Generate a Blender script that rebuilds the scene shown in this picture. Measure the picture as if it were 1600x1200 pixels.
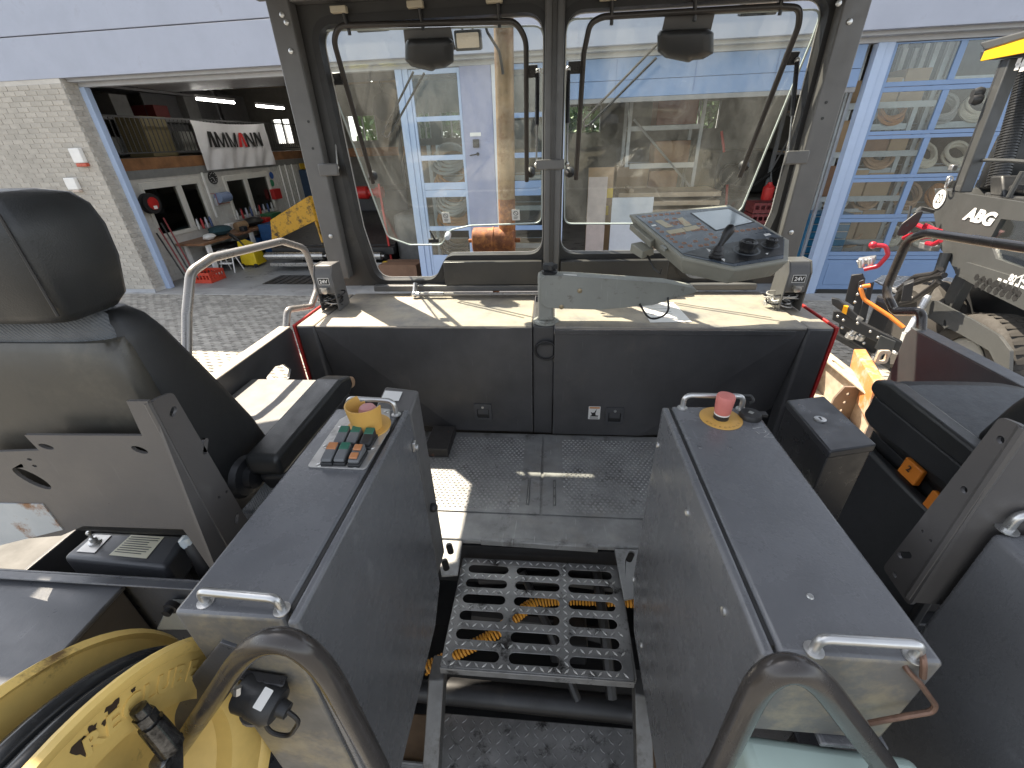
import bpy, bmesh, math, random
from math import sin, cos, tan, pi, radians, atan2, sqrt, hypot
from mathutils import Vector, Matrix
from mathutils.geometry import tessellate_polygon

random.seed(7)
for _o in list(bpy.data.objects):
    bpy.data.objects.remove(_o)
SC = bpy.context.scene
COL = SC.collection

# ------------------------------------------------------------------ camera
EYE = 2.95                      # camera height above the yard
FPX, TH, RO, YA = 670.2, radians(29.64), radians(-1.976), radians(5.73)
fw = Vector((-sin(YA) * cos(TH), cos(YA) * cos(TH), -sin(TH)))
r0 = Vector((cos(YA), sin(YA), 0))
u0 = r0.cross(fw)
rt = r0 * cos(RO) + u0 * sin(RO)
up = rt.cross(fw)
cam = bpy.data.objects.new('camera', bpy.data.cameras.new('camera'))
COL.objects.link(cam)
cam.matrix_world = Matrix(((rt.x, up.x, -fw.x, 0), (rt.y, up.y, -fw.y, 0), (rt.z, up.z, -fw.z, EYE), (0, 0, 0, 1)))
cam.data.sensor_width = 36.0
cam.data.lens = FPX / 1600 * 36.0
cam.data.clip_start = 0.02
cam.data.clip_end = 500
SC.camera = cam

# ------------------------------------------------------------------ light
SUN_AZ, SUN_EL = radians(46), radians(54)       # azimuth left of the machine's heading
sdir = Vector((-sin(SUN_AZ) * cos(SUN_EL), cos(SUN_AZ) * cos(SUN_EL), sin(SUN_EL)))
world = bpy.data.worlds.new('World')
SC.world = world
world.use_nodes = True
wn = world.node_tree
sky = wn.nodes.new('ShaderNodeTexSky')
sky.sky_type = 'NISHITA'
sky.sun_disc = False
sky.sun_elevation = SUN_EL
sky.sun_rotation = -SUN_AZ
sky.dust_density = 1.2
bg = wn.nodes['Background']
hs_ = wn.nodes.new('ShaderNodeHueSaturation')      # phone white balance: the sky's blue is held back
hs_.inputs['Saturation'].default_value = 0.34
wn.links.new(sky.outputs['Color'], hs_.inputs['Color'])
wn.links.new(hs_.outputs['Color'], bg.inputs['Color'])
bg.inputs['Strength'].default_value = 0.125
sl = bpy.data.lights.new('sun', 'SUN')
sl.energy = 5.0
sl.angle = radians(0.5)
sl.color = (1.0, 0.88, 0.71)
sun = bpy.data.objects.new('sun', sl)
COL.objects.link(sun)
sun.rotation_euler = (-sdir).to_track_quat('-Z', 'Y').to_euler()
sun.location = (0, 0, 30)
SC.view_settings.view_transform = 'Standard'
SC.view_settings.look = 'None'
SC.view_settings.exposure = 1.60
SC.view_settings.gamma = 1.0
SC.view_settings.use_curve_mapping = False
SC.cycles.max_bounces = 8
SC.cycles.diffuse_bounces = 4
SC.cycles.transparent_max_bounces = 24
SC.cycles.use_denoising = True

# ------------------------------------------------------------------ coordinates
# measured from the eye point; z is shifted by EYE when a mesh is linked
def ray(x, y):
    return rt * ((x - 800) / FPX) - up * ((y - 600) / FPX) + fw
def AY(x, y, Y):
    d = ray(x, y); return d * (Y / d.y)
def AZ(x, y, Z):
    d = ray(x, y); return d * (Z / d.z)
def AX(x, y, X):
    d = ray(x, y); return d * (X / d.x)
def AP(x, y, p, n):
    d = ray(x, y); return d * (Vector(p).dot(Vector(n)) / d.dot(Vector(n)))
BA = radians(2.18)              # the workshop front is turned a little against the machine
BU = Vector((cos(BA), -sin(BA), 0))
BN = Vector((sin(BA), cos(BA), 0))
def W(u, n, z):
    return BU * u + BN * n + Vector((0, 0, z - EYE))
def Bn(x, y, n):
    d = ray(x, y); p = d * (n / d.dot(BN)); return (p.dot(BU), n, p.z + EYE)
def Bu(x, y, u):
    d = ray(x, y); p = d * (u / d.dot(BU)); return (u, p.dot(BN), p.z + EYE)
def Bz(x, y, z):
    d = ray(x, y); p = d * ((z - EYE) / d.z); return (p.dot(BU), p.dot(BN), z)
V = Vector

# ------------------------------------------------------------------ materials
MATS = {}
def M(name, col, rough=0.5, metal=0.0, var=0.12, scale=6.0, bump=0.0, bscale=120.0, dust=None, damt=0.0, spot=None, samt=0.0, sscale=14.0, rvar=0.12, spec=0.5, emit=None, estr=0.0, rnd=0.0, coat=0.0, scratch=0.0, edge=0.0):
    if name in MATS: return MATS[name]
    m = bpy.data.materials.new(name); m.use_nodes = True
    nt = m.node_tree; N = nt.nodes; L = nt.links
    b = N['Principled BSDF']
    b.inputs['Roughness'].default_value = rough
    b.inputs['Metallic'].default_value = metal
    b.inputs['Specular IOR Level'].default_value = spec
    if coat: b.inputs['Coat Weight'].default_value = coat
    tc = N.new('ShaderNodeTexCoord')
    def noise(sc, det=6, rg=0.6):
        n = N.new('ShaderNodeTexNoise'); n.inputs['Scale'].default_value = sc
        n.inputs['Detail'].default_value = det; n.inputs['Roughness'].default_value = rg
        L.new(tc.outputs['Object'], n.inputs['Vector']); return n.outputs['Fac']
    def ramp(src, a, c):
        r = N.new('ShaderNodeMapRange'); r.inputs['From Min'].default_value = a; r.inputs['From Max'].default_value = c
        L.new(src, r.inputs['Value']); return r.outputs['Result']
    def mix(fac, A, B):
        x = N.new('ShaderNodeMix'); x.data_type = 'RGBA'
        if isinstance(fac, float): x.inputs[0].default_value = fac
        else: L.new(fac, x.inputs[0])
        for i, q in ((6, A), (7, B)):
            if isinstance(q, tuple): x.inputs[i].default_value = (*q[:3], 1)
            else: L.new(q, x.inputs[i])
        return x.outputs[2]
    def mul(a, v):
        q = N.new('ShaderNodeMath'); q.operation = 'MULTIPLY'; L.new(a, q.inputs[0])
        if isinstance(v, float): q.inputs[1].default_value = v
        else: L.new(v, q.inputs[1])
        return q.outputs[0]
    c = tuple(col)
    nz = noise(scale)
    if var:
        lo = tuple(v * (1 - var) for v in c); hi = tuple(min(1, v * (1 + var)) for v in c)
        cur = mix(ramp(nz, 0.3, 0.7), lo, hi)
    else:
        cur = mix(0.0, c, c)
    if rnd:
        oi = N.new('ShaderNodeObjectInfo')
        h = N.new('ShaderNodeHueSaturation')
        L.new(cur, h.inputs['Color'])
        mr = N.new('ShaderNodeMapRange'); mr.inputs['To Min'].default_value = 1 - rnd; mr.inputs['To Max'].default_value = 1 + rnd
        at = N.new('ShaderNodeAttribute'); at.attribute_name = 'rnd'
        ad = N.new('ShaderNodeMath'); ad.operation = 'ADD'
        L.new(oi.outputs['Random'], ad.inputs[0]); L.new(at.outputs['Fac'], ad.inputs[1])
        fr = N.new('ShaderNodeMath'); fr.operation = 'FRACT'; L.new(ad.outputs[0], fr.inputs[0])
        L.new(fr.outputs[0], mr.inputs['Value']); L.new(mr.outputs['Result'], h.inputs['Value'])
        cur = h.outputs['Color']
    if spot:
        s = ramp(noise(sscale, 10, 0.72), 0.62 - 0.25 * samt, 0.70 - 0.15 * samt)
        cur = mix(s, cur, tuple(spot))
    if scratch:
        mp = N.new('ShaderNodeMapping'); mp.inputs['Scale'].default_value = (90, 7, 5); mp.inputs['Rotation'].default_value = (0.3, 0.5, 0.4)
        L.new(tc.outputs['Object'], mp.inputs['Vector'])
        n2 = N.new('ShaderNodeTexNoise'); n2.inputs['Scale'].default_value = 1.4; n2.inputs['Detail'].default_value = 8
        L.new(mp.outputs['Vector'], n2.inputs['Vector'])
        cur = mix(mul(ramp(n2.outputs['Fac'], 0.66, 0.78), float(scratch)), cur, tuple(min(1, v * 2.2 + 0.06) for v in c))
    if edge:                                      # paint rubbed off along the folded edges
        bv = N.new('ShaderNodeBevel'); bv.samples = 3; bv.inputs['Radius'].default_value = 0.006
        ge = N.new('ShaderNodeNewGeometry'); dt = N.new('ShaderNodeVectorMath'); dt.operation = 'DOT_PRODUCT'
        L.new(bv.outputs['Normal'], dt.inputs[0]); L.new(ge.outputs['Normal'], dt.inputs[1])
        cur = mix(mul(mul(ramp(dt.outputs['Value'], 0.985, 0.90), ramp(noise(22, 8, 0.7), 0.40, 0.62)), float(edge)), cur, (0.34, 0.33, 0.32))
    if dust:
        g = N.new('ShaderNodeNewGeometry'); sx = N.new('ShaderNodeSeparateXYZ'); L.new(g.outputs['Normal'], sx.inputs[0])
        upm = ramp(sx.outputs['Z'], -0.2, 0.9)
        dn = ramp(noise(5.0, 9, 0.7), 0.75 - damt * 0.6, 0.95 - damt * 0.5)
        a = N.new('ShaderNodeMath'); a.operation = 'MULTIPLY_ADD'; L.new(upm, a.inputs[0]); a.inputs[1].default_value = 0.75; a.inputs[2].default_value = 0.25
        cur = mix(mul(mul(dn, a.outputs[0]), min(1.0, damt * 1.3)), cur, tuple(dust))
    L.new(cur, b.inputs['Base Color'])
    if rvar:
        rr = N.new('ShaderNodeMapRange'); rr.inputs['From Min'].default_value = 0.3; rr.inputs['From Max'].default_value = 0.7
        rr.inputs['To Min'].default_value = max(0.03, rough - rvar); rr.inputs['To Max'].default_value = min(1, rough + rvar)
        L.new(noise(scale * 3.1, 8, 0.7), rr.inputs['Value']); L.new(rr.outputs['Result'], b.inputs['Roughness'])
    if bump:
        bn_ = N.new('ShaderNodeBump'); bn_.inputs['Strength'].default_value = bump; bn_.inputs['Distance'].default_value = 0.002
        L.new(noise(bscale, 3, 0.5), bn_.inputs['Height']); L.new(bn_.outputs['Normal'], b.inputs['Normal'])
    if emit:
        b.inputs['Emission Color'].default_value = (*emit, 1); b.inputs['Emission Strength'].default_value = estr
    MATS[name] = m
    return m

def glass(name, tint=(0.9, 0.95, 0.93), refl=0.10, dusty=0.0, dcol=(0.75, 0.75, 0.72), dscale=3.0):
    if name in MATS: return MATS[name]
    m = bpy.data.materials.new(name); m.use_nodes = True
    nt = m.node_tree; N = nt.nodes; L = nt.links
    N.remove(N['Principled BSDF']); out = N['Material Output']
    tr = N.new('ShaderNodeBsdfTransparent'); tr.inputs['Color'].default_value = (*tint, 1)
    gl = N.new('ShaderNodeBsdfGlossy'); gl.inputs['Roughness'].default_value = 0.01
    lw = N.new('ShaderNodeLayerWeight'); lw.inputs['Blend'].default_value = 0.35
    mr = N.new('ShaderNodeMapRange'); mr.inputs['To Min'].default_value = refl * 0.5; mr.inputs['To Max'].default_value = min(1, refl * 3.0)
    L.new(lw.outputs['Facing'], mr.inputs['Value'])
    mx = N.new('ShaderNodeMixShader'); L.new(mr.outputs['Result'], mx.inputs[0]); L.new(tr.outputs[0], mx.inputs[1]); L.new(gl.outputs[0], mx.inputs[2])
    cur = mx.outputs[0]
    if dusty:
        tc = N.new('ShaderNodeTexCoord')
        n1 = N.new('ShaderNodeTexNoise'); n1.inputs['Scale'].default_value = dscale; n1.inputs['Detail'].default_value = 10; n1.inputs['Roughness'].default_value = 0.7
        mp = N.new('ShaderNodeMapping'); mp.inputs['Scale'].default_value = (2.2, 2.2, 0.7); L.new(tc.outputs['Object'], mp.inputs['Vector']); L.new(mp.outputs[0], n1.inputs['Vector'])
        n2 = N.new('ShaderNodeTexNoise'); n2.inputs['Scale'].default_value = 90; n2.inputs['Detail'].default_value = 4; L.new(tc.outputs['Object'], n2.inputs['Vector'])
        r1 = N.new('ShaderNodeMapRange'); r1.inputs['From Min'].default_value = 0.35; r1.inputs['From Max'].default_value = 0.8; r1.inputs['To Min'].default_value = 0.06; L.new(n1.outputs['Fac'], r1.inputs['Value'])
        r2 = N.new('ShaderNodeMapRange'); r2.inputs['From Min'].default_value = 0.60; r2.inputs['From Max'].default_value = 0.74; r2.inputs['To Max'].default_value = 1.0; L.new(n2.outputs['Fac'], r2.inputs['Value'])
        ad = N.new('ShaderNodeMath'); ad.operation = 'MULTIPLY_ADD'; L.new(r2.outputs[0], ad.inputs[0]); ad.inputs[1].default_value = 0.35; L.new(r1.outputs[0], ad.inputs[2])
        ml = N.new('ShaderNodeMath'); ml.operation = 'MULTIPLY'; ml.inputs[1].default_value = dusty; ml.use_clamp = True; L.new(ad.outputs[0], ml.inputs[0])
        df = N.new('ShaderNodeBsdfDiffuse'); df.inputs['Color'].default_value = (*dcol, 1)
        tl = N.new('ShaderNodeBsdfTranslucent'); tl.inputs['Color'].default_value = (*dcol, 1)
        dm = N.new('ShaderNodeMixShader'); dm.inputs[0].default_value = 0.6; L.new(df.outputs[0], dm.inputs[1]); L.new(tl.outputs[0], dm.inputs[2])
        m2 = N.new('ShaderNodeMixShader'); L.new(ml.outputs[0], m2.inputs[0]); L.new(cur, m2.inputs[1]); L.new(dm.outputs[0], m2.inputs[2])
        cur = m2.outputs[0]
    L.new(cur, out.inputs['Surface'])
    MATS[name] = m
    return m

TAN = (0.42, 0.36, 0.29)
grey = M('grey_paint', (0.076, 0.079, 0.086), 0.36, edge=0.5, var=0.10, bump=0.12, bscale=260, dust=TAN, damt=0.18, scratch=0.25)
grey_console = M('console_paint', (0.128, 0.131, 0.138), 0.27, edge=0.7, var=0.12, scale=4, bump=0.16, bscale=230, dust=(0.30, 0.29, 0.28), damt=0.22, scratch=0.3)
grey_panel = M('cowl_paint', (0.066, 0.065, 0.067), 0.40, edge=0.5, var=0.22, scale=4, bump=0.10, dust=(0.25, 0.21, 0.17), damt=0.30, scratch=0.25)
grey_top = M('dusty_cowl_top', (0.20, 0.195, 0.19), 0.6, var=0.14, scale=5, dust=(0.40, 0.345, 0.265), damt=0.72, bump=0.1)
grey_frame = M('frame_paint', (0.116, 0.113, 0.111), 0.40, var=0.12, dust=TAN, damt=0.20, bump=0.08)
deck_m = M('deck_sheet', (0.15, 0.145, 0.14), 0.6, var=0.12, scale=5, bump=0.1)
grey_arm = M('arm_paint', (0.27, 0.275, 0.25), 0.45, var=0.10, dust=TAN, damt=0.25, spot=(0.12, 0.10, 0.08), samt=0.25, scratch=0.3)
panel_case = M('panel_case', (0.26, 0.255, 0.215), 0.5, var=0.12, dust=TAN, damt=0.3, scratch=0.3)
black_gl = M('black_paint', (0.022, 0.022, 0.024), 0.32, var=0.12, dust=TAN, damt=0.12, scratch=0.2)
seal = M('rubber_seal', (0.018, 0.017, 0.017), 0.5, var=0.1)
plastic = M('black_plastic', (0.022, 0.023, 0.025), 0.45, var=0.1, bump=0.15, bscale=500, dust=TAN, damt=0.08)
vinyl = M('black_vinyl', (0.024, 0.025, 0.025), 0.38, var=0.2, bump=0.2, bscale=380, dust=(0.30, 0.27, 0.21), damt=0.05)
vinyl_side = M('smooth_vinyl', (0.013, 0.0135, 0.014), 0.5, var=0.15, bump=0.15, bscale=300)
shell_m = M('seat_shell', (0.046, 0.043, 0.036), 0.36, var=0.2, scale=3, bump=0.08, dust=(0.30, 0.27, 0.20), damt=0.32)
steel = M('steel', (0.42, 0.41, 0.39), 0.32, 0.9, var=0.15, scratch=0.2)
zinc = M('zinc', (0.55, 0.55, 0.54), 0.35, 0.85, var=0.2)
rail_m = M('rail_tube_paint', (0.30, 0.285, 0.27), 0.28, 0.45, var=0.03, scale=3, rvar=0.04)
hoop_m = M('dark_tube_paint', (0.046, 0.041, 0.038), 0.22, 0.1, var=0.2, dust=(0.36, 0.30, 0.22), damt=0.16, scratch=0.3)
red_m = M('red_paint', (0.42, 0.020, 0.018), 0.4, var=0.15, dust=TAN, damt=0.15)
floor_m = M('worn_floor_steel', (0.29, 0.292, 0.288), 0.42, 0.25, var=0.25, scale=9, dust=(0.40, 0.35, 0.29), damt=0.36, spot=(0.13, 0.125, 0.12), samt=0.3, sscale=7, scratch=0.6)
tread_m = M('tread_plate', (0.25, 0.25, 0.248), 0.36, 0.55, var=0.3, scale=10, dust=(0.20, 0.18, 0.16), damt=0.25, spot=(0.03, 0.028, 0.027), samt=0.3)
tread_hi = M('tread_bars', (0.66, 0.66, 0.65), 0.32, 0.5, var=0.25)
dimple_m = M('worn_dimples', (0.36, 0.36, 0.35), 0.34, 0.55, var=0.25, dust=(0.45, 0.40, 0.33), damt=0.3)
greasy = M('greasy_black', (0.016, 0.016, 0.017), 0.45, var=0.3, dust=(0.12, 0.10, 0.08), damt=0.3)
alu = M('aluminium_plate', (0.50, 0.49, 0.47), 0.42, 0.55, var=0.1, spot=(0.25, 0.24, 0.23), samt=0.15)
chk_alu = M('checker_alu', (0.48, 0.47, 0.46), 0.38, 0.8, var=0.15)
white_m = M('white_print', (0.78, 0.77, 0.74), 0.5, var=0.05)
knob_black = M('knob_black', (0.012, 0.012, 0.013), 0.38, var=0.1)
console_dusty = M('dusty_console_paint', (0.135, 0.132, 0.126), 0.42, edge=0.7, var=0.15, dust=(0.34, 0.29, 0.20), damt=0.5, spot=(0.27, 0.235, 0.165), samt=0.45, sscale=5)
black_m = M('black_print', (0.02, 0.02, 0.02), 0.5, var=0)
yellow_m = M('faded_yellow', (0.62, 0.36, 0.09), 0.45, var=0.12, dust=TAN, damt=0.15)
reel_m = M('reel_yellow', (0.72, 0.51, 0.16), 0.46, var=0.16, scale=8, spot=(0.16, 0.10, 0.04), samt=0.12, sscale=7, dust=(0.30, 0.23, 0.13), damt=0.34)
pink_red = M('faded_red', (0.62, 0.20, 0.17), 0.5, var=0.1, dust=TAN, damt=0.1)
rust = M('rust', (0.20, 0.072, 0.030), 0.7, 0.2, var=0.4, scale=18, spot=(0.42, 0.17, 0.05), samt=0.6, sscale=20, bump=0.3, bscale=90)
pipe_tan = M('heat_tan_pipe', (0.31, 0.205, 0.115), 0.42, 0.3, var=0.25, scale=9, spot=(0.20, 0.10, 0.045), samt=0.42, sscale=7)
orange_m = M('orange_plastic', (0.72, 0.22, 0.02), 0.4, var=0.08)
glass_ws = glass('windscreen_glass', (0.94, 0.97, 0.96), 0.06, 0.055)
glass_bld = glass('door_glass', (0.88, 0.91, 0.91), 0.08, 0.012, dscale=1.0)
glass_in = glass('office_glass', (0.5, 0.5, 0.45), 0.12)

# ------------------------------------------------------------------ mesh builder
class MB:
    def __init__(s):
        s.v = []; s.f = []; s.mi = []; s.m = 0; s.sm = []
        s.smooth = False
    def face(s, idx):
        s.f.append(tuple(idx)); s.mi.append(s.m); s.sm.append(s.smooth)
    def add(s, pts):
        n = len(s.v); s.v += [tuple(p) for p in pts]; return n
    def poly(s, pts):
        n = s.add(pts); s.face(range(n, n + len(pts))); return s
    def box(s, a, b):
        x0, x1 = sorted((a[0], b[0])); y0, y1 = sorted((a[1], b[1])); z0, z1 = sorted((a[2], b[2]))
        return s.hexa([(x0, y0, z0), (x1, y0, z0), (x1, y1, z0), (x0, y1, z0)], [(x0, y0, z1), (x1, y0, z1), (x1, y1, z1), (x0, y1, z1)])
    def hexa(s, lo, hi):
        return s.loft([lo, hi])
    def bbox(s, u0, u1, n0, n1, z0, z1):          # box in the workshop's own directions
        return s.hexa([W(u0, n0, z0), W(u1, n0, z0), W(u1, n1, z0), W(u0, n1, z0)], [W(u0, n0, z1), W(u1, n0, z1), W(u1, n1, z1), W(u0, n1, z1)])
    def loft(s, loops, cap=True, closed=False):
        k = len(loops[0]); base = [s.add(l) for l in loops]
        rng = range(len(loops) - (0 if closed else 1))
        for i in rng:
            a = base[i]; b = base[(i + 1) % len(loops)]
            for j in range(k):
                j2 = (j + 1) % k
                s.face((a + j, a + j2, b + j2, b + j))
        if cap and not closed:
            sm = s.smooth; s.smooth = False
            s.face([base[0] + j for j in reversed(range(k))]); s.face([base[-1] + j for j in range(k)])
            s.smooth = sm
        return s
    def prism(s, pts, d):
        d = V(d); p = [V(q) for q in pts]
        return s.loft([p, [q + d for q in p]])
    def tube(s, pts, r, seg=10, cap=True, closed=False, rx=None):
        p = [V(q) for q in pts]; n = len(p); loops = []
        T = []
        for i in range(n):
            if closed: t = p[(i + 1) % n] - p[i - 1]
            elif i == 0: t = p[1] - p[0]
            elif i == n - 1: t = p[-1] - p[-2]
            else: t = (p[i + 1] - p[i]).normalized() + (p[i] - p[i - 1]).normalized()
            T.append(t.normalized())
        a = T[0].orthogonal().normalized()
        for i in range(n):
            a = (a - T[i] * a.dot(T[i]))
            if a.length < 1e-6: a = T[i].orthogonal()
            a.normalize(); b = T[i].cross(a)
            rr = r[i] if isinstance(r, (list, tuple)) else r
            loops.append([p[i] + (a * cos(2 * pi * k / seg) + b * sin(2 * pi * k / seg)) * rr for k in range(seg)])
        sm = s.smooth; s.smooth = True
        s.loft(loops, cap, closed); s.smooth = sm
        return s
    def cyl(s, a, b, r, r2=None, seg=16, cap=True):
        return s.tube([a, b], [r, r if r2 is None else r2], seg, cap)
    def lathe(s, c, axis, prof, seg=24, cap=True):  # prof: (radius, height)
        c = V(c); ax = V(axis).normalized(); a = ax.orthogonal().normalized(); b = ax.cross(a)
        sm = s.smooth; s.smooth = True
        s.loft([[c + ax * h + (a * cos(2 * pi * k / seg) + b * sin(2 * pi * k / seg)) * r for k in range(seg)] for r, h in prof], cap)
        s.smooth = sm; return s
    def ring(s, c, axis, R, r, seg=32, seg2=8):
        c = V(c); ax = V(axis).normalized(); a = ax.orthogonal().normalized(); b = ax.cross(a)
        return s.tube([c + (a * cos(2 * pi * k / seg) + b * sin(2 * pi * k / seg)) * R for k in range(seg)], r, seg2, closed=True)
    def ball(s, c, r, seg=12):
        c = V(c); rx = r if isinstance(r, (tuple, list)) else (r, r, r)
        prof = [(sin(pi * i / 8), -cos(pi * i / 8)) for i in range(1, 8)]
        sm = s.smooth; s.smooth = True
        s.loft([[c + V((cos(2 * pi * k / seg) * q * rx[0], sin(2 * pi * k / seg) * q * rx[1], h * rx[2])) for k in range(seg)] for q, h in prof])
        s.smooth = sm; return s
    def plate(s, out, holes, d, o=(0, 0, 0), ex=(1, 0, 0), ey=(0, 1, 0)):
        """flat plate with holes: 2D loops on (o, ex, ey), thickness vector d"""
        o, ex, ey, d = V(o), V(ex), V(ey), V(d)
        loops = [out] + list(holes)
        P = [[o + ex * q[0] + ey * q[1] for q in l] for l in loops]
        tris = tessellate_polygon([[V((q[0], q[1], 0)) for q in l] for l in loops])
        flat = [q for l in P for q in l]
        a = s.add(flat); b = s.add([q + d for q in flat])
        for t in tris:
            s.face((a + t[0], a + t[1], a + t[2])); s.face((b + t[2], b + t[1], b + t[0]))
        k = 0
        for l in P:
            n = len(l)
            for j in range(n):
                j2 = (j + 1) % n
                s.face((a + k + j, a + k + j2, b + k + j2, b + k + j))
            k += n
        return s

def fillet(pts, r, n=6, closed=False):
    p = [V(q) for q in pts]; out = []
    N_ = len(p)
    for i in range(N_):
        if not closed and i in (0, N_ - 1): out.append(p[i]); continue
        a = p[i - 1] - p[i]; b = p[(i + 1) % N_] - p[i]
        rr = r[i] if isinstance(r, (list, tuple)) else r
        an = a.angle(b)
        if an > pi - 0.05: out.append(p[i]); continue
        t = min(rr / tan(an / 2), a.length * 0.48, b.length * 0.48)
        A = p[i] + a.normalized() * t; B = p[i] + b.normalized() * t
        for k in range(n + 1):
            q = k / n
            out.append(A * (1 - q) ** 2 + p[i] * 2 * q * (1 - q) + B * q ** 2)
    return out
def fillet2(pts, r, n=5):
    return [(q.x, q.y) for q in fillet([V((a, b, 0)) for a, b in pts], r, n, True)]
def rrect(x0, y0, x1, y1, r, n=4):
    return fillet2([(x0, y0), (x1, y0), (x1, y1), (x0, y1)], r, n)
def circ(cx, cy, rx, ry=None, n=20):
    ry = rx if ry is None else ry
    return [(cx + rx * cos(2 * pi * k / n), cy + ry * sin(2 * pi * k / n)) for k in range(n)]
def slot(cx, cy, w, h, n=6, ang=0.0):
    """stadium: total length w, height h"""
    r = h / 2; L_ = max(0, w / 2 - r); out = []
    for sgn, a0 in ((1, -pi / 2), (-1, pi / 2)):
        for k in range(n + 1):
            t = a0 + pi * k / n
            x, y = sgn * L_ + r * cos(t), r * sin(t)
            out.append((cx + x * cos(ang) - y * sin(ang), cy + x * sin(ang) + y * cos(ang)))
    return out

WLOC = {}
def _props(o, label=None, cat=None, group=None, kind=None):
    if label: o['label'] = label
    if cat: o['category'] = cat
    if group: o['group'] = group
    if kind: o['kind'] = kind
    return o
def thing(name, label, cat, loc, group=None):
    o = bpy.data.objects.new(name, None); COL.objects.link(o)
    o.empty_display_size = 0.05
    o.location = (loc[0], loc[1], loc[2] + EYE)
    WLOC[o.name] = V(o.location)
    return _props(o, label, cat, group)
def obj(name, mb, mats, parent=None, bevel=0.0, label=None, cat=None, group=None, kind=None, sub=0, angle=40, bseg=2, bangle=35, weld=False, origin=None):
    me = bpy.data.meshes.new(name)
    if parent is not None: base = WLOC[parent.name]
    else:
        if origin is None:
            xs = [q[0] for q in mb.v]; ys = [q[1] for q in mb.v]; zs = [q[2] for q in mb.v]
            base = V(((min(xs) + max(xs)) / 2, (min(ys) + max(ys)) / 2, min(zs) + EYE))
        else: base = V((origin[0], origin[1], origin[2] + EYE))
    me.from_pydata([(q[0] - base.x, q[1] - base.y, q[2] + EYE - base.z) for q in mb.v], [], mb.f)
    mats = mats if isinstance(mats, (list, tuple)) else [mats]
    for m in mats: me.materials.append(m)
    me.polygons.foreach_set('material_index', mb.mi)
    bm = bmesh.new(); bm.from_mesh(me)
    if weld: bmesh.ops.remove_doubles(bm, verts=bm.verts, dist=1e-5)
    bmesh.ops.recalc_face_normals(bm, faces=bm.faces)
    bm.to_mesh(me); bm.free()
    me.polygons.foreach_set('use_smooth', [True] * len(me.polygons))
    me.set_sharp_from_angle(angle=radians(angle))
    o = bpy.data.objects.new(name, me); COL.objects.link(o)
    if parent is not None:
        o.parent = parent; WLOC[o.name] = V(base)
    else:
        o.location = base; WLOC[o.name] = V(base)
    if sub:
        md = o.modifiers.new('sub', 'SUBSURF'); md.levels = sub; md.render_levels = sub
    if bevel:
        md = o.modifiers.new('bevel', 'BEVEL'); md.width = bevel; md.segments = bseg; md.limit_method = 'ANGLE'; md.angle_limit = radians(bangle); md.use_clamp_overlap = True
    return _props(o, label, cat, group, kind)
def text_mb(mb, s, size, o, ex, ey, d=0.0006, bold=0.0, align='CENTER', sx=1.0, shear=0.0):
    """lettering as raised flat print"""
    cu = bpy.data.curves.new('t', 'FONT'); cu.body = s; cu.size = size; cu.align_x = align; cu.align_y = 'CENTER'
    cu.offset = bold; cu.resolution_u = 3; cu.shear = shear
    ob = bpy.data.objects.new('t', cu)
    me = ob.to_mesh()
    ex, ey, o = V(ex).normalized(), V(ey).normalized(), V(o); nrm = ex.cross(ey)
    n = mb.add([o + ex * (q.co.x * sx) + ey * q.co.y + nrm * d for q in me.vertices])
    for p in me.polygons: mb.face([n + i for i in p.vertices])
    ob.to_mesh_clear(); bpy.data.objects.remove(ob); bpy.data.curves.remove(cu)
    return mb
def dup(root, off, name=None, **kw):
    """copy of a thing with copies of its parts and sub-parts; off moves it"""
    r = root.copy(); COL.objects.link(r); r.location = root.location + V(off)
    WLOC[r.name] = WLOC[root.name] + V(off)
    def rec(a, b):
        for ch in list(a.children):
            c = ch.copy(); COL.objects.link(c); c.parent = b; rec(ch, c)
    rec(root, r)
    _props(r, **kw)
    return r
def scratchy(a, s=1.0): return a + random.uniform(-s, s)
X_, Y_, Z_ = V((1, 0, 0)), V((0, 1, 0)), V((0, 0, 1))
# ================================================================== THE YARD
asphalt = M('joint_sand', (0.13, 0.125, 0.115), 0.9, var=0.25, scale=3)
conc = M('yard_concrete', (0.36, 0.35, 0.33), 0.85, var=0.2, scale=2.5, bump=0.3, bscale=60, spot=(0.18, 0.17, 0.16), samt=0.2, sscale=3)
shopfloor = M('workshop_floor_concrete', (0.30, 0.30, 0.29), 0.55, var=0.2, scale=1.2, spot=(0.12, 0.115, 0.11), samt=0.25, sscale=2.0)
pav_m = M('paving_concrete', (0.36, 0.335, 0.29), 0.85, var=0.22, scale=9, bump=0.4, bscale=160, rnd=0.22, spot=(0.13, 0.125, 0.115), samt=0.15)
b = MB(); b.poly([(-150, -150, -0.035 - EYE), (150, -150, -0.035 - EYE), (150, 150, -0.035 - EYE), (-150, 150, -0.035 - EYE)])
obj('ground', b, asphalt, kind='structure')
b = MB(); b.bbox(-16, 14, 8.86, 9.34, -0.03, 0.012)
obj('threshold_kerb', b, conc, kind='structure', bevel=0.008)
b = MB(); b.bbox(-16, 14, 9.34, 20, -0.2, 0.006)
obj('workshop_floor', b, shopfloor, kind='structure')
# drain grating in the workshop floor
gr = thing('floor_grating', 'dark steel drain grating let into the workshop floor beside the yellow hopper', 'grating', W(-6.7, 10.1, 0.006))
b = MB()
for k in range(9):
    b.bbox(-7.5 + k * 0.19, -7.43 + k * 0.19, 9.75, 10.45, 0.007, 0.018)
obj('bars', b, greasy, gr)
b = MB(); b.bbox(-7.56, -5.78, 9.7, 10.5, 0.0065, 0.010); obj('frame', b, greasy, gr)

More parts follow.
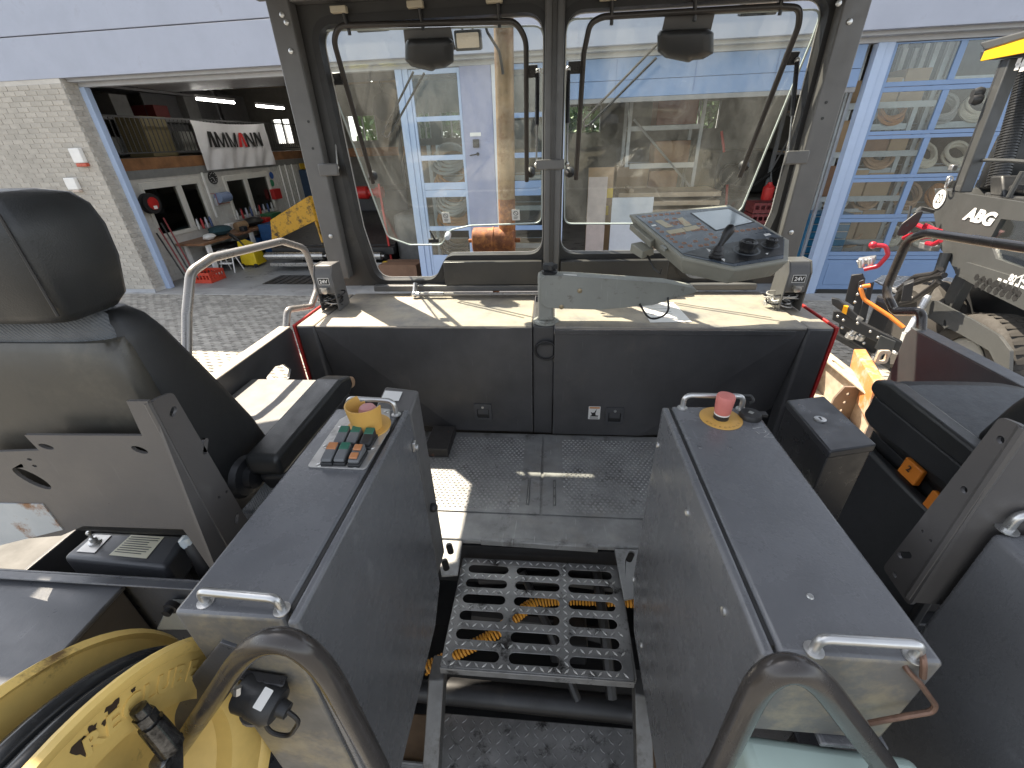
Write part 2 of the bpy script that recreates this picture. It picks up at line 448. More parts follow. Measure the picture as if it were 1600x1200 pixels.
# interlocking wave-edged paving: blocks 200 x 100 mm
pv = MB(); pv.poly([W(-30, -12, -0.02), W(30, -12, -0.02), W(30, 8.86, -0.02), W(-30, 8.86, -0.02)])
pavement = obj('pavement', pv, asphalt, kind='structure')
def block_loop(u, n, g=0.004):
    L_, H_ = 0.2, 0.1; am = 0.014
    pts = []
    for t in (0, .25, .5, .75, 1): pts.append((u + g + t * (L_ - 2 * g), n + g + am * (1 if t in (.25,) else -1 if t == .75 else 0)))
    for t in (1, .75, .5, .25, 0): pts.append((u + g + t * (L_ - 2 * g), n + H_ - g + am * (1 if t in (.25,) else -1 if t == .75 else 0)))
    return pts
proto = MB(); lo = block_loop(0, 0)
proto.loft([[BU * a + BN * c + V((0, 0, -0.02)) for a, c in lo], [BU * a + BN * c for a, c in lo]])
pme = None; nb = 0; blocks = []
def seen_yard(u, n):
    p = W(u, n, 0); c = (p.dot(rt), p.dot(up), p.dot(fw))
    if c[2] < 0.3: return None
    x, y = 800 + FPX * c[0] / c[2], 600 - FPX * c[1] / c[2]
    return (x, y, c[2])
cand = []
row = 0; n_ = 3.2
while n_ < 8.86:
    u_ = -13.2 + (0.1 if row % 2 else 0)
    while u_ < 10.5:
        q = seen_yard(u_ + 0.1, n_ + 0.05)
        if q and -60 < q[0] < 1660 and 430 < q[1] < 760:
            vis = (240 < q[0] < 520 and 440 < q[1] < 640) or (1230 < q[0] < 1480 and 455 < q[1] < 640)
            cand.append((0 if vis else 1, q[2], u_, n_))
        u_ += 0.2
    n_ += 0.1; row += 1
cand.sort()
stuff = MB(); srnd = []
for i, (vis, d_, u_, n__) in enumerate(cand):
    dz = random.uniform(-0.002, 0.002)
    if i < 290:
        if pme is None:
            o = obj('paving_block', proto, pav_m, pavement); pme = o.data
            off = V((0, 0, 0)) - WLOC[pavement.name]
            base = V((0, 0, -0.0)) 
            pb0 = o
        else:
            o = pb0.copy(); COL.objects.link(o); o.parent = pavement
        blocks.append((o, W(u_, n__, 0), dz))
    else:
        k = len(stuff.f)
        lo = block_loop(u_, n__)
        stuff.loft([[W(a, c, -0.018) for a, c in lo], [W(a, c, dz) for a, c in lo]], cap=False)
        stuff.face(range(len(stuff.v) - 10, len(stuff.v)))
        srnd += [random.random()] * 11
for o, p, dz in blocks:
    # the prototype mesh was written around the eye point, shift each block to its own place
    o.location = (p.x, p.y, p.z + dz)
so = obj('paving_blocks', stuff, pav_m, pavement, kind='stuff')
at = so.data.attributes.new('rnd', 'FLOAT', 'FACE')
at.data.foreach_set('value', srnd[:len(so.data.polygons)] + [0.0] * max(0, len(so.data.polygons) - len(srnd)))

# ================================================================== THE WORKSHOP
fascia_m = M('fascia_panel', (0.37, 0.40, 0.48), 0.55, var=0.05, scale=2, bump=0.06, bscale=40, spot=(0.34, 0.36, 0.43), samt=0.15, sscale=2)
trim_m = M('grey_trim', (0.40, 0.41, 0.43), 0.45, var=0.06)
frame_lb = M('pale_blue_frame', (0.40, 0.50, 0.68), 0.4, var=0.05, scale=3)
door_b = M('door_blue', (0.19, 0.29, 0.48), 0.4, var=0.05, scale=3)
pillar_m = M('lavender_door', (0.30, 0.32, 0.45), 0.45, var=0.06)
mortar_m = M('mortar', (0.54, 0.515, 0.47), 0.9, var=0.1)
brick_m = M('grey_sand_lime_brick', (0.43, 0.40, 0.35), 0.88, var=0.12, scale=7, bump=0.5, bscale=130, rnd=0.10, spot=(0.34, 0.32, 0.28), samt=0.12)
wblock_m = M('white_block', (0.55, 0.54, 0.50), 0.7, var=0.06, rnd=0.05)
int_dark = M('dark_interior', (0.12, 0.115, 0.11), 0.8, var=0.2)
ply_m = M('plywood_edge', (0.24, 0.115, 0.050), 0.6, var=0.3, scale=4)
tan_ceiling = M('timber_ceiling', (0.42, 0.32, 0.22), 0.7, var=0.1)
carton = M('cardboard', (0.40, 0.27, 0.16), 0.8, var=0.08, rnd=0.2)
carton2 = M('brown_carton', (0.25, 0.14, 0.085), 0.8, var=0.12, rnd=0.2)
wood_m = M('pale_timber', (0.55, 0.42, 0.29), 0.7, var=0.15)
galv = M('galvanised_rack', (0.40, 0.42, 0.44), 0.4, 0.5, var=0.1)
blue_m = M('blue_enamel', (0.03, 0.09, 0.22), 0.35, var=0.1)
n0 = 9.30; nf = 8.95
ws = thing('workshop_building', 'long grey brick workshop with lavender fascia, open bays and pale blue sectional doors', 'building', W(-2, 14, 0))

def bpart(name, boxes, mat, parent, bevel=0.0, **k):
    m_ = MB()
    for q in boxes: m_.bbox(*q)
    return obj(name, m_, mat, parent, bevel=bevel, **k)
bpart('fascia_panel', [(-22, 10, nf, nf + 0.10, 4.24, 4.885)], fascia_m, ws, 0.006)
bpart('fascia_panel', [(-22, 10, nf + 0.002, nf + 0.10, 4.905, 6.10)], fascia_m, ws, 0.006)
bpart('fascia_backing', [(-22, 10, nf + 0.06, n0 + 0.3, 4.26, 6.08)], trim_m, ws)
bpart('roof', [(-22, 10, nf - 0.05, 20.2, 6.10, 6.2)], trim_m, ws)
bpart('lintel', [(-9.83, 9.6, n0 - 0.02, n0 + 0.12, 4.12, 4.258)], trim_m, ws, 0.006)
bpart('lintel_strip', [(-9.83, 9.6, nf + 0.14, n0 - 0.02, 4.19, 4.256)], trim_m, ws)
# brick wall left of the bay
wall = bpart('brick_wall', [(-22, -9.842, nf + 0.012, n0 + 0.10, 0, 4.24)], mortar_m, ws)
def brick_loop(c, w, h, fc):
    return c
pitch, bh, bl = 0.0905, 0.079, 0.25
bi = 0; stuff = MB(); srnd = []; bfirst = None
cand = []
for r in range(int(4.2 / pitch)):
    z = 0.10 + r * pitch
    if z + bh > 4.22: break
    u = -9.832 - (0.125 if r % 2 else 0.0) - bl + 0.0
    if r % 2: cand.append((-9.832 - 0.119, z, 0.119, 0))
    while u > -16.5:
        cand.append((u, z, bl - 0.012, 0)); u -= bl
for q in cand: pass
def dist(q):
    s = seen_yard(q[0], nf); return 0
vis = [q for q in cand if q[0] > -13.4]
vis.sort(key=lambda q: -q[0])
ind = set(id(q) for q in vis[:250])
for q in cand:
    u, z, l, _ = q
    dn = random.uniform(-0.002, 0.002)
    if id(q) in ind and l > 0.2:
        if bfirst is None:
            m_ = MB(); m_.hexa([BU * 0 + BN * 0, BU * l, BU * l + BN * 0.06, BN * 0.06], [V((0, 0, bh)), BU * l + V((0, 0, bh)), BU * l + BN * 0.06 + V((0, 0, bh)), BN * 0.06 + V((0, 0, bh))])
            m_.v = [(a, c, d - EYE) for a, c, d in m_.v]
            bfirst = obj('brick', m_, brick_m, wall, bevel=0.004, bseg=1); o = bfirst
            o.data.transform(Matrix.Translation(WLOC[wall.name]))
        else:
            o = bfirst.copy(); COL.objects.link(o); o.parent = wall
        p = W(u, nf + dn, z); L0 = WLOC[wall.name]
        o.location = (p.x - L0.x, p.y - L0.y, p.z + EYE - L0.z)
    else:
        k = len(stuff.f); stuff.bbox(u, u + l, nf + dn, nf + 0.05, z, z + bh); srnd += [random.random()] * (len(stuff.f) - k)
# reveal bricks
for r in range(int(4.1 / pitch)):
    z = 0.10 + r * pitch
    if z + bh > 4.2: break
    for a, c in ((nf + 0.055, nf + 0.17), (nf + 0.182, n0 - 0.03)) if r % 2 else ((nf + 0.055, nf + 0.235), (nf + 0.247, n0 - 0.03)):
        k = len(stuff.f); stuff.bbox(-9.86, -9.830 + random.uniform(-0.002, 0.002), a, c, z, z + bh); srnd += [random.random()] * (len(stuff.f) - k)
so = obj('small_bricks', stuff, brick_m, wall, kind='stuff')
at = so.data.attributes.new('rnd', 'FLOAT', 'FACE'); at.data.foreach_set('value', srnd)
bpart('plinth', [(-22, -9.82, nf - 0.012, nf + 0.02, 0, 0.09)], trim_m, ws, 0.004)
# door frames and jambs
bpart('door_frame', [(-9.84, -9.71, n0 - 0.03, n0 + 0.10, 0.01, 4.12)], frame_lb, ws, 0.006)
bpart('door_frame', [(-3.25, -3.12, n0 - 0.035, n0 + 0.12, 0.01, 4.12), (-3.118, -3.01, n0 - 0.015, n0 + 0.1, 0.01, 4.12)], frame_lb, ws, 0.006)
bpart('door_frame', [(-1.47, -1.39, n0 - 0.035, n0 + 0.12, 0.01, 4.12)], M('white_frame', (0.62, 0.64, 0.68), 0.4, var=0.04), ws, 0.006)
bpart('door_frame', [(-0.45, -0.14, n0 - 0.03, n0 + 0.12, 0.01, 4.12)], frame_lb, ws, 0.006)
bpart('door_frame', [(4.80, 4.93, n0 - 0.04, n0 + 0.12, 0.01, 4.12), (4.932, 5.06, n0 - 0.02, n0 + 0.12, 0.01, 4.12)], frame_lb, ws, 0.006)
pil = bpart('lavender_side_door', [(-2.05, -1.475, n0 - 0.02, n0 + 0.08, 0.01, 4.12)], pillar_m, ws, 0.006)
h = MB(); p = W(-1.87, n0 - 0.02, 2.74)
h.lathe(W(-1.80, n0 - 0.02, 2.73), -BN, [(0.03, 0), (0.03, 0.012)], 16)
h.tube(fillet([W(-1.80, n0 - 0.03, 2.73), W(-1.80, n0 - 0.08, 2.73), W(-1.95, n0 - 0.08, 2.71)], 0.02), 0.012, 8)
obj('handle', h, black_m, pil)
bpart('lock_plate', [(-1.88, -1.76, n0 - 0.06, n0 - 0.021, 2.84, 2.98)], black_gl, pil, 0.01)
bpart('name_plate', [(-1.93, -1.72, n0 - 0.028, n0 - 0.021, 3.03, 3.09)], white_m, pil)

def glazed(name, u0, u1, rows, cols, label, low=None):
    """sectional door leaf: stiles, rails, inset panes"""
    d = obj(name, MB().bbox(u0, u1, n0 + 0.07, n0 + 0.075, rows[-1][0] - 0.14, 0.02) if False else MB().bbox(u0, u0 + 0.05, n0 + 0.0, n0 + 0.05, 0.02, 4.11), door_b, ws, bevel=0.004, label=label)
    obj('stile', MB().bbox(u1 - 0.05, u1, n0, n0 + 0.05, 0.02, 4.11), door_b, d, bevel=0.004)
    zs = [(4.11, rows[0][0])] + [(rows[i][1], rows[i + 1][0]) for i in range(len(rows) - 1)] + [(rows[-1][1], 0.02 if low is None else low)]
    for a, c in zs:
        m_ = MB()
        if a - c > 0.11 and a < 4.0 and c > 0.1:
            mid = (a + c) / 2
            m_.bbox(u0 + 0.051, u1 - 0.051, n0 + 0.004, n0 + 0.046, c, mid - 0.003); m_.bbox(u0 + 0.051, u1 - 0.051, n0 + 0.004, n0 + 0.046, mid + 0.003, a)
        else: m_.bbox(u0 + 0.051, u1 - 0.051, n0 + 0.004, n0 + 0.046, c, a)
        obj('rail', m_, door_b, d, bevel=0.004)
    for i, (a, c) in enumerate(cols[:-1]):
        for t, bt in rows:
            obj('mullion', MB().bbox(c, cols[i + 1][0], n0 + 0.006, n0 + 0.044, bt, t), door_b, d, bevel=0.004)
    for t, bt in rows:
        for a, c in cols:
            obj('window_pane', MB().bbox(a - 0.004, c + 0.004, n0 + 0.022, n0 + 0.028, bt - 0.004, t + 0.004), glass_bld, d)
    return d
rowsA = [(4.03, 3.38), (3.30, 2.73), (2.64, 2.24), (1.97, 1.40), (1.31, 0.80)]
dA = glazed('sectional_door', -3.005, -2.055, rowsA, [(-2.95, -2.12)], 'narrow pale blue glazed door leaf between the open bay and the lavender door')
for p in dA.children:
    if p.name.startswith(('rail', 'stile')): p.data.materials[0] = frame_lb
dA.data.materials[0] = frame_lb
obj('bottom_panel', MB().bbox(-2.95, -2.11, n0 + 0.005, n0 + 0.045, 0.05, 0.7), frame_lb, dA, bevel=0.004)
dC = glazed('sectional_door', -1.385, -0.455, rowsA, [(-1.30, -0.56)], 'glazed door leaf behind the exhaust pipe')
obj('bottom_panel', MB().bbox(-1.33, -0.51, n0 + 0.001, n0 + 0.045, 0.05, 0.7), frame_lb, dC, bevel=0.004)
rows3 = [(4.09, 3.59), (3.45, 2.885), (2.765, 2.205), (2.085, 1.53), (1.395, 0.845)]
cols3 = [(5.13, 6.02), (6.12, 7.04), (7.14, 8.06), (8.16, 9.05)]
d3 = glazed('sectional_door', 5.062, 9.12, rows3, cols3, 'closed blue sectional door with a grid of panes behind the parked paver', low=0.70)
obj('bottom_panel', MB().bbox(5.062, 9.12, n0 + 0.003, n0 + 0.05, 0.10, 0.69), door_b, d3, bevel=0.004)
obj('panel_field', MB().bbox(5.16, 9.02, n0 - 0.006, n0 + 0.002, 0.2, 0.62), door_b, d3, bevel=0.004)
obj('bottom_seal', MB().bbox(5.062, 9.12, n0 + 0.0, n0 + 0.05, 0.012, 0.098), black_m, d3)
# raised door of the middle bay
d2 = bpart('raised_door', [(-0.14, 4.68, n0 + 0.02, n0 + 0.07, 3.80, 4.118)], door_b, ws, 0.005, label='blue sectional door raised to the top of the middle bay')
bpart('door_section', [(-0.14, 4.68, n0 + 0.022, n0 + 0.068, 3.545, 3.795)], door_b, d2, 0.005)
for uu in (0.72, 2.05, 3.35, 4.25):
    bpart('seam_strip', [(uu, uu + 0.012, n0 + 0.012, n0 + 0.021, 3.6, 4.1)], M('seam_blue', (0.12, 0.21, 0.40), 0.4, var=0), d2)
bpart('bottom_seal', [(-0.14, 4.68, n0 + 0.015, n0 + 0.075, 3.47, 3.543)], M('grey_rubber', (0.25, 0.25, 0.25), 0.7), d2, 0.006)
# shell of the hall
wn_ = [(-12.1, -11.3), (-8.9, -7.7), (-6.0, -5.5), (-5.1, -4.3), (-.45, 1.05), (3.8, 5.25)]
bxs = [(-16, 9.6, 19.0, 19.2, 0, 3.1), (-16, 9.6, 19.0, 19.2, 3.95, 6.1)]; fr_ = []
e0 = -16
for a, c in wn_ + [(9.6, 9.6)]:
    if a > e0: bxs.append((e0, a, 19.0, 19.2, 3.1, 3.95))
    e0 = c
for a, c in wn_:
    for q in (a, (a + c) / 2, c - .05): fr_.append((q, q + .05, 19.02, 19.1, 3.1, 3.95))
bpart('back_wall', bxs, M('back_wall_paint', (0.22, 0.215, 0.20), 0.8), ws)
bpart('back_window', fr_, trim_m, ws)
bpart('gallery_edge', [(-9.9, -2.0, 17.0, 17.1, 2.58, 2.86)], ply_m, ws)
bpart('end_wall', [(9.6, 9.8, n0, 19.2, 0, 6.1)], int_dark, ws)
bpart('ceiling', [(-16, 9.6, n0 + 0.4, 19, 5.0, 5.1)], tan_ceiling, ws)
m_ = MB()
for k in range(38): m_.bbox(-10.1 + k * 0.17, -10.1 + k * 0.17 + 0.13, 10.0, 19, 4.965, 5.0)
obj('ceiling_boards', m_, tan_ceiling, ws, kind='stuff')
bpart('door_track_panel', [(-9.7, -3.3, n0 + 0.35, 11.6, 4.22, 4.27)], M('raised_door_grey', (0.20, 0.20, 0.21), 0.5), ws)
bpart('track_tube', [(-9.6, -3.4, 11.62, 11.68, 4.24, 4.29)], white_m, ws)
# office under the mezzanine: the left side wall
uw = -10.2
def uwin(n_a, n_b, z_a, z_b): return (n_a, n_b, z_a, z_b)
wins = [(10.02, 11.95, 1.05, 2.32), (12.85, 15.0, 1.05, 2.28)]
bpart('office_wall', [(uw - 0.12, uw, n0 + 0.1, 10.02, 0, 2.6), (uw - 0.12, uw, 10.02, 11.95, 0, 1.05), (uw - 0.12, uw, 10.02, 11.95, 2.32, 2.6), (uw - 0.12, uw, 11.95, 12.85, 0, 2.6), (uw - 0.12, uw, 12.85, 15.0, 0, 1.05), (uw - 0.12, uw, 12.85, 15.0, 2.28, 2.6), (uw - 0.12, uw, 15.0, 19, 0, 2.6)], mortar_m, ws)
stuff = MB()
for r in range(20):
    z = 0.02 + r * 0.125; nn = 9.42 - (0.125 if r % 2 else 0)
    while nn < 18.9:
        a, c = nn, min(nn + 0.24, 18.95)
        blocked = any(a < w_[1] + 0.06 and c > w_[0] - 0.06 and z < w_[3] + 0.05 and z + 0.115 > w_[2] - 0.05 for w_ in wins)
        if not blocked and z + 0.115 < 2.42: stuff.bbox(uw - 0.02, uw + 0.008, a, c, z, z + 0.115)
        nn += 0.25
obj('wall_blocks', stuff, wblock_m, ws, kind='stuff')
cream = M('cream_window_frame', (0.62, 0.60, 0.54), 0.5, var=0.05)
for (a, c, d, e) in wins:
    mid = a + (c - a) * 0.60 if a < 11 else a + (c - a) * 0.45
    t = 0.09
    wf = bpart('window_frame', [(uw - 0.06, uw + 0.045, a, a + t, d, e), (uw - 0.06, uw + 0.045, c - t, c, d, e), (uw - 0.06, uw + 0.045, a + t, c - t, d, d + t), (uw - 0.06, uw + 0.045, a + t, c - t, e - 0.15, e), (uw - 0.06, uw + 0.04, mid - 0.07, mid + 0.07, d + t, e - 0.15)], cream, ws, 0.008)
    bpart('pane', [(uw - 0.03, uw - 0.02, a + t, mid - 0.07, d + t, e - 0.15)], glass_in, wf)
    bpart('pane', [(uw - 0.03, uw - 0.02, mid + 0.07, c - t, d + t, e - 0.15)], glass_in, wf)
bpart('office_back', [(-14, -13.9, n0 + 0.2, 19, 0, 2.6)], M('office_cream', (0.42, 0.35, 0.20), 0.8), ws)
bpart('office_cupboard', [(-13.8, -13.3, 11.0, 12.4, 0, 1.5), (-13.8, -13.3, 13.2, 14.6, 0, 1.3)], int_dark, ws)
bpart('mezzanine_deck', [(-14, uw - 0.02, n0 + 0.1, 19, 2.60, 2.84)], M('deck_grey', (0.30, 0.29, 0.27), 0.8), ws)
bpart('plywood_edge', [(uw - 0.018, uw + 0.012, n0 + 0.12, 19, 2.585, 2.84)], ply_m, ws, 0.004)
bpart('beam', [(uw - 0.01, uw + 0.02, n0 + 0.12, 19, 2.40, 2.583)], M('grey_beam', (0.20, 0.20, 0.19), 0.7), ws)
bpart('cable_duct', [(uw + 0.01, uw + 0.05, 12.08, 12.13, 1.25, 2.42)], white_m, ws, 0.004)
for nn in (15.75, 16.1, 16.5):
    m_ = MB().cyl(W(uw + 0.04, nn, 0.9), W(uw + 0.04, nn, 2.42), 0.025, seg=8); obj('conduit', m_, white_m, ws)
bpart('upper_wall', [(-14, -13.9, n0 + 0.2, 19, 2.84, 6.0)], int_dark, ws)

# mezzanine railing with single balusters
mr = thing('mezzanine_railing', 'dark steel baluster railing along the workshop mezzanine', 'railing', W(uw, 13.5, 2.84))
rl = M('railing_steel', (0.10, 0.10, 0.10), 0.4, 0.4)
m_ = MB().bbox(uw - 0.02, uw + 0.02, 9.5, 18.5, 3.66, 3.70); obj('top_rail', m_, rl, mr)
m_ = MB().bbox(uw - 0.015, uw + 0.015, 9.5, 18.5, 2.93, 2.96); obj('bottom_rail', m_, rl, mr)
first = None; k = 0; nn = 9.6
while nn < 18.4:
    if first is None:
        m_ = MB().bbox(uw - 0.008, uw + 0.008, nn, nn + 0.016, 2.96, 3.66); first = obj('baluster', m_, rl, mr)
    else:
        c = first.copy(); COL.objects.link(c); c.parent = mr; q = BN * (nn - 9.6); c.location = (q.x, q.y, 0)
    nn += 0.13
# banner hung on the railing
def lam(mb, x, w, h_, t, kind, sk, fo):
    """bold grotesque letters as polygons; fo maps (x, y) to the cloth"""
    P = []
    if kind == 'A': P = [[(0, 0), (t, 0), (w * .5 + t * .28, h_), (w * .5 - t * .62, h_)], [(w - t, 0), (w, 0), (w * .5 + t * .62, h_), (w * .5 - t * .15, h_)]]
    if kind == 'M': P = [[(0, 0), (t * .9, 0), (t * .9, h_), (0, h_)], [(w - t * .9, 0), (w, 0), (w, h_), (w - t * .9, h_)], [(0.02 * w, h_), (t, h_), (w * .5 + t * .4, 0), (w * .5 - t * .4, 0)], [(w - t, h_), (w * .98, h_), (w * .5 + t * .4, 0), (w * .5 - t * .4, 0)]]
    if kind == 'N': P = [[(0, 0), (t * .9, 0), (t * .9, h_), (0, h_)], [(w - t * .9, 0), (w, 0), (w, h_), (w - t * .9, h_)], [(0, h_), (t * 1.15, h_), (w, 0), (w - t * 1.15, 0)]]
    for i, q in enumerate(P):
        mb.poly([fo(x + a + sk * c, c, 0.004 + 0.0006 * i) for a, c in q])
bn_ = thing('banner', 'white cloth banner lettered AMMANN hanging from the mezzanine railing', 'banner', W(uw + 0.05, 13.8, 2.5))
n_a, n_b, z_t, z_b = 12.25, 15.45, 3.66, 2.46
def cloth(s, t, lift=0.0):
    nn = n_a + (n_b - n_a) * s
    wob = 0.025 * sin(s * 17 + t * 3) * (0.3 + t) + 0.02 * sin(s * 41 + t * 7) * t + 0.012 * sin(t * 11 + s * 23)
    z = z_t + (z_b - z_t) * t - 0.06 * sin(pi * s) * (1 - t)
    return W(uw + 0.10 + wob + lift, nn, z)
m_ = MB(); m_.smooth = True; gx, gy = 60, 24
idx = [[m_.add([cloth(i / gx, j / gy)]) for i in range(gx + 1)] for j in range(gy + 1)]
for j in range(gy):
    for i in range(gx): m_.face((idx[j][i], idx[j][i + 1], idx[j + 1][i + 1], idx[j + 1][i]))
obj('cloth', m_, M('banner_cloth', (0.66, 0.65, 0.66), 0.8, var=0.04), bn_)
wd = []; x = 0.36
for ch, rd in (('A', 0), ('M', 0), ('M', 0), ('A', 1), ('N', 0), ('N', 0)):
    wd.append((ch, x, rd)); x += {'A': 0.36, 'M': 0.46, 'N': 0.42}[ch]
red_print = M('banner_red', (0.6, 0.03, 0.03), 0.6, var=0)
for ch, x, rd in wd:
    m_ = MB()
    lam(m_, x, {'A': .36, 'M': .40, 'N': .36}[ch], .42, {'A': .12, 'M': .085, 'N': .095}[ch], ch, -.06, lambda a, c, l: cloth(a / (n_b - n_a), (1.02 - .36 - c) / (z_t - z_b) * .95, .035 + l))
    obj('letter', m_, red_print if rd else black_m, bn_, label='red letter A' if rd else None)

# lit tubes under the workshop ceiling
tube_m = M('lit_tube', (0.9, 0.9, 0.9), 0.5, var=0, emit=(1.0, 0.97, 0.9), estr=6.5)
def tube_lamp(u, n, z, l=1.5, lab='lit fluorescent tube', along=True):
    t = thing('tube_lamp', lab, 'lamp', W(u, n, z), 'fluorescent tubes under the workshop ceiling')
    d_ = BN if along else BU
    p = W(u, n, z)
    m_ = MB().cyl(p - d_ * l / 2, p + d_ * l / 2, 0.03, seg=8); obj('tube', m_, tube_m, t)
    m_ = MB().box((-0.05, -l / 2, 0.03), (0.05, l / 2, 0.09)); m_.v = [tuple(p + BU.cross(Z_).normalized() * 0 + (BN if along else BU) * q[1] + (BU if along else BN) * q[0] + Z_ * q[2]) for q in m_.v]
    obj('fitting', m_, trim_m, t)
a = Bu(338, 157.5, -9.2); tube_lamp(-9.2, a[1], a[2], 1.35, 'nearer lit fluorescent tube above the mezzanine railing')
a = Bu(423, 167.5, -9.2); tube_lamp(-9.2, a[1], a[2], 1.35, 'farther lit fluorescent tube above the banner')
for u_, n_ in ((-6.5, 15.5), (2.2, 13.6), (6.8, 9.95), (-2.4, 9.9)):  # extra tubes added as fill light for the hall and the coils
    tube_lamp(u_, n_, 4.75, 1.5, 'added fill light tube ' + {-6.5: 'deep inside above the yellow hopper', 2.2: 'above the rack in the middle bay', 6.8: 'just behind the closed blue door', -2.4: 'just behind the narrow glazed door'}[u_])

# trees behind the rear windows
leaf_m = M('leaves', (0.075, 0.16, 0.035), 0.6, var=0.3, scale=0.7)
bark_m = M('bark', (0.10, 0.075, 0.05), 0.9)
def tree(u, n, h_, lab):
    t = thing('tree', lab, 'tree', W(u, n, 0), 'trees behind the workshop')
    m_ = MB(); rr = random.Random(int(u * 10))
    for k in range(5200):
        q = V((rr.gauss(0, 1), rr.gauss(0, 1), rr.gauss(0, 1))); q = q.normalized() * rr.random() ** 0.4
        p = W(u, n, h_ * 0.58) + V((q.x * h_ * .42, q.y * h_ * .42, q.z * h_ * .52)) * (1 + 0.25 * sin(q.x * 7) * sin(q.z * 9))
        a_ = V((rr.uniform(-1, 1), rr.uniform(-1, 1), rr.uniform(-1, 1))).normalized(); c_ = a_.orthogonal().normalized()
        s_ = rr.uniform(0.14, 0.30)
        m_.poly([p - a_ * s_, p + c_ * s_ * .6, p + a_ * s_, p - c_ * s_ * .6])
    obj('crown', m_, leaf_m, t)
    m_ = MB().cyl(W(u, n, 0), W(u, n, h_ * 0.7), 0.2, 0.08, 8); obj('trunk', m_, bark_m, t)
for i, (u_, n_, h_) in enumerate(((-8, 25, 7), (-3.5, 26, 6.5), (1.4, 25, 7), (5.6, 24.5, 6.5), (9, 26, 8))):
    tree(u_, n_, h_, ('first', 'second', 'third', 'fourth', 'fifth')[i] + ' leafy tree from the left behind the rear workshop windows')
# ================================================================== THINGS IN AND ON THE WORKSHOP
ORD = ('first', 'second', 'third', 'fourth', 'fifth', 'sixth', 'seventh', 'eighth', 'ninth', 'tenth', 'eleventh', 'twelfth')
def bthing(name, label, cat, u, n, z, group=None): return thing(name, label, cat, W(u, n, z), group)
def simple(name, label, cat, boxes, mat, bevel=0.006, group=None):
    m_ = MB()
    for q in boxes: m_.bbox(*q)
    return obj(name, m_, mat, None, bevel=bevel, label=label, cat=cat, group=group)
# wall boxes on the brick front
a = Bn(127, 246, nf); 
t = bthing('wall_siren', 'white wall box with a red lens on the brick front, above the plain one', 'alarm', a[0], nf, a[2])
m_ = MB().bbox(a[0] - .12, a[0] + .12, nf - .10, nf - 0.003, a[2] - .10, a[2] + .17); obj('case', m_, white_m, t, bevel=0.015)
m_ = MB().bbox(a[0] - .11, a[0] + .13, nf - .09, nf - 0.003, a[2] - .17, a[2] - .102); obj('lens', m_, M('red_lens', (0.5, 0.09, 0.05), 0.3), t, bevel=0.015)
a = Bn(117, 288, nf)
t = bthing('wall_box', 'plain white wall box with a small sensor on the brick front', 'sensor', a[0], nf, a[2])
m_ = MB().bbox(a[0] - .13, a[0] + .13, nf - .09, nf - .003, a[2] - .10, a[2] + .13); obj('case', m_, white_m, t, bevel=0.012)
m_ = MB().bbox(a[0] - .02, a[0] + .13, nf - .10, nf - .003, a[2] - .15, a[2] - .102); obj('sensor_head', m_, M('beige_sensor', (.55, .45, .38), .5), t, bevel=0.012)
# clock
a = Bu(331, 278, uw)
t = bthing('wall_clock', 'round black wall clock on the white block wall between the office windows', 'clock', uw, a[1], a[2])
obj('case', MB().lathe(W(uw + .01, a[1], a[2]), BU, [(.16, 0), (.165, .02), (.165, .035), (.15, .035)], 28), black_m, t)
m_ = MB()
for k in range(12):
    th = k * pi / 6; c_ = W(uw + .0465, a[1] + .125 * sin(th), a[2] + .125 * cos(th)); m_.box(c_ - V((.001, .008, .012)), c_ + V((.001, .008, .012)))
obj('marks', m_, white_m, t)
m_ = MB().cyl(W(uw + .05, a[1], a[2]), W(uw + .05, a[1] - .07, a[2] + .02), .005, seg=6).cyl(W(uw + .05, a[1], a[2]), W(uw + .05, a[1] + .03, a[2] - .11), .004, seg=6); obj('hands', m_, white_m, t)
# hose reel hung at the first window
a = Bu(235, 318, uw + .25)
t = bthing('cable_reel', 'black cable reel with a red hub hanging in front of the first office window', 'reel', a[0], a[1], a[2])
obj('drum', MB().lathe(W(a[0] - .1, a[1], a[2]), BU, [(.22, 0), (.23, .03), (.16, .05), (.16, .12), (.23, .14), (.22, .17)], 24), black_m, t)
obj('hub', MB().lathe(W(a[0] + .07, a[1], a[2]), BU, [(.14, 0), (.14, .02), (.05, .03)], 20), red_m, t)
obj('tag', MB().bbox(a[0] + .10, a[0] + .104, a[1] - .05, a[1] + .05, a[2] - .12, a[2] - .05), white_m, t)
obj('bracket', MB().bbox(uw + 0.01, a[0] + .07, a[1] - .02, a[1] + .02, a[2] - .02, a[2] + .02), black_m, t)
# paper roll dispenser
a = Bu(350, 308, uw + .2)
t = bthing('paper_roll_holder', 'blue paper towel roll in a wire holder on the white block wall', 'paper roll', uw + .15, a[1], a[2])
obj('roll', MB().lathe(W(uw + .18, a[1] - .22, a[2]), BN, [(.03, -.001), (.13, 0), (.135, .02), (.135, .42), (.13, .44)], 20), M('blue_paper', (.22, .28, .42), .8), t)
obj('holder', MB().tube(fillet([W(uw + .01, a[1] - .28, a[2] + .12), W(uw + .18, a[1] - .28, a[2] + .12), W(uw + .18, a[1] - .28, a[2] - .16), W(uw + .18, a[1] + .2, a[2] - .16)], .03), .008, 6), M('red_wire', (.3, .05, .04), .5), t)
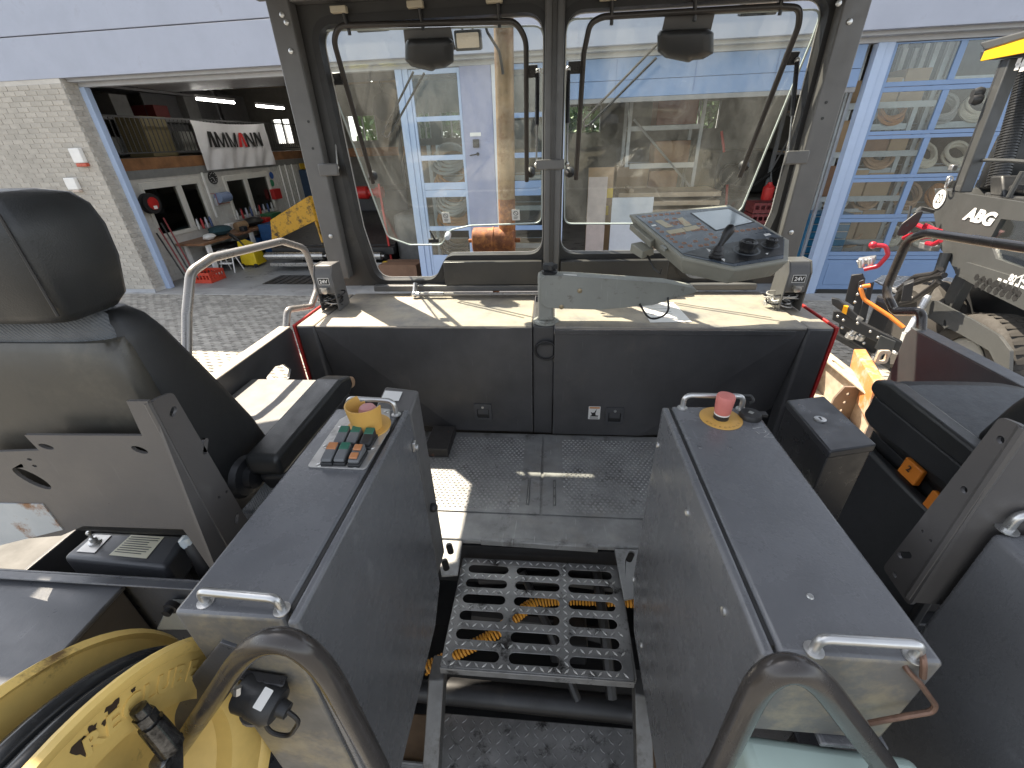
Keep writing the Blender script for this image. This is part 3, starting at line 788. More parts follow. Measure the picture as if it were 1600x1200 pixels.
# wall signs
for px, py, lab, col in ((424, 274, 'round blue mandatory sign on the wall past the second office window', (.03, .10, .35)), (425, 286, 'small green and white escape sign under the round blue sign', (.03, .25, .12))):
    a = Bu(px, py, uw + .012)
    m_ = MB()
    if 'round' in lab: m_.lathe(W(uw + .012, a[1], a[2]), BU, [(.11, 0), (.11, .004)], 20)
    else: m_.bbox(uw + .012, uw + .016, a[1] - .12, a[1] + .12, a[2] - .15, a[2] + .15)
    obj('wall_sign', m_, M('sign_' + str(px), col, .5), None, label=lab, cat='sign')
a = Bu(432, 303, uw + .1)
simple('first_aid_box', 'red box fixed to the wall past the second office window', 'box', [(uw + .012, uw + .16, a[1] - .2, a[1] + .2, a[2] - .16, a[2] + .16)], red_m, .01)
# workbench
t = bthing('workbench', 'long timber topped workbench on white legs under the office windows', 'workbench', -9.8, 12.5, 0)
obj('top', MB().bbox(-10.16, -9.35, 10.35, 14.6, .80, .86), M('bench_timber', (.25, .13, .07), .5, var=.3), t, bevel=.006)
for nn in (10.55, 12.3, 14.2):
    obj('leg', MB().bbox(-9.45, -9.38, nn - .06, nn + .06, .01, .80), white_m, t); obj('leg', MB().bbox(-10.1, -10.03, nn - .04, nn + .04, .01, .80), white_m, t)
obj('shelf', MB().bbox(-10.1, -9.45, 10.4, 14.4, .22, .25), M('bench_shelf', (.3, .3, .3), .6), t)
def bag(name, label, u, n, z, s, mat):
    m_ = MB().ball(W(u, n, z + s[2] / 2), (s[0] / 2, s[1] / 2, s[2] / 2), 10)
    for i, q in enumerate(m_.v):
        f_ = 1 + .12 * sin(i * 1.7); m_.v[i] = (W(u, n, 0).x + (q[0] - W(u, n, 0).x) * f_, W(u, n, 0).y + (q[1] - W(u, n, 0).y) * f_, q[2])
    return obj(name, m_, mat, None, label=label, cat='bag')
bag('tool_bag', 'dark teal cloth bag lying on the near half of the workbench', -9.72, 11.5, .86, (.5, .75, .26), M('teal_cloth', (.02, .06, .075), .8))
bag('rag_heap', 'white rags heaped at the near end of the workbench', -9.55, 10.85, .86, (.25, .4, .16), white_m)
bag('work_jacket', 'black jacket bundled on the workbench beside the brown discs', -9.75, 13.0, .86, (.5, .7, .25), black_m)
for i in range(5):
    nn = 12.05 + i * .085
    m_ = MB().lathe(W(-9.62, nn, .86 + .125), BN + BU * .25, [(.03, 0), (.12, 0), (.12, .06), (.03, .06)], 18)
    obj('grinding_disc', m_, M('brown_disc', (.30, .19, .10), .7), None, label=ORD[i] + ' brown sanding disc of the row on the workbench, counted from the bay opening', cat='disc', group='discs in a row on the workbench')
rr = random.Random(3)
for i in range(9):
    nn = 12.9 + i * .22; c_ = [(.5, .5, .48), (.35, .03, .03), (.45, .45, .5), (.06, .09, .2)][i % 4]
    m_ = MB().lathe(W(uw + .08, nn, 1.06), Z_, [(.033, 0), (.035, .01), (.035, .17 + rr.random() * .06), (.02, .25), (.02, .28)], 10)
    obj('spray_can', m_, M('can_%d' % (i % 4), c_, .35, .3), None, label='%s spray can, %s from the left on the second office window sill' % (('pale', 'red', 'grey', 'blue')[i % 4], ORD[i]), cat='can', group='cans on the far window sill')
for i in range(4):
    m_ = MB().lathe(W(uw + .10, 11.25 + i * .16, 1.06), Z_, [(.035, 0), (.035, .2), (.02, .24), (.02, .27)], 10)
    obj('spray_can', m_, M('can_%d' % (i % 4), (.5, .5, .48), .35, .3), None, label=ORD[i] + ' spray can from the left on the first office window sill', cat='can', group='cans on the near window sill')
# clutter on, under and above the bench
blk = M('case_black', (.02, .02, .022), .5); crb = M('crate_blue', (.02, .10, .30), .5); grn = M('case_green', (.03, .12, .05), .5)
for lb, cat, q, mt in (('black tool case under the near half of the workbench', 'case', (-9.95, -9.5, 11.0, 11.9, .26, .62), blk),
    ('blue plastic crate on the shelf under the far half of the workbench', 'crate', (-9.95, -9.5, 12.6, 13.4, .26, .55), crb),
    ('small black case beside the blue crate under the workbench', 'case', (-9.9, -9.5, 13.5, 14.1, .26, .60), blk),
    ('green case at the far end of the workbench top', 'case', (-10.0, -9.6, 13.75, 14.3, .862, 1.10), grn),
    ('white carton standing against the wall on the workbench', 'box', (-10.12, -9.95, 12.2, 12.5, .862, 1.05), white_m),
    ('red tool box between the black jacket and the green case', 'box', (-9.9, -9.6, 13.42, 13.7, .862, 1.02), red_m),
    ('dark vice block near the front edge of the workbench', 'vice', (-9.5, -9.36, 11.98, 12.16, .862, 1.0), blk),
    ('yellow bucket on the floor right of the blue tool trolley', 'bucket', (-8.6, -8.3, 13.6, 13.9, .01, .38), M('bucket_yellow', (.6, .42, .03), .45)),
    ('grey fuse box on the wall left of the paper roll', 'fuse box', (-10.185, -10.08, 12.2, 12.32, 1.55, 1.75), trim_m)):
    simple(cat.replace(' ', '_') if cat != 'vice' else 'bench_vice', lb, cat, [q], mt, .02)
# red crate on the floor
def crate(name, label, cat, u0, u1, nA, nB, z0, h_, mat, group=None):
    t = bthing(name, label, cat, (u0 + u1) / 2, (nA + nB) / 2, z0, group)
    w_ = .02
    obj('base', MB().bbox(u0, u1, nA, nB, z0, z0 + .02), mat, t)
    for q in ((u0, u1, nA, nA + w_), (u0, u1, nB - w_, nB), (u0, u0 + w_, nA + w_, nB - w_), (u1 - w_, u1, nA + w_, nB - w_)):
        m_ = MB().bbox(*q, z0 + .02, z0 + h_ * .35).bbox(*q, z0 + h_ * .75, z0 + h_)
        L_ = max(q[1] - q[0], q[3] - q[2]); k = 5
        for i in range(k + 1):
            if q[1] - q[0] > q[3] - q[2]: a_ = q[0] + (q[1] - q[0] - .03) * i / k; m_.bbox(a_, a_ + .03, q[2], q[3], z0 + h_ * .35, z0 + h_ * .75)
            else: a_ = q[2] + (q[3] - q[2] - .03) * i / k; m_.bbox(q[0], q[1], a_, a_ + .03, z0 + h_ * .35, z0 + h_ * .75)
        obj('side', m_, mat, t)
    return t
crate('plastic_crate', 'red plastic crate on the workshop floor at the near end of the workbench', 'crate', -9.45, -8.95, 9.72, 10.25, .01, .26, M('crate_red', (.55, .06, .03), .5))
# yellow charger box
t = bthing('battery_charger', 'yellow wheeled charger box with black hoses on the workshop floor', 'charger', -9.0, 11.5, 0)
obj('case', MB().hexa([W(-9.25, 11.3, .06), W(-8.75, 11.3, .06), W(-8.75, 11.75, .06), W(-9.25, 11.75, .06)], [W(-9.2, 11.35, .72), W(-8.8, 11.35, .55), W(-8.8, 11.7, .55), W(-9.2, 11.7, .72)]), M('charger_yellow', (.70, .50, .02), .4), t, bevel=.02)
obj('hose', MB().tube(fillet([W(-9.2, 11.4, .7), W(-9.3, 11.2, 1.0), W(-9.0, 11.1, .9), W(-8.85, 11.25, .5)], .12), .025, 8), black_m, t)
for du in (-.2, .2): obj('wheel', MB().cyl(W(-9 + du, 11.27, .06), W(-9 + du, 11.31, .06), .055, seg=14), black_m, t)
# folding step
t = bthing('step_stool', 'small white folding step stool beside the yellow charger', 'step stool', -9.25, 10.9, 0)
for s_ in (-1, 1):
    obj('leg', MB().cyl(W(-9.25 + .2 * s_, 10.72, .01), W(-9.25 + .16 * s_, 10.9, .55), .015, seg=8), white_m, t)
    obj('leg', MB().cyl(W(-9.25 + .2 * s_, 11.1, .01), W(-9.25 + .16 * s_, 10.92, .55), .015, seg=8), white_m, t)
obj('step', MB().bbox(-9.43, -9.07, 10.72, 10.82, .24, .27), white_m, t); obj('seat', MB().bbox(-9.43, -9.07, 10.78, 11.04, .55, .58), white_m, t)
# blue tool trolley
t = bthing('tool_trolley', 'dark blue wheeled tool trolley between the workbench and the yellow hopper', 'trolley', -9.0, 12.9, 0)
obj('cabinet', MB().bbox(-9.35, -8.75, 12.6, 13.3, .14, .95), blue_m, t, bevel=.015)
for i in range(4): obj('drawer', MB().bbox(-9.30, -8.80, 12.585, 12.599, .20 + i * .18, .35 + i * .18), blue_m, t, bevel=.005)
for u_ in (-9.28, -8.82):
    for n_ in (12.68, 13.22): obj('castor', MB().cyl(W(u_ - .02, n_, .06), W(u_ + .02, n_, .06), .055, seg=12), black_m, t)
# long poles leaning at the jamb
for i in range(4):
    m_ = MB().cyl(W(-9.62 + i * .05, 9.75 + i * .05, .01), W(-9.9 + i * .02, 9.7 + i * .1, 1.25 + .1 * i), .018, seg=8)
    obj('steel_bar', m_, M('dark_red_bar', (.20, .03, .03), .5) if i % 2 else black_m, None, label=ORD[i] + ' thin bar from the left leaning behind the left door jamb', cat='bar', group='bars leaning behind the left door jamb')
# blue wall cabinet far in
t = bthing('wall_cabinet', 'dark blue wall cabinet with a yellow sign at the far end of the office wall', 'cabinet', uw + .25, 17.6, 1.0)
obj('case', MB().bbox(uw + .02, uw + .5, 16.9, 18.3, .6, 2.2), M('cab_blue', (.03, .055, .10), .4), t, bevel=.01)
obj('door_slot', MB().bbox(uw + .501, uw + .51, 17.4, 17.6, 1.3, 1.9), black_m, t)
obj('sign', MB().bbox(uw + .1, uw + .14, 16.9, 18.2, 2.22, 2.42), M('sign_yellow', (.55, .35, .02), .5), t)
# shelves behind the mezzanine railing
def rack(name, label, u0, u1, nA, nB, z0, levels, top, mat, group=None, boxes=None, along='n'):
    t = bthing(name, label, 'rack', (u0 + u1) / 2, (nA + nB) / 2, z0, group)
    for u_ in (u0, u1 - .06):
        for n_ in (nA, nB - .06): obj('post', MB().bbox(u_, u_ + .06, n_, n_ + .06, z0, top), mat, t)
    for z in levels: obj('shelf', MB().bbox(u0 + .061, u1 - .061, nA + .002, nB - .002, z, z + .06), mat, t)
    return t
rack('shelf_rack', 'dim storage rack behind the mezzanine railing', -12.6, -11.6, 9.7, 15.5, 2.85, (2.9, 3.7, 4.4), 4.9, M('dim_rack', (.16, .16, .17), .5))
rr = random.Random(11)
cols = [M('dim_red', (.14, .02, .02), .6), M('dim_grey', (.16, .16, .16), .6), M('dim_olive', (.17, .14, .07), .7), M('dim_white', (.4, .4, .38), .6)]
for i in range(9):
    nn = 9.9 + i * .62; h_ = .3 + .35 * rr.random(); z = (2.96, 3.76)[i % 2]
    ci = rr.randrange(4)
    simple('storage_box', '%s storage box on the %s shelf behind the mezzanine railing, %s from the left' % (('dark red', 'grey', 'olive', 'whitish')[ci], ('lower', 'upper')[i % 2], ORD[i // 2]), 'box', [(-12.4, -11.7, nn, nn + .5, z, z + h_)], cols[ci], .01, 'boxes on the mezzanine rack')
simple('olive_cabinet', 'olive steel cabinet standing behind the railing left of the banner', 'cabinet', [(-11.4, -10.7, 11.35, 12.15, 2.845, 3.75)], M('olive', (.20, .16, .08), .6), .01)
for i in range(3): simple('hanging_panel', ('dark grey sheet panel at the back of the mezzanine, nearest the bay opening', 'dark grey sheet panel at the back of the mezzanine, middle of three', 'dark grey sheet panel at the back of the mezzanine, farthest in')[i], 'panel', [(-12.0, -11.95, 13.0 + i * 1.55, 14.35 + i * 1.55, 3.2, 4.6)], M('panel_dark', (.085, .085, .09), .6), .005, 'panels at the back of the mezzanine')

# ---- yellow hopper of a machine parked inside the first bay
t = bthing('hopper_machine', 'asphalt paver with worn yellow hopper and steel push rollers inside the open bay', 'paver', -6.0, 13.0, 0)
hy = M('hopper_yellow', (.62, .33, .02), .45, var=.12, spot=(.05, .028, .012), samt=.55, sscale=6)
N1 = 11.3
a = Bn(422, 344, N1); c = Bn(474, 308, N1); d = Bn(426, 378, N1); e_ = Bn(486, 347, N1)
pA, pC, pD, pE = W(a[0], N1, a[2]), W(c[0], N1 + .25, c[2]), W(d[0] - .02, N1, d[2]), W(e_[0], N1 + .25, e_[2])
obj('wing_plate', MB().prism([pD, pE, pC, pA], BN * .04), hy, t, bevel=.008)
c2 = Bn(484, 310, N1); f_ = Bn(530, 345, N1); g_ = Bn(530, 365, N1)
pw = MB().prism([pE, W(-6.5, N1 + .4, e_[2] - .25), W(-6.5, N1 + .9, c[2] - .15), W(c2[0] + .1, N1 + .35, c[2] - .02), pC], BN * .04); obj('wing_back', pw, hy, t, bevel=.008)
obj('hopper_side', MB().prism([pE + V((0, 0, -.02)), W(e_[0] + .15, N1 + .1, .55), W(e_[0] + .3, N1 + 1.6, .55), W(e_[0] + .05, N1 + 1.6, e_[2])], -BU * .05), hy, t, bevel=.008)
obj('hopper_floor', MB().hexa([W(-8.3, N1, .55), W(-4.6, N1, .55), W(-4.6, 13.4, .75), W(-8.3, 13.4, .75)], [W(-8.3, N1, .62), W(-4.6, N1, .62), W(-4.6, 13.4, 1.2), W(-8.3, 13.4, 1.2)]), greasy, t, bevel=.01)
obj('front_beam', MB().bbox(-8.0, -4.55, N1 - .25, N1 - .02, .42, .60), greasy, t, bevel=.01)
for u0, u1 in ((-8.15, -6.35), (-6.2, -4.75)):
    obj('push_roller', MB().lathe(W(u0, N1 - .42, .42), BU, [(.04, 0), (.04, .08), (.10, .08), (.10, u1 - u0 - .08), (.04, u1 - u0 - .08), (.04, u1 - u0)], 20), steel, t)
obj('bumper_bar', MB().bbox(-8.0, -4.8, N1 - .50, N1 - .40, .16, .26), steel, t, bevel=.01)
for u0 in (-7.6, -5.3): obj('track', MB().bbox(u0, u0 + .45, 11.6, 15.4, .01, .75), greasy, t, bevel=.15)
obj('engine_hood', MB().bbox(-7.2, -4.9, 13.6, 15.6, .7, 1.75), M('hood_dark', (.05, .05, .055), .5), t, bevel=.03)
obj('red_motor', MB().lathe(W(-6.35, 12.9, 1.75), BU, [(.12, 0), (.17, .03), (.17, .55), (.10, .6), (.10, .8), (.15, .82), (.15, 1.0), (.05, 1.02)], 16), red_m, t)
obj('canopy_post', MB().bbox(-5.0, -4.9, 13.7, 13.8, 1.75, 3.4), black_m, t); obj('canopy_post', MB().bbox(-7.1, -7.0, 13.7, 13.8, 1.75, 3.4), black_m, t)
# cardboard box, yellow post on the floor at the end of the bay
a = Bz(640, 436, .01)
t = bthing('cardboard_box', 'brown cardboard box on the workshop floor beside the pale blue door frame', 'box', -3.95, 10.2, 0)
obj('box_body', MB().bbox(-4.55, -3.6, 9.95, 10.6, .008, .40), carton2, t, bevel=.006)
obj('flap', MB().bbox(-4.54, -3.61, 9.96, 10.25, .401, .412), carton2, t)
a = Bz(606, 434, .01)
t = bthing('bollard_post', 'short yellow post standing near the cardboard box', 'post', a[0], a[1], 0)
obj('post', MB().bbox(a[0] - .05, a[0] + .05, a[1] - .05, a[1] + .05, .06, .42), M('post_yellow', (.65, .42, .02), .45), t, bevel=.01)
obj('foot', MB().bbox(a[0] - .08, a[0] + .08, a[1] - .08, a[1] + .08, .008, .058), alu, t, bevel=.005)

# things seen through the left pane, deep in the first bay
a = Bn(602, 168, 12.0)
t = bthing('ceiling_reel', 'black hose reel hanging from the ceiling, seen through the left pane', 'reel', a[0], 12.0, a[2])
obj('drum', MB().lathe(W(a[0], 12.0, a[2]), -BN + BU * .3, [(.05, -.1), (.30, -.09), (.30, -.05), (.17, -.04), (.17, .04), (.30, .05), (.30, .09), (.05, .1)], 28), black_m, t)
obj('arm', MB().tube(fillet([W(a[0], 12.1, a[2]), W(a[0] - .1, 12.1, a[2] + .55), W(a[0] - .35, 12.1, a[2] + .9), W(a[0] - .35, 12.1, 4.95)], .15), .03, 8), black_m, t)
simple('added_dark_cabinet', 'tall dark grey cabinet added to darken the bay behind the red motor', 'cabinet', [(-5.6, -4.4, 15.8, 16.5, .01, 2.4)], M('cabinet_dark', (.07, .07, .072), .5), .02)  # dark cabinet and board added to darken the pale back of the bay
simple('added_dark_board', 'dark board added beside the tall dark grey cabinet to darken the bay', 'board', [(-4.3, -3.1, 15.2, 15.3, .01, 2.1)], M('board_brown', (.10, .075, .055), .7, var=.3), .01)
simple('machine_cover', 'grey tarpaulin cover over a machine left of the narrow glazed door', 'cover', [(-4.6, -3.45, 11.4, 12.8, .01, 1.35)], M('tarp_grey', (.12, .12, .115), .6, var=.2), .12)
simple('red_stand', 'thin red stand beside the tarpaulin covered machine', 'stand', [(-4.75, -4.70, 11.2, 11.25, .01, 2.1)], red_m, .005)
# ---- middle bay
def panelthing(name, label, cat, px0, py0, px1, n, zt, th, mat, lean=.15, grp=None):
    a = Bn(px0, py0, n); c = Bn(px1, py0, n); zt = a[2] if zt is None else zt
    m_ = MB().hexa([W(a[0], n - lean, .008), W(c[0], n - lean, .008), W(c[0], n - lean + th, .008), W(a[0], n - lean + th, .008)], [W(a[0], n, zt), W(c[0], n, zt), W(c[0], n + th, zt), W(a[0], n + th, zt)])
    return obj(name, m_, mat, None, bevel=.003, label=label, cat=cat, group=grp)
panelthing('cardboard_sheet', 'tall plain cardboard sheet leaning in the middle bay behind the pinkish board', 'cardboard', 920, 262, 960, 11.0, None, .02, carton)
panelthing('pinkish_board', 'tall narrow pinkish white board standing in front of the cardboard sheet', 'board', 920, 277, 950, 10.7, None, .04, M('pink_white', (.55, .46, .42), .7, var=.1))
panelthing('white_board', 'wide white board with faint writing standing right of the pinkish board', 'board', 957, 309, 1022, 10.6, None, .05, M('cool_white', (.60, .62, .66), .5, var=.06))
a = Bn(949, 303, 10.9)
simple('yellow_label_bin', 'small yellow bin label block between the pinkish and white boards', 'label', [(a[0] - .12, a[0] + .12, 10.85, 10.9, a[2] - .08, a[2] + .12), (a[0] - .1, a[0] + .05, 10.85, 10.9, a[2] - .45, a[2] - .25)], M('label_yellow', (.65, .45, .03), .5), .003)
tim = bthing('timber_stack', 'stack of pale timber boards separated by battens behind the white board', 'timber', 2.4, 11.9, 0)
obj('pallet', MB().bbox(1.2, 3.5, 11.45, 12.5, .01, .5), wood_m, tim)
for i in range(7): obj('board', MB().bbox(1.15 + .02 * (i % 2), 3.5, 11.4, 12.6, .52 + i * .19, .57 + i * .19 + .05), wood_m, tim, bevel=.004); obj('batten', MB().bbox(1.4, 1.5, 11.45, 12.5, .625 + i * .19, .705 + i * .19), wood_m, tim)
# racking with frames
def bayrack(name, label, u0, u1, nA, nB, levels, top, group=None):
    t = bthing(name, label, 'rack', (u0 + u1) / 2, nA, 0, group)
    for u_ in (u0, u1):
        for n_ in (nA, nB): obj('post', MB().bbox(u_ - .04, u_ + .04, n_ - .035, n_ + .035, .008, top), galv, t)
        m_ = MB(); z = .3; k = 0
        while z + .9 < top: m_.cyl(W(u_, nA + .04 if k % 2 else nB - .04, z), W(u_, nB - .04 if k % 2 else nA + .04, z + .9), .018, seg=6); z += .9; k += 1
        obj('brace', m_, galv, t)
    for z in levels:
        obj('beam', MB().bbox(u0 + .041, u1 - .041, nA - .02, nA + .02, z - .1, z), galv, t); obj('beam', MB().bbox(u0 + .041, u1 - .041, nB - .02, nB + .02, z - .1, z), galv, t)
        obj('deck', MB().bbox(u0 + .045, u1 - .045, nA + .025, nB - .025, z - .05, z - .02), M('deck_board', (.30, .24, .17), .8), t)
    return t
bayrack('pallet_rack', 'galvanised rack frame standing across the middle bay behind the white board', 1.42, 3.15, 12.8, 13.9, (1.45, 2.3, 3.15), 4.3)
m_ = MB().cyl(W(1.5, 12.74, 3.3), W(3.1, 12.74, 1.75), .03, seg=6); obj('steel_bar', m_, galv, None, label='diagonal brace bar crossing the rack in the middle bay', cat='bar')
for i, (u0, u1, z, h_, mt, lb) in enumerate(((2.05, 3.0, 3.16, .75, M('box_maroon', (.16, .05, .035), .6), 'maroon crate on the top level of the middle bay rack'), (1.2, 2.0, 1.46, .78, carton, 'pale cardboard box on the lower level of the middle bay rack'), (2.02, 2.75, 1.46, .68, carton2, 'brown carton beside the pale box on the middle bay rack'), (2.1, 2.95, 2.31, .5, carton2, 'brown carton on the middle level of the middle bay rack'))):
    simple('storage_carton', lb, 'box', [(u0, u1, 12.75, 13.6, z, z + h_)], mt, .008)
simple('label_strip', 'white label strip along the middle beam of the rack in the middle bay', 'label', [(1.5, 3.1, 12.72, 12.735, 2.2, 2.32)], white_m, .002)
simple('label_strip', 'short white label plate at the lower right of the middle bay rack', 'label', [(2.75, 3.15, 12.72, 12.735, 1.28, 1.40)], white_m, .002)
# dark machine body standing in the middle bay
t = bthing('covered_machine', 'dark grey machine body with red poles standing in the right of the middle bay', 'machine', 4.3, 13, 0)
gm = M('machine_olive_grey', (.075, .07, .06), .55, var=.3, scale=3)
obj('body', MB().bbox(3.4, 5.6, 12.0, 14.6, .25, 1.55), gm, t, bevel=.06)
obj('upper_body', MB().bbox(3.7, 5.4, 12.8, 14.4, 1.551, 2.55), M('machine_dark', (.03, .029, .028), .5), t, bevel=.06)
obj('hose', MB().ring(W(4.0, 12.6, 2.0), BN, .25, .04).tube(fillet([W(3.8, 12.5, 1.8), W(4.4, 12.3, 1.7), W(5.2, 12.4, 2.3)], .3), .05, 8), black_m, t)
obj('red_pole', MB().cyl(W(3.42, 12.0, 2.98), W(3.56, 11.98, 2.55), .03, seg=8), red_m, t); obj('red_pole', MB().cyl(W(3.77, 11.97, 1.85), W(3.86, 11.97, 1.25), .03, seg=8), red_m, t)
for i in range(2): obj('track', MB().bbox(3.5 + i * 1.5, 4.0 + i * 1.5, 11.9, 14.7, .01, .6), black_m, t, bevel=.1)
# rack at the right side of the middle bay with boxes
bayrack('shelf_rack', 'tall rack of cartons and bins just inside the right edge of the middle bay', 5.0, 6.6, 10.2, 11.1, (.9, 1.75, 2.55, 3.35), 4.4)
bayrack('shelf_rack', 'deeper rack in the middle bay right of the dark machine', 4.85, 6.5, 11.6, 12.4, (.9, 1.75, 2.55, 3.35), 4.4)
rr = random.Random(5)
for lv, z in enumerate((.902, 1.752, 2.552, 3.352)):
    u_ = 5.08; ci = 0
    while u_ < 6.3:
        w_ = rr.uniform(.28, .5); h_ = rr.uniform(.28, .6)
        simple('carton', 'carton on the %s shelf at the right bay edge, %s from the left' % (('lowest', 'second', 'third', 'top')[lv], ORD[ci]), 'box', [(u_, u_ + w_, 10.26, 10.9, z - .018, z + h_)], (carton, carton2)[rr.randrange(2)], .006, 'cartons on the right hand rack'); u_ += w_ + .03; ci += 1
t = bthing('drawer_cabinet', 'blue steel drawer cabinet at the foot of the right jamb of the middle bay', 'cabinet', 5.0, 9.8, 0)
obj('case', MB().bbox(4.72, 5.5, 9.62, 10.14, .008, 1.5), M('cab_azure', (.02, .13, .25), .4), t, bevel=.01)
for i in range(10): obj('drawer', MB().bbox(4.74, 5.48, 9.605, 9.619, .05 + i * .143, .165 + i * .143), M('drawer_azure', (.025, .17, .31), .35), t, bevel=.004)
for i in range(10): obj('pull', MB().bbox(4.75, 5.47, 9.59, 9.604, .165 + i * .143, .178 + i * .143), alu, t)
a = Bn(1200, 300, 10.4)
t = bthing('red_canister', 'small red canister on a crate at the right of the middle bay', 'canister', a[0], 10.4, a[2])
obj('can', MB().lathe(W(a[0], 10.4, a[2] - .15), Z_, [(.10, 0), (.11, .03), (.11, .24), (.05, .3), (.04, .34)], 16), red_m, t)
for i in range(3):
    crate('slotted_crate', ('dark red slotted crate directly under the red canister, top of the stack', 'dark red slotted crate in the middle of the stack under the canister', 'dark red slotted crate at the bottom of the stack under the canister')[i], 'crate', a[0] - .28, a[0] + .3, 10.2, 10.7, a[2] - .17 - .22 * (i + 1), .2, M('crate_dark', (.16, .03, .03), .6), 'dark red crates under the canister')
obj('crate_stand', MB().bbox(a[0] - .3, a[0] + .35, 10.15, 10.75, .008, a[2] - .17 - .66), blue_m, None, bevel=.01, label='blue cabinet carrying the stack of dark red crates', cat='cabinet')
# rails of the middle door
for u_ in (4.70,): obj('door_track', MB().bbox(u_, u_ + .05, n0 + .2, n0 + .26, .01, 4.1), galv, ws)

# ---- behind the closed door: racks of coiled hoses
def hrack(u0, u1, nA, nB, lab): return bayrack('hose_rack', lab, u0, u1, nA, nB, (.75, 1.5, 2.25, 3.0, 3.7), 4.25)
hrack(5.15, 6.3, 10.3, 11.2, 'galvanised rack of coiled hoses behind the first column of door panes')
hrack(6.5, 8.2, 10.3, 11.2, 'galvanised rack of coiled hoses behind the other columns of door panes')
hm = [M('hose_cream', (.70, .62, .50), .5), M('hose_brown', (.42, .25, .14), .5), M('hose_black', (.03, .03, .03), .5), M('hose_orange', (.50, .20, .05), .5), M('hose_grey', (.35, .34, .33), .5)]
rr = random.Random(21)
for zi, z in enumerate((.75, 1.5, 2.25, 3.0)):
    for ui, u_ in enumerate((5.45, 6.0, 6.8, 7.35, 7.9)):
        m_ = MB(); R0 = rr.uniform(.20, .27)
        c_ = W(u_ + rr.uniform(-.04, .04), 10.38, z + .02)
        for k in range(4):
            m_.ring(c_ + V((rr.uniform(-.015, .015), rr.uniform(-.02, .02), R0 * .55 + .03 + .030 * k)), (rr.uniform(-.3, .3), -.75, rr.uniform(.5, .7)), R0 - .012 * k, .03, 22, 6)
        ci = (0, 1, 0, 4, 3)[rr.randrange(5)]
        obj('hose_coil', m_, hm[ci], None, label='%s hose coil, %s from the left on the %s shelf behind the closed door' % (('cream', 'brown', 'black', 'orange', 'grey')[ci], ORD[ui], ('lowest', 'second', 'third', 'top')[zi]), cat='hose', group='hose coils behind the closed door')
# coils and cases behind the narrow glazed doors
for i, (z, c_) in enumerate(((2.45, 3), (2.05, 4), (2.85, 4), (1.75, 3), (1.2, 2))):
    m_ = MB()
    for k in range(4): m_.ring(W(-2.55 + .02 * k, 9.9, z - .25 + .05 * k), (.1 * k - .1, -.6, .8), .36 - .03 * k, .035, 24, 6)
    obj('hose_coil', m_, hm[c_], None, label='%s hose coil behind the narrow glazed door, %s from the floor up' % (('cream', 'brown', 'black', 'orange', 'grey')[c_], {1.2: 'first', 1.75: 'second', 2.05: 'third', 2.45: 'fourth', 2.85: 'fifth'}[z]), cat='hose', group='hose coils behind the narrow door')
bayrack('hose_rack', 'rack standing behind the narrow pale blue glazed door', -2.98, -2.05, 10.0, 10.7, (.9, 1.7, 2.3), 2.9)
bayrack('hose_rack', 'rack standing behind the exhaust pipe and its glazed door', -1.35, -.5, 10.0, 10.7, (.9, 1.7, 2.3), 2.9)
# ================================================================== THE PAVER WE STAND ON
FL = -1.385                     # operator floor
SH = -0.763                     # top of the front cowl
YC = 1.885                      # cowl front
pav = thing('road_paver', 'dark grey operator platform with cowl, floor plates and side panels in the foreground', 'paver', (0, 1.5, -2.95))
side_red = red_m
# ---- floor
m_ = MB().box((-1.24, 1.165, FL - .03), (1.24, 1.89, FL - .004)); obj('floor_pan', m_, floor_m, pav, bevel=.006)
m_ = MB().box((-1.24, 1.159, FL - .26), (1.24, 1.164, FL - .031)); obj('floor_lip', m_, greasy, pav)
for x0, x1 in ((-.62, -.034), (-.022, .64)):
    inner = -.034 if x0 < -.3 else -.022
    hx = (inner - .052) if x0 < -.3 else (inner + .052)
    hole = [(hx - .007, 1.36), (hx + .007, 1.36), (hx + .007, 1.52), (hx - .007, 1.52)]
    m_ = MB().plate([(x0, 1.31), (x1, 1.31), (x1, 1.862), (x0, 1.862)], [hole], (0, 0, -.0035), (0, 0, FL + .002))
    pl = obj('floor_plate', m_, floor_m, pav)
    m_ = MB().tube(fillet([(hx, 1.365, FL - .006), (hx, 1.37, FL + .003), (hx, 1.51, FL + .003), (hx, 1.515, FL - .006)], .004), .0036, 6); obj('pull_bar', m_, dimple_m, pl)
    nub = MB(); nub.smooth = True; r = 0; y = 1.335
    while y < 1.84:
        x = x0 + .02 + (.011 if r % 2 else 0)
        while x < x1 - .02:
            if abs(x - hx) > .035 and abs(x - inner) > .055 + .0 * r:
                k = nub.add([(x + .0062 * cos(t * pi / 3), y + .0062 * sin(t * pi / 3), FL + .002) for t in range(6)] + [(x + .0034 * cos(t * pi / 3), y + .0034 * sin(t * pi / 3), FL + .0052) for t in range(6)])
                for t in range(6): nub.face((k + t, k + (t + 1) % 6, k + 6 + (t + 1) % 6, k + 6 + t))
                nub.face(range(k + 6, k + 12))
            x += .022
        y += .0165; r += 1
    obj('raised_dimples', nub, dimple_m, pl, kind='stuff')
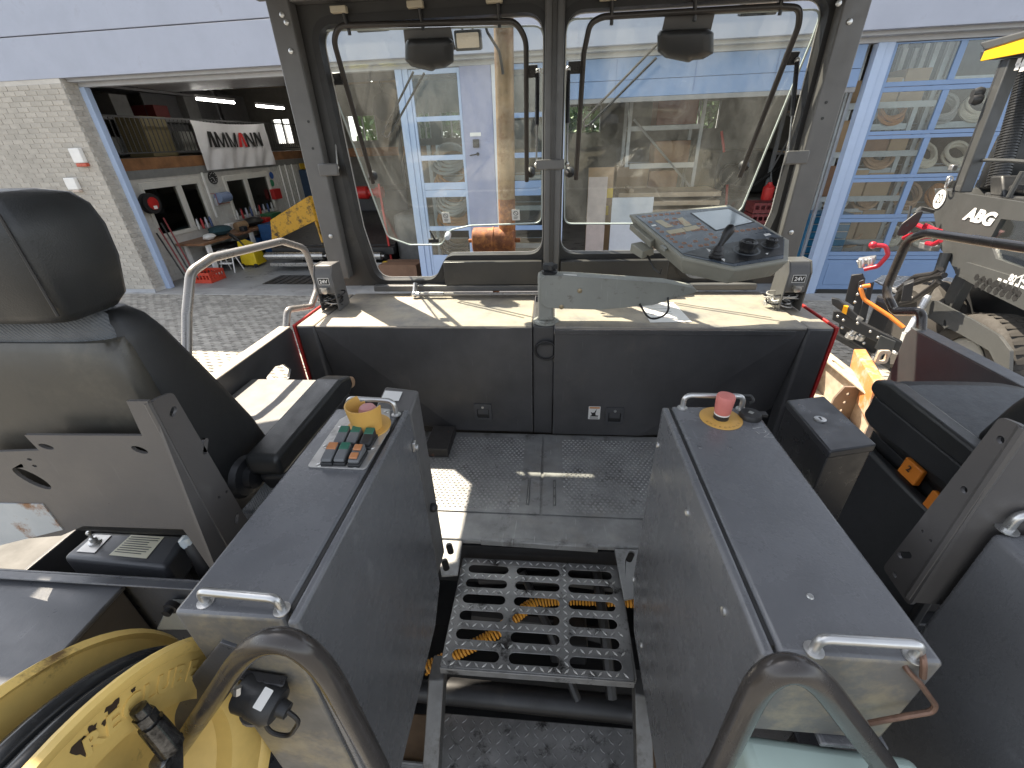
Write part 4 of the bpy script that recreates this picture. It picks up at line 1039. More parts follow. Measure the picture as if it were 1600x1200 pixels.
# ---- front cowl: two lift-off covers with a creased knee panel, a middle column, outer corner pieces
def cowl_cover(x0, x1, s, yfront, name):
    """s = -1 left, +1 right: outer edge at x0 (left) or x1 (right)"""
    t = yfront
    o_, i_ = (x0, x1) if s < 0 else (x1, x0)
    k1 = (o_ - s * .03, SH - .03); k2 = (o_ - s * .66, FL + .012)
    m_ = MB()
    A = (o_, t, SH - .012); B = (i_, t, SH - .012); C = (i_, t, FL + .012); D = (k2[0], t, FL + .012); E = (k1[0], t, k1[1]); F = (o_, t + .004, k1[1]); G_ = (o_, t + .10, FL + .012)
    m_.poly([A, B, C, D, E, F] if s < 0 else [A, F, E, D, C, B]); m_.poly([E, D, G_, F] if s < 0 else [F, G_, D, E])
    m_.poly([C, (i_, 2.0, FL + .012), (i_, 2.0, SH - .012), B]); m_.poly([A, (o_, 2.0, SH - .012), (o_, 2.0, FL + .012), G_, F])
    return obj(name, m_, grey_panel, pav, weld=True, angle=8)
cl = cowl_cover(-1.152, -.086, -1, YC, 'cowl_cover')
cr = cowl_cover(.022, 1.135, 1, YC - .012, 'cowl_cover')
obj('top_sheet', MB().box((-1.152, YC - .003, SH - .012), (-.086, 2.39, SH)), grey_top, cl, bevel=.007)
obj('top_sheet', MB().box((.022, YC - .016, SH - .012), (1.135, 2.39, SH + .004)), grey_top, cr, bevel=.007)
obj('front_lip', MB().box((.022, YC - .0175, SH - .034), (1.09, YC - .0125, SH - .012)), grey_panel, cr, bevel=.002)
obj('cowl_column', MB().box((-.083, YC + .012, FL - .004), (.019, 2.39, SH - .006)), grey_panel, pav, bevel=.006)
for s in (-1, 1):
    a, c = (-1.255, -1.157) if s < 0 else (1.140, 1.255)
    y = YC + (.0 if s < 0 else -.01)
    m_ = MB().hexa([(a, y + (.0), FL), (c, y, FL), (c, 2.39, FL), (a, 2.39, FL)], [(a, y, SH - .002), (c, y, SH - .002), (c, 2.39, SH - .002), (a, 2.39, SH - .002)])
    cp = obj('cowl_corner', m_, grey_panel, pav, bevel=.012)
    cp.data.materials.append(grey_top)
    for p in cp.data.polygons:
        if p.normal.z > .9: p.material_index = 1
    x = -1.2565 if s < 0 else 1.2565
    obj('red_side_plate', MB().box((x, y - .004, -2.3), (x + .012 * s, 2.395, SH + .003)), side_red, pav, bevel=.004)
# latches
def latch(px, py, parent):
    y = YC if px < 850 else YC - .012
    p = AY(px, py, y)
    w, h_ = .047, .05
    m_ = MB().plate(rrect(-w, -h_, w, h_, .008), [rrect(-.032, -.036, .032, .020, .006)], (0, -.008, 0), p, X_, Z_)
    fr = obj('latch', m_, M('latch_grey', (.065, .066, .07), .45, var=.1, dust=TAN, damt=.2), parent, bevel=.002)
    m_ = MB().plate(rrect(-.031, -.035, .031, .019, .005), [], (0, -.001, 0), p + V((0, .006, 0)) - V((0, .0065, 0)), X_, Z_); obj('cup', m_, black_m, fr)
    m_ = MB().hexa([p + V((-.028, -.004, -.012)), p + V((.028, -.004, -.012)), p + V((.028, -.0005, .017)), p + V((-.028, -.0005, .017))], [p + V((-.028, -.007, -.014)), p + V((.028, -.007, -.014)), p + V((.028, -.006, .018)), p + V((-.028, -.006, .018))]); obj('paddle', m_, M('latch_grey', (.065, .066, .07)), fr, bevel=.001)
    m_ = MB().cyl(p + V((0, -.007, .031)), p + V((0, -.0105, .031)), .007, seg=14); obj('lock_barrel', m_, zinc, fr)
latch(755, 643, cl); latch(960, 649, cr)
# warning plate with the howling animal
p = AY(928.5, 645, YC - .012)
lb = obj('warning_label', MB().plate(rrect(-.030, -.039, .030, .039, .003), [], (0, -.0012, 0), p, X_, Z_), white_m, cr)
q = p + V((0, -.0016, 0))
obj('label_header', MB().plate([(-.026, .027), (.026, .027), (.026, .036), (-.026, .036)], [], (0, -.0004, 0), q, X_, Z_), M('label_orange', (.6, .28, .10), .5, var=0), lb)
wolf = [(-.020, -.022), (.020, -.022), (.022, -.016), (.008, -.014), (.006, -.002), (.009, .010), (.010, .018), (.014, .025), (.009, .021), (.004, .012), (.001, .004), (-.010, .001), (-.018, .006), (-.016, -.002), (-.012, -.008), (-.014, -.015), (-.020, -.018)]
obj('animal_mark', MB().plate(wolf, [], (0, -.0004, 0), q, X_, Z_), black_m, lb)
m_ = MB()
for k in range(2): m_.plate([(-.022, -.030 - .004 * k), (.022, -.030 - .004 * k), (.022, -.028 - .004 * k), (-.022, -.028 - .004 * k)], [], (0, -.0004, 0), q, X_, Z_)
obj('print_lines', m_, black_m, lb)
# rubber ring on the column
p = AY(853, 548, YC)
rg = obj('rubber_ring', MB().ring(p, (.05, 1, .12), .050, .0062, 32, 8), seal, pav)
obj('ring_clip', MB().hexa([p + V((-.024, -.006, .030)), p + V((.026, -.006, .034)), p + V((.026, .006, .034)), p + V((-.024, .006, .030))], [p + V((-.026, -.007, .040)), p + V((.028, -.007, .046)), p + V((.028, .008, .046)), p + V((-.026, .008, .040))]), plastic, rg, bevel=.002)
# scratches of dirt corner strip at left floor
obj('rusty_bracket', MB().box((-.62, 1.66, FL + .004), (-.50, 1.86, FL + .055)), M('rusty_plate', (.045, .042, .04), .6, var=.3, spot=(.16, .07, .04), samt=.15), pav, bevel=.004)
# ---- left side panel with its hexagonal opening
Xl = -1.275
hx = [AX(a, c, Xl) for a, c in ((416, 590), (430, 573), (444, 569), (455, 577), (452, 590), (444, 597), (420, 597))]
m_ = MB().plate([(1.05, SH - .006), (1.87, SH - .006), (1.885, SH - .03), (1.885, -1.75), (1.05, -1.75)], [fillet2([(v.y, v.z) for v in hx], .006, 2)], (-.012, 0, 0), (Xl, 0, 0), Y_, Z_)
lp = obj('side_panel', m_, grey_panel, pav)
obj('top_flange', MB().box((Xl - .055, 1.05, SH - .006), (Xl + .002, 1.875, SH)), grey_top, lp, bevel=.003)
# storage deck in front of the left seat
obj('side_deck', MB().box((-1.262, .97, -.872), (-.905, 1.50, -.85)), deck_m, pav, bevel=.006)
obj('deck_front', MB().box((-1.258, 1.24, FL + .002), (-.915, 1.48, -.873)), grey_panel, pav, bevel=.006)
obj('view_block_skirt', MB().box((Xl - .012, .1, -1.75), (Xl, 1.049, -.885)), grey_panel, pav, bevel=.003)  # added sheet that hides the bright ground so the gap stays dark
# ---- right side panel, slid out with its seat
Xr = 1.58
m_ = MB().plate([(1.02, SH - .012), (1.895, SH - .012), (1.91, SH - .04), (1.86, -1.75), (1.02, -1.75)], [], (.012, 0, 0), (Xr, 0, 0), Y_, Z_)
rp = obj('side_panel', m_, grey_panel, pav, label='right side panel slid outwards')
obj('top_flange', MB().box((Xr - .002, 1.02, SH - .012), (Xr + .06, 1.90, SH - .004)), grey, rp, bevel=.003)
obj('seat_platform', MB().box((.66, .25, FL - .05), (1.57, 1.86, FL - .01)), black_gl, pav, bevel=.006)
obj('seat_platform', MB().box((-1.26, .25, FL - .05), (-.56, 1.10, FL - .006)), black_gl, pav, bevel=.006)
# hull below the platform
obj('hull', MB().box((-1.2, 1.95, -2.85), (1.2, 3.5, -1.2)), greasy, pav, bevel=.02)
obj('engine_hood', MB().box((-1.05, 2.50, -1.199), (1.15, 3.5, -1.06)), grey_panel, pav, bevel=.03)
for s in (-1, 1):
    obj('crawler_track', MB().hexa([(s * .8, .5, -2.93), (s * 1.2, .5, -2.93), (s * 1.2, 4.2, -2.93), (s * .8, 4.2, -2.93)], [(s * .8, .3, -2.2), (s * 1.2, .3, -2.2), (s * 1.2, 4.4, -2.2), (s * .8, 4.4, -2.2)]), greasy, pav, bevel=.1)
# brackets beside the step
for s, pts in ((-1, ((676, 840), (723, 842), (715, 897), (690, 899))), (1, ((960, 857), (995, 858), (995, 902), (972, 912)))):
    q = [AZ(a, c, FL - .012) for a, c in pts]
    sl = [(703, 857), (696, 882)] if s < 0 else [(985, 869), (981, 902)]
    hs = []
    for a, c in sl:
        v = AZ(a, c, FL - .012); hs.append(slot(v.x, v.y, .058, .024, 5, 2.0 if s < 0 else 1.1))
    if s > 0: q[1] = V((q[1].x + .05, q[1].y, q[1].z)); q[2] = V((q[2].x + .05, q[2].y - .06, q[2].z)); q[3] = V((q[3].x, q[3].y - .06, q[3].z)); 
    try:
        m_ = MB().plate([(v.x, v.y) for v in q], hs if s < 0 else hs[:1], (0, 0, -.012), (0, 0, FL - .012)); obj('slotted_bracket', m_, floor_m, pav, bevel=.002)
    except Exception: pass
obj('kick_bar', MB().hexa([AZ(751, 852, FL - .03), AZ(934, 864, FL - .03), AZ(934, 864, FL - .03) + V((0, .02, 0)), AZ(751, 852, FL - .03) + V((0, .02, 0))], [AZ(751, 852, FL - .03) + V((0, 0, .03)), AZ(934, 864, FL - .03) + V((0, 0, .03)), AZ(934, 864, FL - .03) + V((0, .02, .03)), AZ(751, 852, FL - .03) + V((0, .02, .03))]), floor_m, pav, bevel=.004)
# dark machinery under the step
obj('cross_pipe', MB().cyl((-1.0, .82, -1.80), (1.0, .79, -1.83), .045, seg=16), greasy, pav)
obj('cross_beam', MB().box((-1.1, .95, -2.25), (1.1, 1.15, -1.95)), greasy, pav, bevel=.01)
obj('under_tray', MB().box((-1.2, .1, -2.35), (1.2, 1.95, -2.3)), greasy, pav)
for i, (a, c, r) in enumerate((((-.28, 1.14, -1.6), (.3, 1.12, -1.58), .02), ((-.3, 1.05, -1.7), (.25, 1.0, -1.72), .028), ((-.1, 1.15, -1.55), (.12, .8, -1.78), .016), ((.2, 1.15, -1.52), (.24, .8, -1.75), .02))):
    obj('hydraulic_hose', MB().tube(fillet([a, ((a[0] + c[0]) / 2, (a[1] + c[1]) / 2, (a[2] + c[2]) / 2 + .03), c], .1), r, 8), seal, pav)
obj('valve_block', MB().box((.02, .92, -1.78), (.16, 1.05, -1.66)), greasy, pav, bevel=.01)
# ---- folding roof above; unseen left flare and holes added for shade and sun patches
sun_patch_holes = [[(-1.901, 1.263), (-1.860, 1.262), (-1.816, 1.211), (-1.898, 1.226)], [(-1.80, 1.075), (-1.747, 1.075), (-1.742, 1.058), (-1.80, 1.057)]]
obj('roof', MB().plate([(1.42, .75), (1.42, 2.555), (-1.395, 2.555), (-1.395, 2.08), (-2.05, 1.80), (-2.05, .75)], sun_patch_holes, (0, 0, .006), (0, 0, .604)), M('roof_underside', (.10, .10, .10), .6), pav)

# ================================================================== WINDSCREEN
YW = 2.40
wsn = thing('windscreen', 'dark framed twin windscreen with both panes pushed open outwards on bent tube frames', 'windscreen', (0, YW, SH))
HL = fillet2([(-1.075, .475), (-.048, .475), (-.048, -.55), (-.585, -.55), (-.665, -.688), (-1.01, -.688), (-1.055, -.40)], .085, 7)
HR = fillet2([(.048, .475), (1.125, .475), (1.125, -.36), (1.06, -.688), (.74, -.688), (.66, -.55), (.048, -.55)], .085, 7)
def grow(l, d):
    n = len(l); out = []
    ar = sum(l[i][0] * l[(i + 1) % n][1] - l[(i + 1) % n][0] * l[i][1] for i in range(n)); sg = 1 if ar > 0 else -1
    for i in range(n):
        a, b_, c = V((*l[i - 1], 0)), V((*l[i], 0)), V((*l[(i + 1) % n], 0))
        t = (c - a); t = t.normalized() if t.length > 1e-9 else X_
        nn = V((t.y, -t.x, 0)) * sg
        out.append((l[i][0] + nn.x * d, l[i][1] + nn.y * d))
    return out
m_ = MB().plate(fillet2([(-1.24, .60), (1.245, .60), (1.255, -.72), (-1.255, -.72)], .01, 2), [grow(HL, .012), grow(HR, .012)], (0, .05, 0), (0, YW, 0), X_, Z_)
fr = obj('frame', m_, M('frame_dark', (.040, .038, .036), .42, var=.15, dust=TAN, damt=.25), wsn)
for h_ in (HL, HR):
    obj('rubber_seal', MB().plate(grow(h_, .032), [h_], (0, .062, 0), (0, YW - .006, 0), X_, Z_), seal, wsn)
    obj('seal_edge', MB().plate(grow(h_, .004), [grow(h_, -.004)], (0, .003, 0), (0, YW + .0565, 0), X_, Z_), M('bright_edge', (.6, .58, .55), .4, var=.05), wsn)
for s in (-1, 1):
    x0 = -1.250 if s < 0 else 1.145; x1 = x0 + .105
    po = obj('corner_post', MB().hexa([(x0, 2.335, -.66), (x1, 2.335, -.66), (x1, 2.398, -.66), (x0, 2.398, -.66)], [(x0, 2.335, .60), (x1, 2.335, .60), (x1, 2.398, .60), (x0, 2.398, .60)]), grey_frame, wsn, bevel=.006)
    for px, py in (((441, 23), (448, 35), (455, 80), (517, 369)) if s < 0 else ((1327, 34), (1236, 363), (1310, 5))):
        p = AY(px, py, 2.335); m2 = MB().lathe(p, -Y_, [(.011, 0), (.011, .004), (.007, .006)], 12); obj('bolt', m2, zinc, po)
    for pxy in ((((482, 190), (489, 232)),) if s < 0 else (((1291, 160), (1285, 185)),)):
        for a, c in pxy:
            p = AY(a, c, 2.335); m2 = MB().lathe(p, -Y_, [(.006, 0), (.006, .002)], 10); obj('screw', m2, black_m, po)
    p = AY(515, 265, 2.33) if s < 0 else AY(1243, 246, 2.33)
    obj('post_clip', MB().box(p + V((-.05, -.02, -.028)), p + V((.05, .0, .028))), grey_frame, po, bevel=.006)
ctr = obj('centre_post', MB().box((-.042, 2.352, -.72), (.042, 2.392, .60)), grey_frame, wsn, bevel=.008)
obj('centre_post_rib', MB().box((-.012, 2.338, -.70), (.012, 2.351, .60)), M('frame_dark', (.04, .038, .036)), ctr, bevel=.004)
p = AY(862, 257, 2.335); obj('post_clip', MB().box(p + V((-.075, -.012, -.022)), p + V((.06, .0, .022))), grey_frame, ctr, bevel=.005)
obj('top_beam', MB().box((-1.14, 2.33, .545), (1.14, 2.398, .60)), grey_frame, wsn, bevel=.006)
# welded lower box and sill
a = AY(692, 410, 2.345); c = AY(848, 440, 2.345)
obj('lower_box', MB().box((a.x, 2.345, -.705), (-.05, 2.398, a.z)), M('frame_dark', (.04, .038, .036)), wsn, bevel=.005)
obj('lower_box', MB().box((.05, 2.345, -.705), (.62, 2.398, a.z)), M('frame_dark', (.04, .038, .036)), wsn, bevel=.005)
obj('sill_bar', MB().box((-1.02, 2.35, -.742), (1.10, 2.398, -.708)), grey_frame, wsn, bevel=.006)
a = AY(657, 462, 2.31); 
wp = obj('washer_pipe', MB().cyl((a.x, 2.30, SH + .022), (-.06, 2.30, SH + .022), .010, seg=10), rail_m, wsn)
obj('pipe_elbow', MB().tube(fillet([(a.x, 2.30, SH + .022), (a.x - .03, 2.30, SH + .022), (a.x - .03, 2.345, SH + .07)], .02), .014, 8).ball((a.x - .03, 2.3, SH + .022), .018, 10), zinc, wp)
obj('pipe_sleeve', MB().cyl((a.x + .06, 2.30, SH + .022), (a.x + .14, 2.30, SH + .022), .014, seg=10), steel, wp)
# ---- the two panes
PH = radians(21.5); PT = V((0, YW + .02, .50)); PD = V((0, sin(PH), -cos(PH))); PN = V((0, cos(PH), sin(PH)))
def onpane(px, py, off=0.0):
    return AP(px, py, PT - PN * off, PN)
def pane(px_out, tube, brackets, motor, plate_px, arms, struts, stickers, hooks, knobs):
    pts = [onpane(a, c) for a, c in px_out]
    loop = fillet2([(v.x, (v - PT).dot(PD)) for v in pts], .05, 6)
    m_ = MB().plate(loop, [], PN * .006, PT, X_, PD)
    g = obj('window_pane', m_, glass_ws, wsn)
    m_ = MB().plate(grow(loop, .003), [grow(loop, -.004)], PN * .008, PT - PN * .001, X_, PD); obj('pane_edge', m_, M('glass_edge', (.45, .50, .48), .2, var=.05), g)
    tp = fillet([onpane(a, c, .035) for a, c in tube], .10, 8)
    obj('guard_tube', MB().tube(tp, .0125, 10), M('dark_tube', (.045, .040, .038), .35, .2, var=.15, dust=TAN, damt=.2), g)
    for a, c in knobs:
        v = onpane(a, c); m2 = MB().lathe(v + PN * .01, -PN, [(.022, 0), (.026, .012), (.026, .03), (.014, .05)], 16); obj('tube_knob', m2, seal, g)
    for a, c in brackets:
        v = onpane(a, c, .02); m2 = MB().hexa([v + X_ * -.03 + PD * .025, v + X_ * .03 + PD * .025, v + X_ * .03 + PD * .025 + PN * .02, v - X_ * .03 + PD * .025 + PN * .02], [v + X_ * -.03 - PD * .025, v + X_ * .03 - PD * .025, v + X_ * .03 - PD * .025 + PN * .02, v - X_ * .03 - PD * .025 + PN * .02]); obj('strut_bracket', m2, black_gl, g, bevel=.003)
    q = [onpane(a, c, .01) for a, c in plate_px]
    obj('motor_plate', MB().prism(q, PN * .006), grey_frame, g, bevel=.002)
    # wiper motor cover
    x0, y0, x1, y1 = motor
    L0 = []
    for k, (sc_, off) in enumerate(((1.0, .012), (1.0, .04), (.96, .07), (.84, .088), (.60, .095))):
        cx, cy = (x0 + x1) / 2, (y0 + y1) / 2; w, h_ = (x1 - x0) / 2 * sc_, (y1 - y0) / 2 * sc_
        pl = [(-.9, -.9), (.80, -1.0), (1.0, -.75), (1.0, .45), (.62, .80), (.25, .86), (.12, 1.0), (-.72, .72), (-1.0, .35), (-1.0, -.6)]
        pl = fillet2(pl, .16, 3)
        L0.append([onpane(cx + a * w, cy + c * h_, off) for a, c in pl])
    mm = MB(); mm.smooth = True; mm.loft(L0); obj('wiper_motor_cover', mm, plastic, g, angle=60)
    for pr in arms:
        m2 = MB()
        v = [onpane(a, c, -.03) for a, c in pr]; m2.tube(v, .006, 6); obj('wiper_arm', m2, black_gl, g)
    for (a, c), (d, e_) in struts:
        top = onpane(a, c, .03); bot = AY(d, e_, 2.37)
        mid = top.lerp(bot, .56)
        st = obj('gas_strut', MB().cyl(top, mid, .010, seg=10), black_gl, g)
        obj('strut_rod', MB().cyl(mid, bot, .0045, seg=8), steel, st); obj('ball_end', MB().ball(bot, .011, 10), zinc, st); obj('ball_end', MB().ball(top, .013, 10), zinc, st)
    for a, c in stickers:
        v = onpane(a, c, .002)
        s_ = obj('sticker', MB().plate(rrect(-.024, -.034, .024, .034, .002), [], -PN * .0008, v, X_, -PD), white_m, g)
        w_ = v - PN * .0012
        m2 = MB().plate(circ(0, .012, .015, n=24), [circ(0, .012, .0115, n=24)], -PN * .0004, w_, X_, -PD)
        m2.plate([(-.0105, .0205), (-.0085, .0225), (.0105, .0035), (.0085, .0015)], [], -PN * .0004, w_ - PN * .0002, X_, -PD)
        for k in range(3): m2.plate([(-.014, -.012 - .006 * k), (.014 - .003 * k, -.012 - .006 * k), (.014 - .003 * k, -.0095 - .006 * k), (-.014, -.0095 - .006 * k)], [], -PN * .0004, w_, X_, -PD)
        obj('print', m2, M('print_grey', (.12, .12, .12), .6, var=0), s_)
    for a, c, d in hooks:
        v0 = AY(a, c, 2.37); v1 = onpane(d[0], d[1], .035)
        hk = obj('hinge_hook', MB().tube(fillet([v0, v0.lerp(v1, .5) + V((0, 0, -.004)), v1, v1 + V((0, 0, -.02))], .02), .008, 8), black_gl, g)
        obj('hinge_block', MB().box(v0 + V((-.05, -.02, -.006)), v0 + V((.02, .01, .018))), M('hinge_tan', (.50, .44, .33), .5), hk, bevel=.003)
    return g
pane([(488, 48), (508, 110), (606, 371), (640, 383), (690, 383), (704, 360), (735, 353), (846, 349), (850, 40)],
     [(583, 286), (521, 62), (530, 40), (806, 33), (822, 62), (823, 283)], [(527, 124), (830, 112)], (633, 58, 709, 112), [(630, 47), (704, 42), (712, 78), (635, 90)],
     [[(646, 112), (597, 210)], [(663, 114), (612, 206)], [(597, 210), (606, 216), (612, 206)]], [((518, 124), (527, 262)), ((840, 112), (838, 258))], [(697, 340), (806, 336)],
     [(536, 18, (545, 46)), (655, 10, (660, 38)), (778, 2, (780, 34))], [(583, 274), (829, 268)])
pane([(882, 350), (884, 30), (1286, 14), (1270, 60), (1160, 325), (1140, 345), (1100, 350)],
     [(900, 280), (912, 84), (922, 36), (942, 26), (1218, 10), (1250, 12), (1248, 40), (1156, 276)], [(898, 106), (1236, 92)], (1027, 44, 1115, 98), [(1040, 22), (1118, 18), (1110, 52), (1032, 58)],
     [[(1030, 66), (912, 188)], [(1026, 90), (920, 196)], [(912, 188), (912, 197), (920, 196)]], [((888, 108), (886, 256)), ((1246, 94), (1231, 247))], [],
     [(956, -2, (956, 30)), (1086, -10, (1086, 24)), (1222, -16, (1220, 14))], [(890, 268), (1162, 258)])
# latch knob of the left pane
v = onpane(678, 374, .02)
kn = obj('pane_latch', MB().box(v + V((-.035, -.012, -.02)), v + V((.03, .012, .004))), black_m, wsn, bevel=.004)
obj('latch_lever', MB().cyl(v + V((.01, -.015, 0)), v + V((-.012, -.03, .06)), .007, .005, 8), black_m, kn)
v = onpane(700, 368, .02); obj('clear_knob', MB().lathe(v + PN * .02, -PN, [(.018, 0), (.020, .01), (.020, .04), (.015, .05)], 14), M('white_clear_plastic', (.6, .65, .7), .15, var=.05), kn)

# ================================================================== MUFFLER AND LAMPS IN FRONT
ex = thing('exhaust_stack', 'heat stained vertical exhaust pipe on a rusty muffler in front of the windscreen', 'exhaust', (-.29, 2.9, -.76))
obj('pipe', MB().cyl((-.285, 2.9, -.32), (-.262, 2.9, 1.0), .053, seg=24), pipe_tan, ex)
obj('pipe_foot', MB().cyl((-.288, 2.9, -.56), (-.285, 2.9, -.321), .0535, seg=24), rust, ex)
m_ = MB().lathe((-.515, 2.9, -.572), X_, [(.012, -.03), (.012, 0), (.072, .002), (.082, .008), (.082, .13), (.086, .132), (.086, .142), (.082, .144), (.082, .266), (.074, .275), (.014, .277), (.014, .31)], 28); obj('muffler', m_, rust, ex)
obj('hanger', MB().box((-.40, 2.88, -1.058), (-.36, 2.92, -.655)), rust, ex)
obj('cable', MB().tube(fillet([AY(757, 0, 2.84), AY(760, 48, 2.84), AY(780, 80, 2.84), AY(786, 116, 2.84)], .05), .007, 8), seal, ex)
def worklamp(px, py, w, Y, label, tilt=.2):
    p = AY(px, py, Y)
    t = thing('work_lamp', label, 'lamp', p, 'work lamps on the front edge of the roof')
    f_ = V((0, -cos(tilt), -sin(tilt))); u_ = V((0, -sin(tilt), cos(tilt)))
    h_ = w * .62
    m_ = MB().plate(rrect(-w / 2, -h_ / 2, w / 2, h_ / 2, .01), [], -f_ * .045, p, X_, u_); obj('housing', m_, black_gl, t, bevel=.004)
    m_ = MB().plate(rrect(-w * .42, -h_ * .36, w * .42, h_ * .36, .006), [], f_ * .003, p + f_ * .0005, X_, u_); obj('lens', m_, M('lamp_lens', (.75, .60, .46), .3, var=.08), t)
    m_ = MB().tube(fillet([p + X_ * -w * .2 + u_ * h_ * .5 - f_ * .02, p + X_ * -w * .15 + u_ * h_ * .85 - f_ * .02, p + X_ * w * .15 + u_ * h_ * .85 - f_ * .02, p + X_ * w * .2 + u_ * h_ * .5 - f_ * .02], .02), .006, 8); obj('bracket', m_, black_gl, t)
    m_ = MB().cyl(p + u_ * h_ * .8 - f_ * .02, (p.x, p.y + .02, .60), .008, seg=8); obj('stalk', m_, black_gl, t)
worklamp(731, 63, .138, 2.78, 'square work lamp with a warm lens hanging left of the exhaust pipe')
worklamp(578, 30, .17, 2.86, 'work lamp behind the upper left corner of the left pane')
worklamp(1190, 2, .17, 2.80, 'work lamp behind the upper right of the right pane')
# ================================================================== SOCKET POSTS AND CABLES ON THE COWL
def socket_post(s, label):
    x0, x1 = (-1.212, -1.112) if s < 0 else (1.100, 1.204)
    t = thing('socket_post', label, 'socket', ((x0 + x1) / 2, 2.14, SH), 'socket posts on the cowl')
    z0, z1 = SH + .002, SH + .235
    # side profile of a sloping cover, open below
    sc_ = [(2.085, z0 + .09), (2.085, z1 - .045), (2.115, z1), (2.20, z1), (2.215, z1 - .02), (2.215, z0), (2.185, z0), (2.185, z0 + .07)]
    m_ = MB().prism([(x0 + .004, a, c) for a, c in sc_], (x1 - x0 - .008, 0, 0)); obj('cover', m_, grey_frame, t, bevel=.006)
    for a in (x0, x1 - .006):
        m_ = MB().prism([(a, 2.083, z0), (a, 2.083, z1 - .045), (a, 2.114, z1 + .002), (a, 2.2, z1 + .002), (a, 2.217, z0)], (.006, 0, 0)); obj('cheek', m_, grey_frame, t, bevel=.002)
    lx = (x0 + x1) / 2
    pl = obj('voltage_label', MB().plate([(-.029, -.018), (.029, -.018), (.029, .018), (-.029, .018)], [], (0, -.0012, 0), (lx, 2.0842, z1 - .075), X_, Z_), white_m, t)
    obj('label_field', MB().plate([(-.0265, -.0155), (.0265, -.0155), (.0265, .0155), (-.0265, .0155)], [], (0, -.0006, 0), (lx, 2.0829, z1 - .075), X_, Z_), black_m, pl)
    obj('voltage_text', text_mb(MB(), '24V', .026, (lx, 2.0816, z1 - .076), X_, Z_, bold=.0008), white_m, pl)
    obj('socket', MB().lathe((lx, 2.085, z0 + .115), (0, -1, -.15), [(.017, 0), (.017, .02), (.012, .022)], 16).box((lx - .018, 2.06, z0 + .125), (lx + .018, 2.085, z0 + .131)), zinc, t)
    return t
socket_post(-1, 'grey socket post marked 24V at the left end of the cowl beside the tube handrail')
socket_post(1, 'tan dusted socket post marked 24V at the right end of the cowl')
def cable_bundle(c, mats, label, seed):
    rr = random.Random(seed); t = thing('cable_coil', label, 'cable', c, 'cable coils at the socket posts'); c = V(c)
    for i in range(7):
        R = rr.uniform(.028, .06); m_ = MB(); seg = 26; pts = []
        ph = rr.uniform(0, 6); tx, ty = rr.uniform(-.5, .5), rr.uniform(-.4, .4)
        for k in range(seg):
            th = 2 * pi * k / seg; r = R * (1 + .15 * sin(2 * th + ph))
            pts.append(c + V((r * 1.25 * cos(th) + rr.uniform(-.002, .002), r * .7 * sin(th), .02 + .013 * i * .5 + r * tx * cos(th) + r * ty * sin(th) + .008)))
        lo_ = min(q.z for q in pts)
        if lo_ < c.z + .004: pts = [q + V((0, 0, c.z + .004 - lo_)) for q in pts]
        obj('loop', m_.tube(pts, .0035, 6, closed=True), mats[i % len(mats)], t)
    obj('plug', MB().cyl(c + V((.0, .01, .04)), c + V((.05, -.01, .075)), .014, .012, 12), black_m, t)
    obj('plug', MB().cyl(c + V((-.07, -.0, .02)), c + V((-.04, .01, .03)), .013, .010, 12), white_m, t)
grey_cab = M('grey_cable', (.45, .43, .40), .5)
cable_bundle(AZ(522, 482, SH + .004), [seal, seal, grey_cab], 'dark cable coil with connectors at the foot of the left socket post', 4)
cable_bundle(AZ(1216, 480, SH + .006), [grey_cab, white_m, seal], 'light cable coil with connectors at the foot of the right socket post', 9)
# loose paper on the cowl
q = [AZ(a, c, SH + .006) for a, c in ((999, 474), (1052, 472), (1081, 503), (1016, 504))]
pp = obj('paper_sheet', MB().prism(q, (0, 0, .0008)), white_m, None, label='white paper sheet lying on the sunlit cowl below the control arm', cat='paper')
m_ = MB()
for f_ in (.35, .5, .62, .78):
    a = q[0].lerp(q[3], f_); c = q[1].lerp(q[2], f_); a, c = a.lerp(c, .12), a.lerp(c, .12 + .7 * (1 - .3 * f_)); m_.prism([a + Z_ * .001, c + Z_ * .001, c + Z_ * .001 + V((0, .003, 0)), a + Z_ * .001 + V((0, .003, 0))], (0, 0, .0003))
obj('print_lines', m_, M('print_grey', (.12, .12, .12)), pp)

# ================================================================== CONTROL PANEL ON ITS SWIVEL ARM
ca = thing('swivel_arm', 'grey swivel arm on a post standing on the cowl, carrying the control panel', 'arm', (-.03, 1.95, SH))
px_ = .0
obj('post', MB().hexa([(-.058, 1.915, SH + .012), (.016, 1.915, SH + .012), (.016, 1.985, SH + .012), (-.058, 1.985, SH + .012)], [(-.06, 1.912, SH + .232), (.005, 1.912, SH + .232), (.005, 1.985, SH + .232), (-.06, 1.985, SH + .232)]), grey_arm, ca, bevel=.01)
obj('post_flange', MB().lathe((-.02, 1.95, SH - .002), Z_, [(.062, 0), (.062, .008), (.046, .012), (.044, .016)], 24), grey_arm, ca)
ap = [(-.045, -.655), (-.045, -.545), (-.02, -.530), (.10, -.535), (.50, -.566), (.63, -.592), (.645, -.603), (.635, -.610), (.46, -.668), (.22, -.690), (-.02, -.682)]
obj('arm', MB().prism([(a, 1.905, c) for a, c in fillet2(ap, .03, 3)], (0, .075, 0)), grey_arm, ca, bevel=.005)
for a, c in ((.05, -.676), (.13, -.600)): obj('pivot_bolt', MB().lathe((a, 1.905, c), -Y_, [(.011, 0), (.011, .004), (.006, .006)], 12), M('brass_dull', (.35, .28, .18), .4, .6), ca)
obj('type_label', MB().plate([(-.03, -.008), (.03, -.008), (.03, .008), (-.03, .008)], [], (0, 0, .001), (.085, 1.925, -.5335), (1, 0, -.07), Y_), white_m, ca)
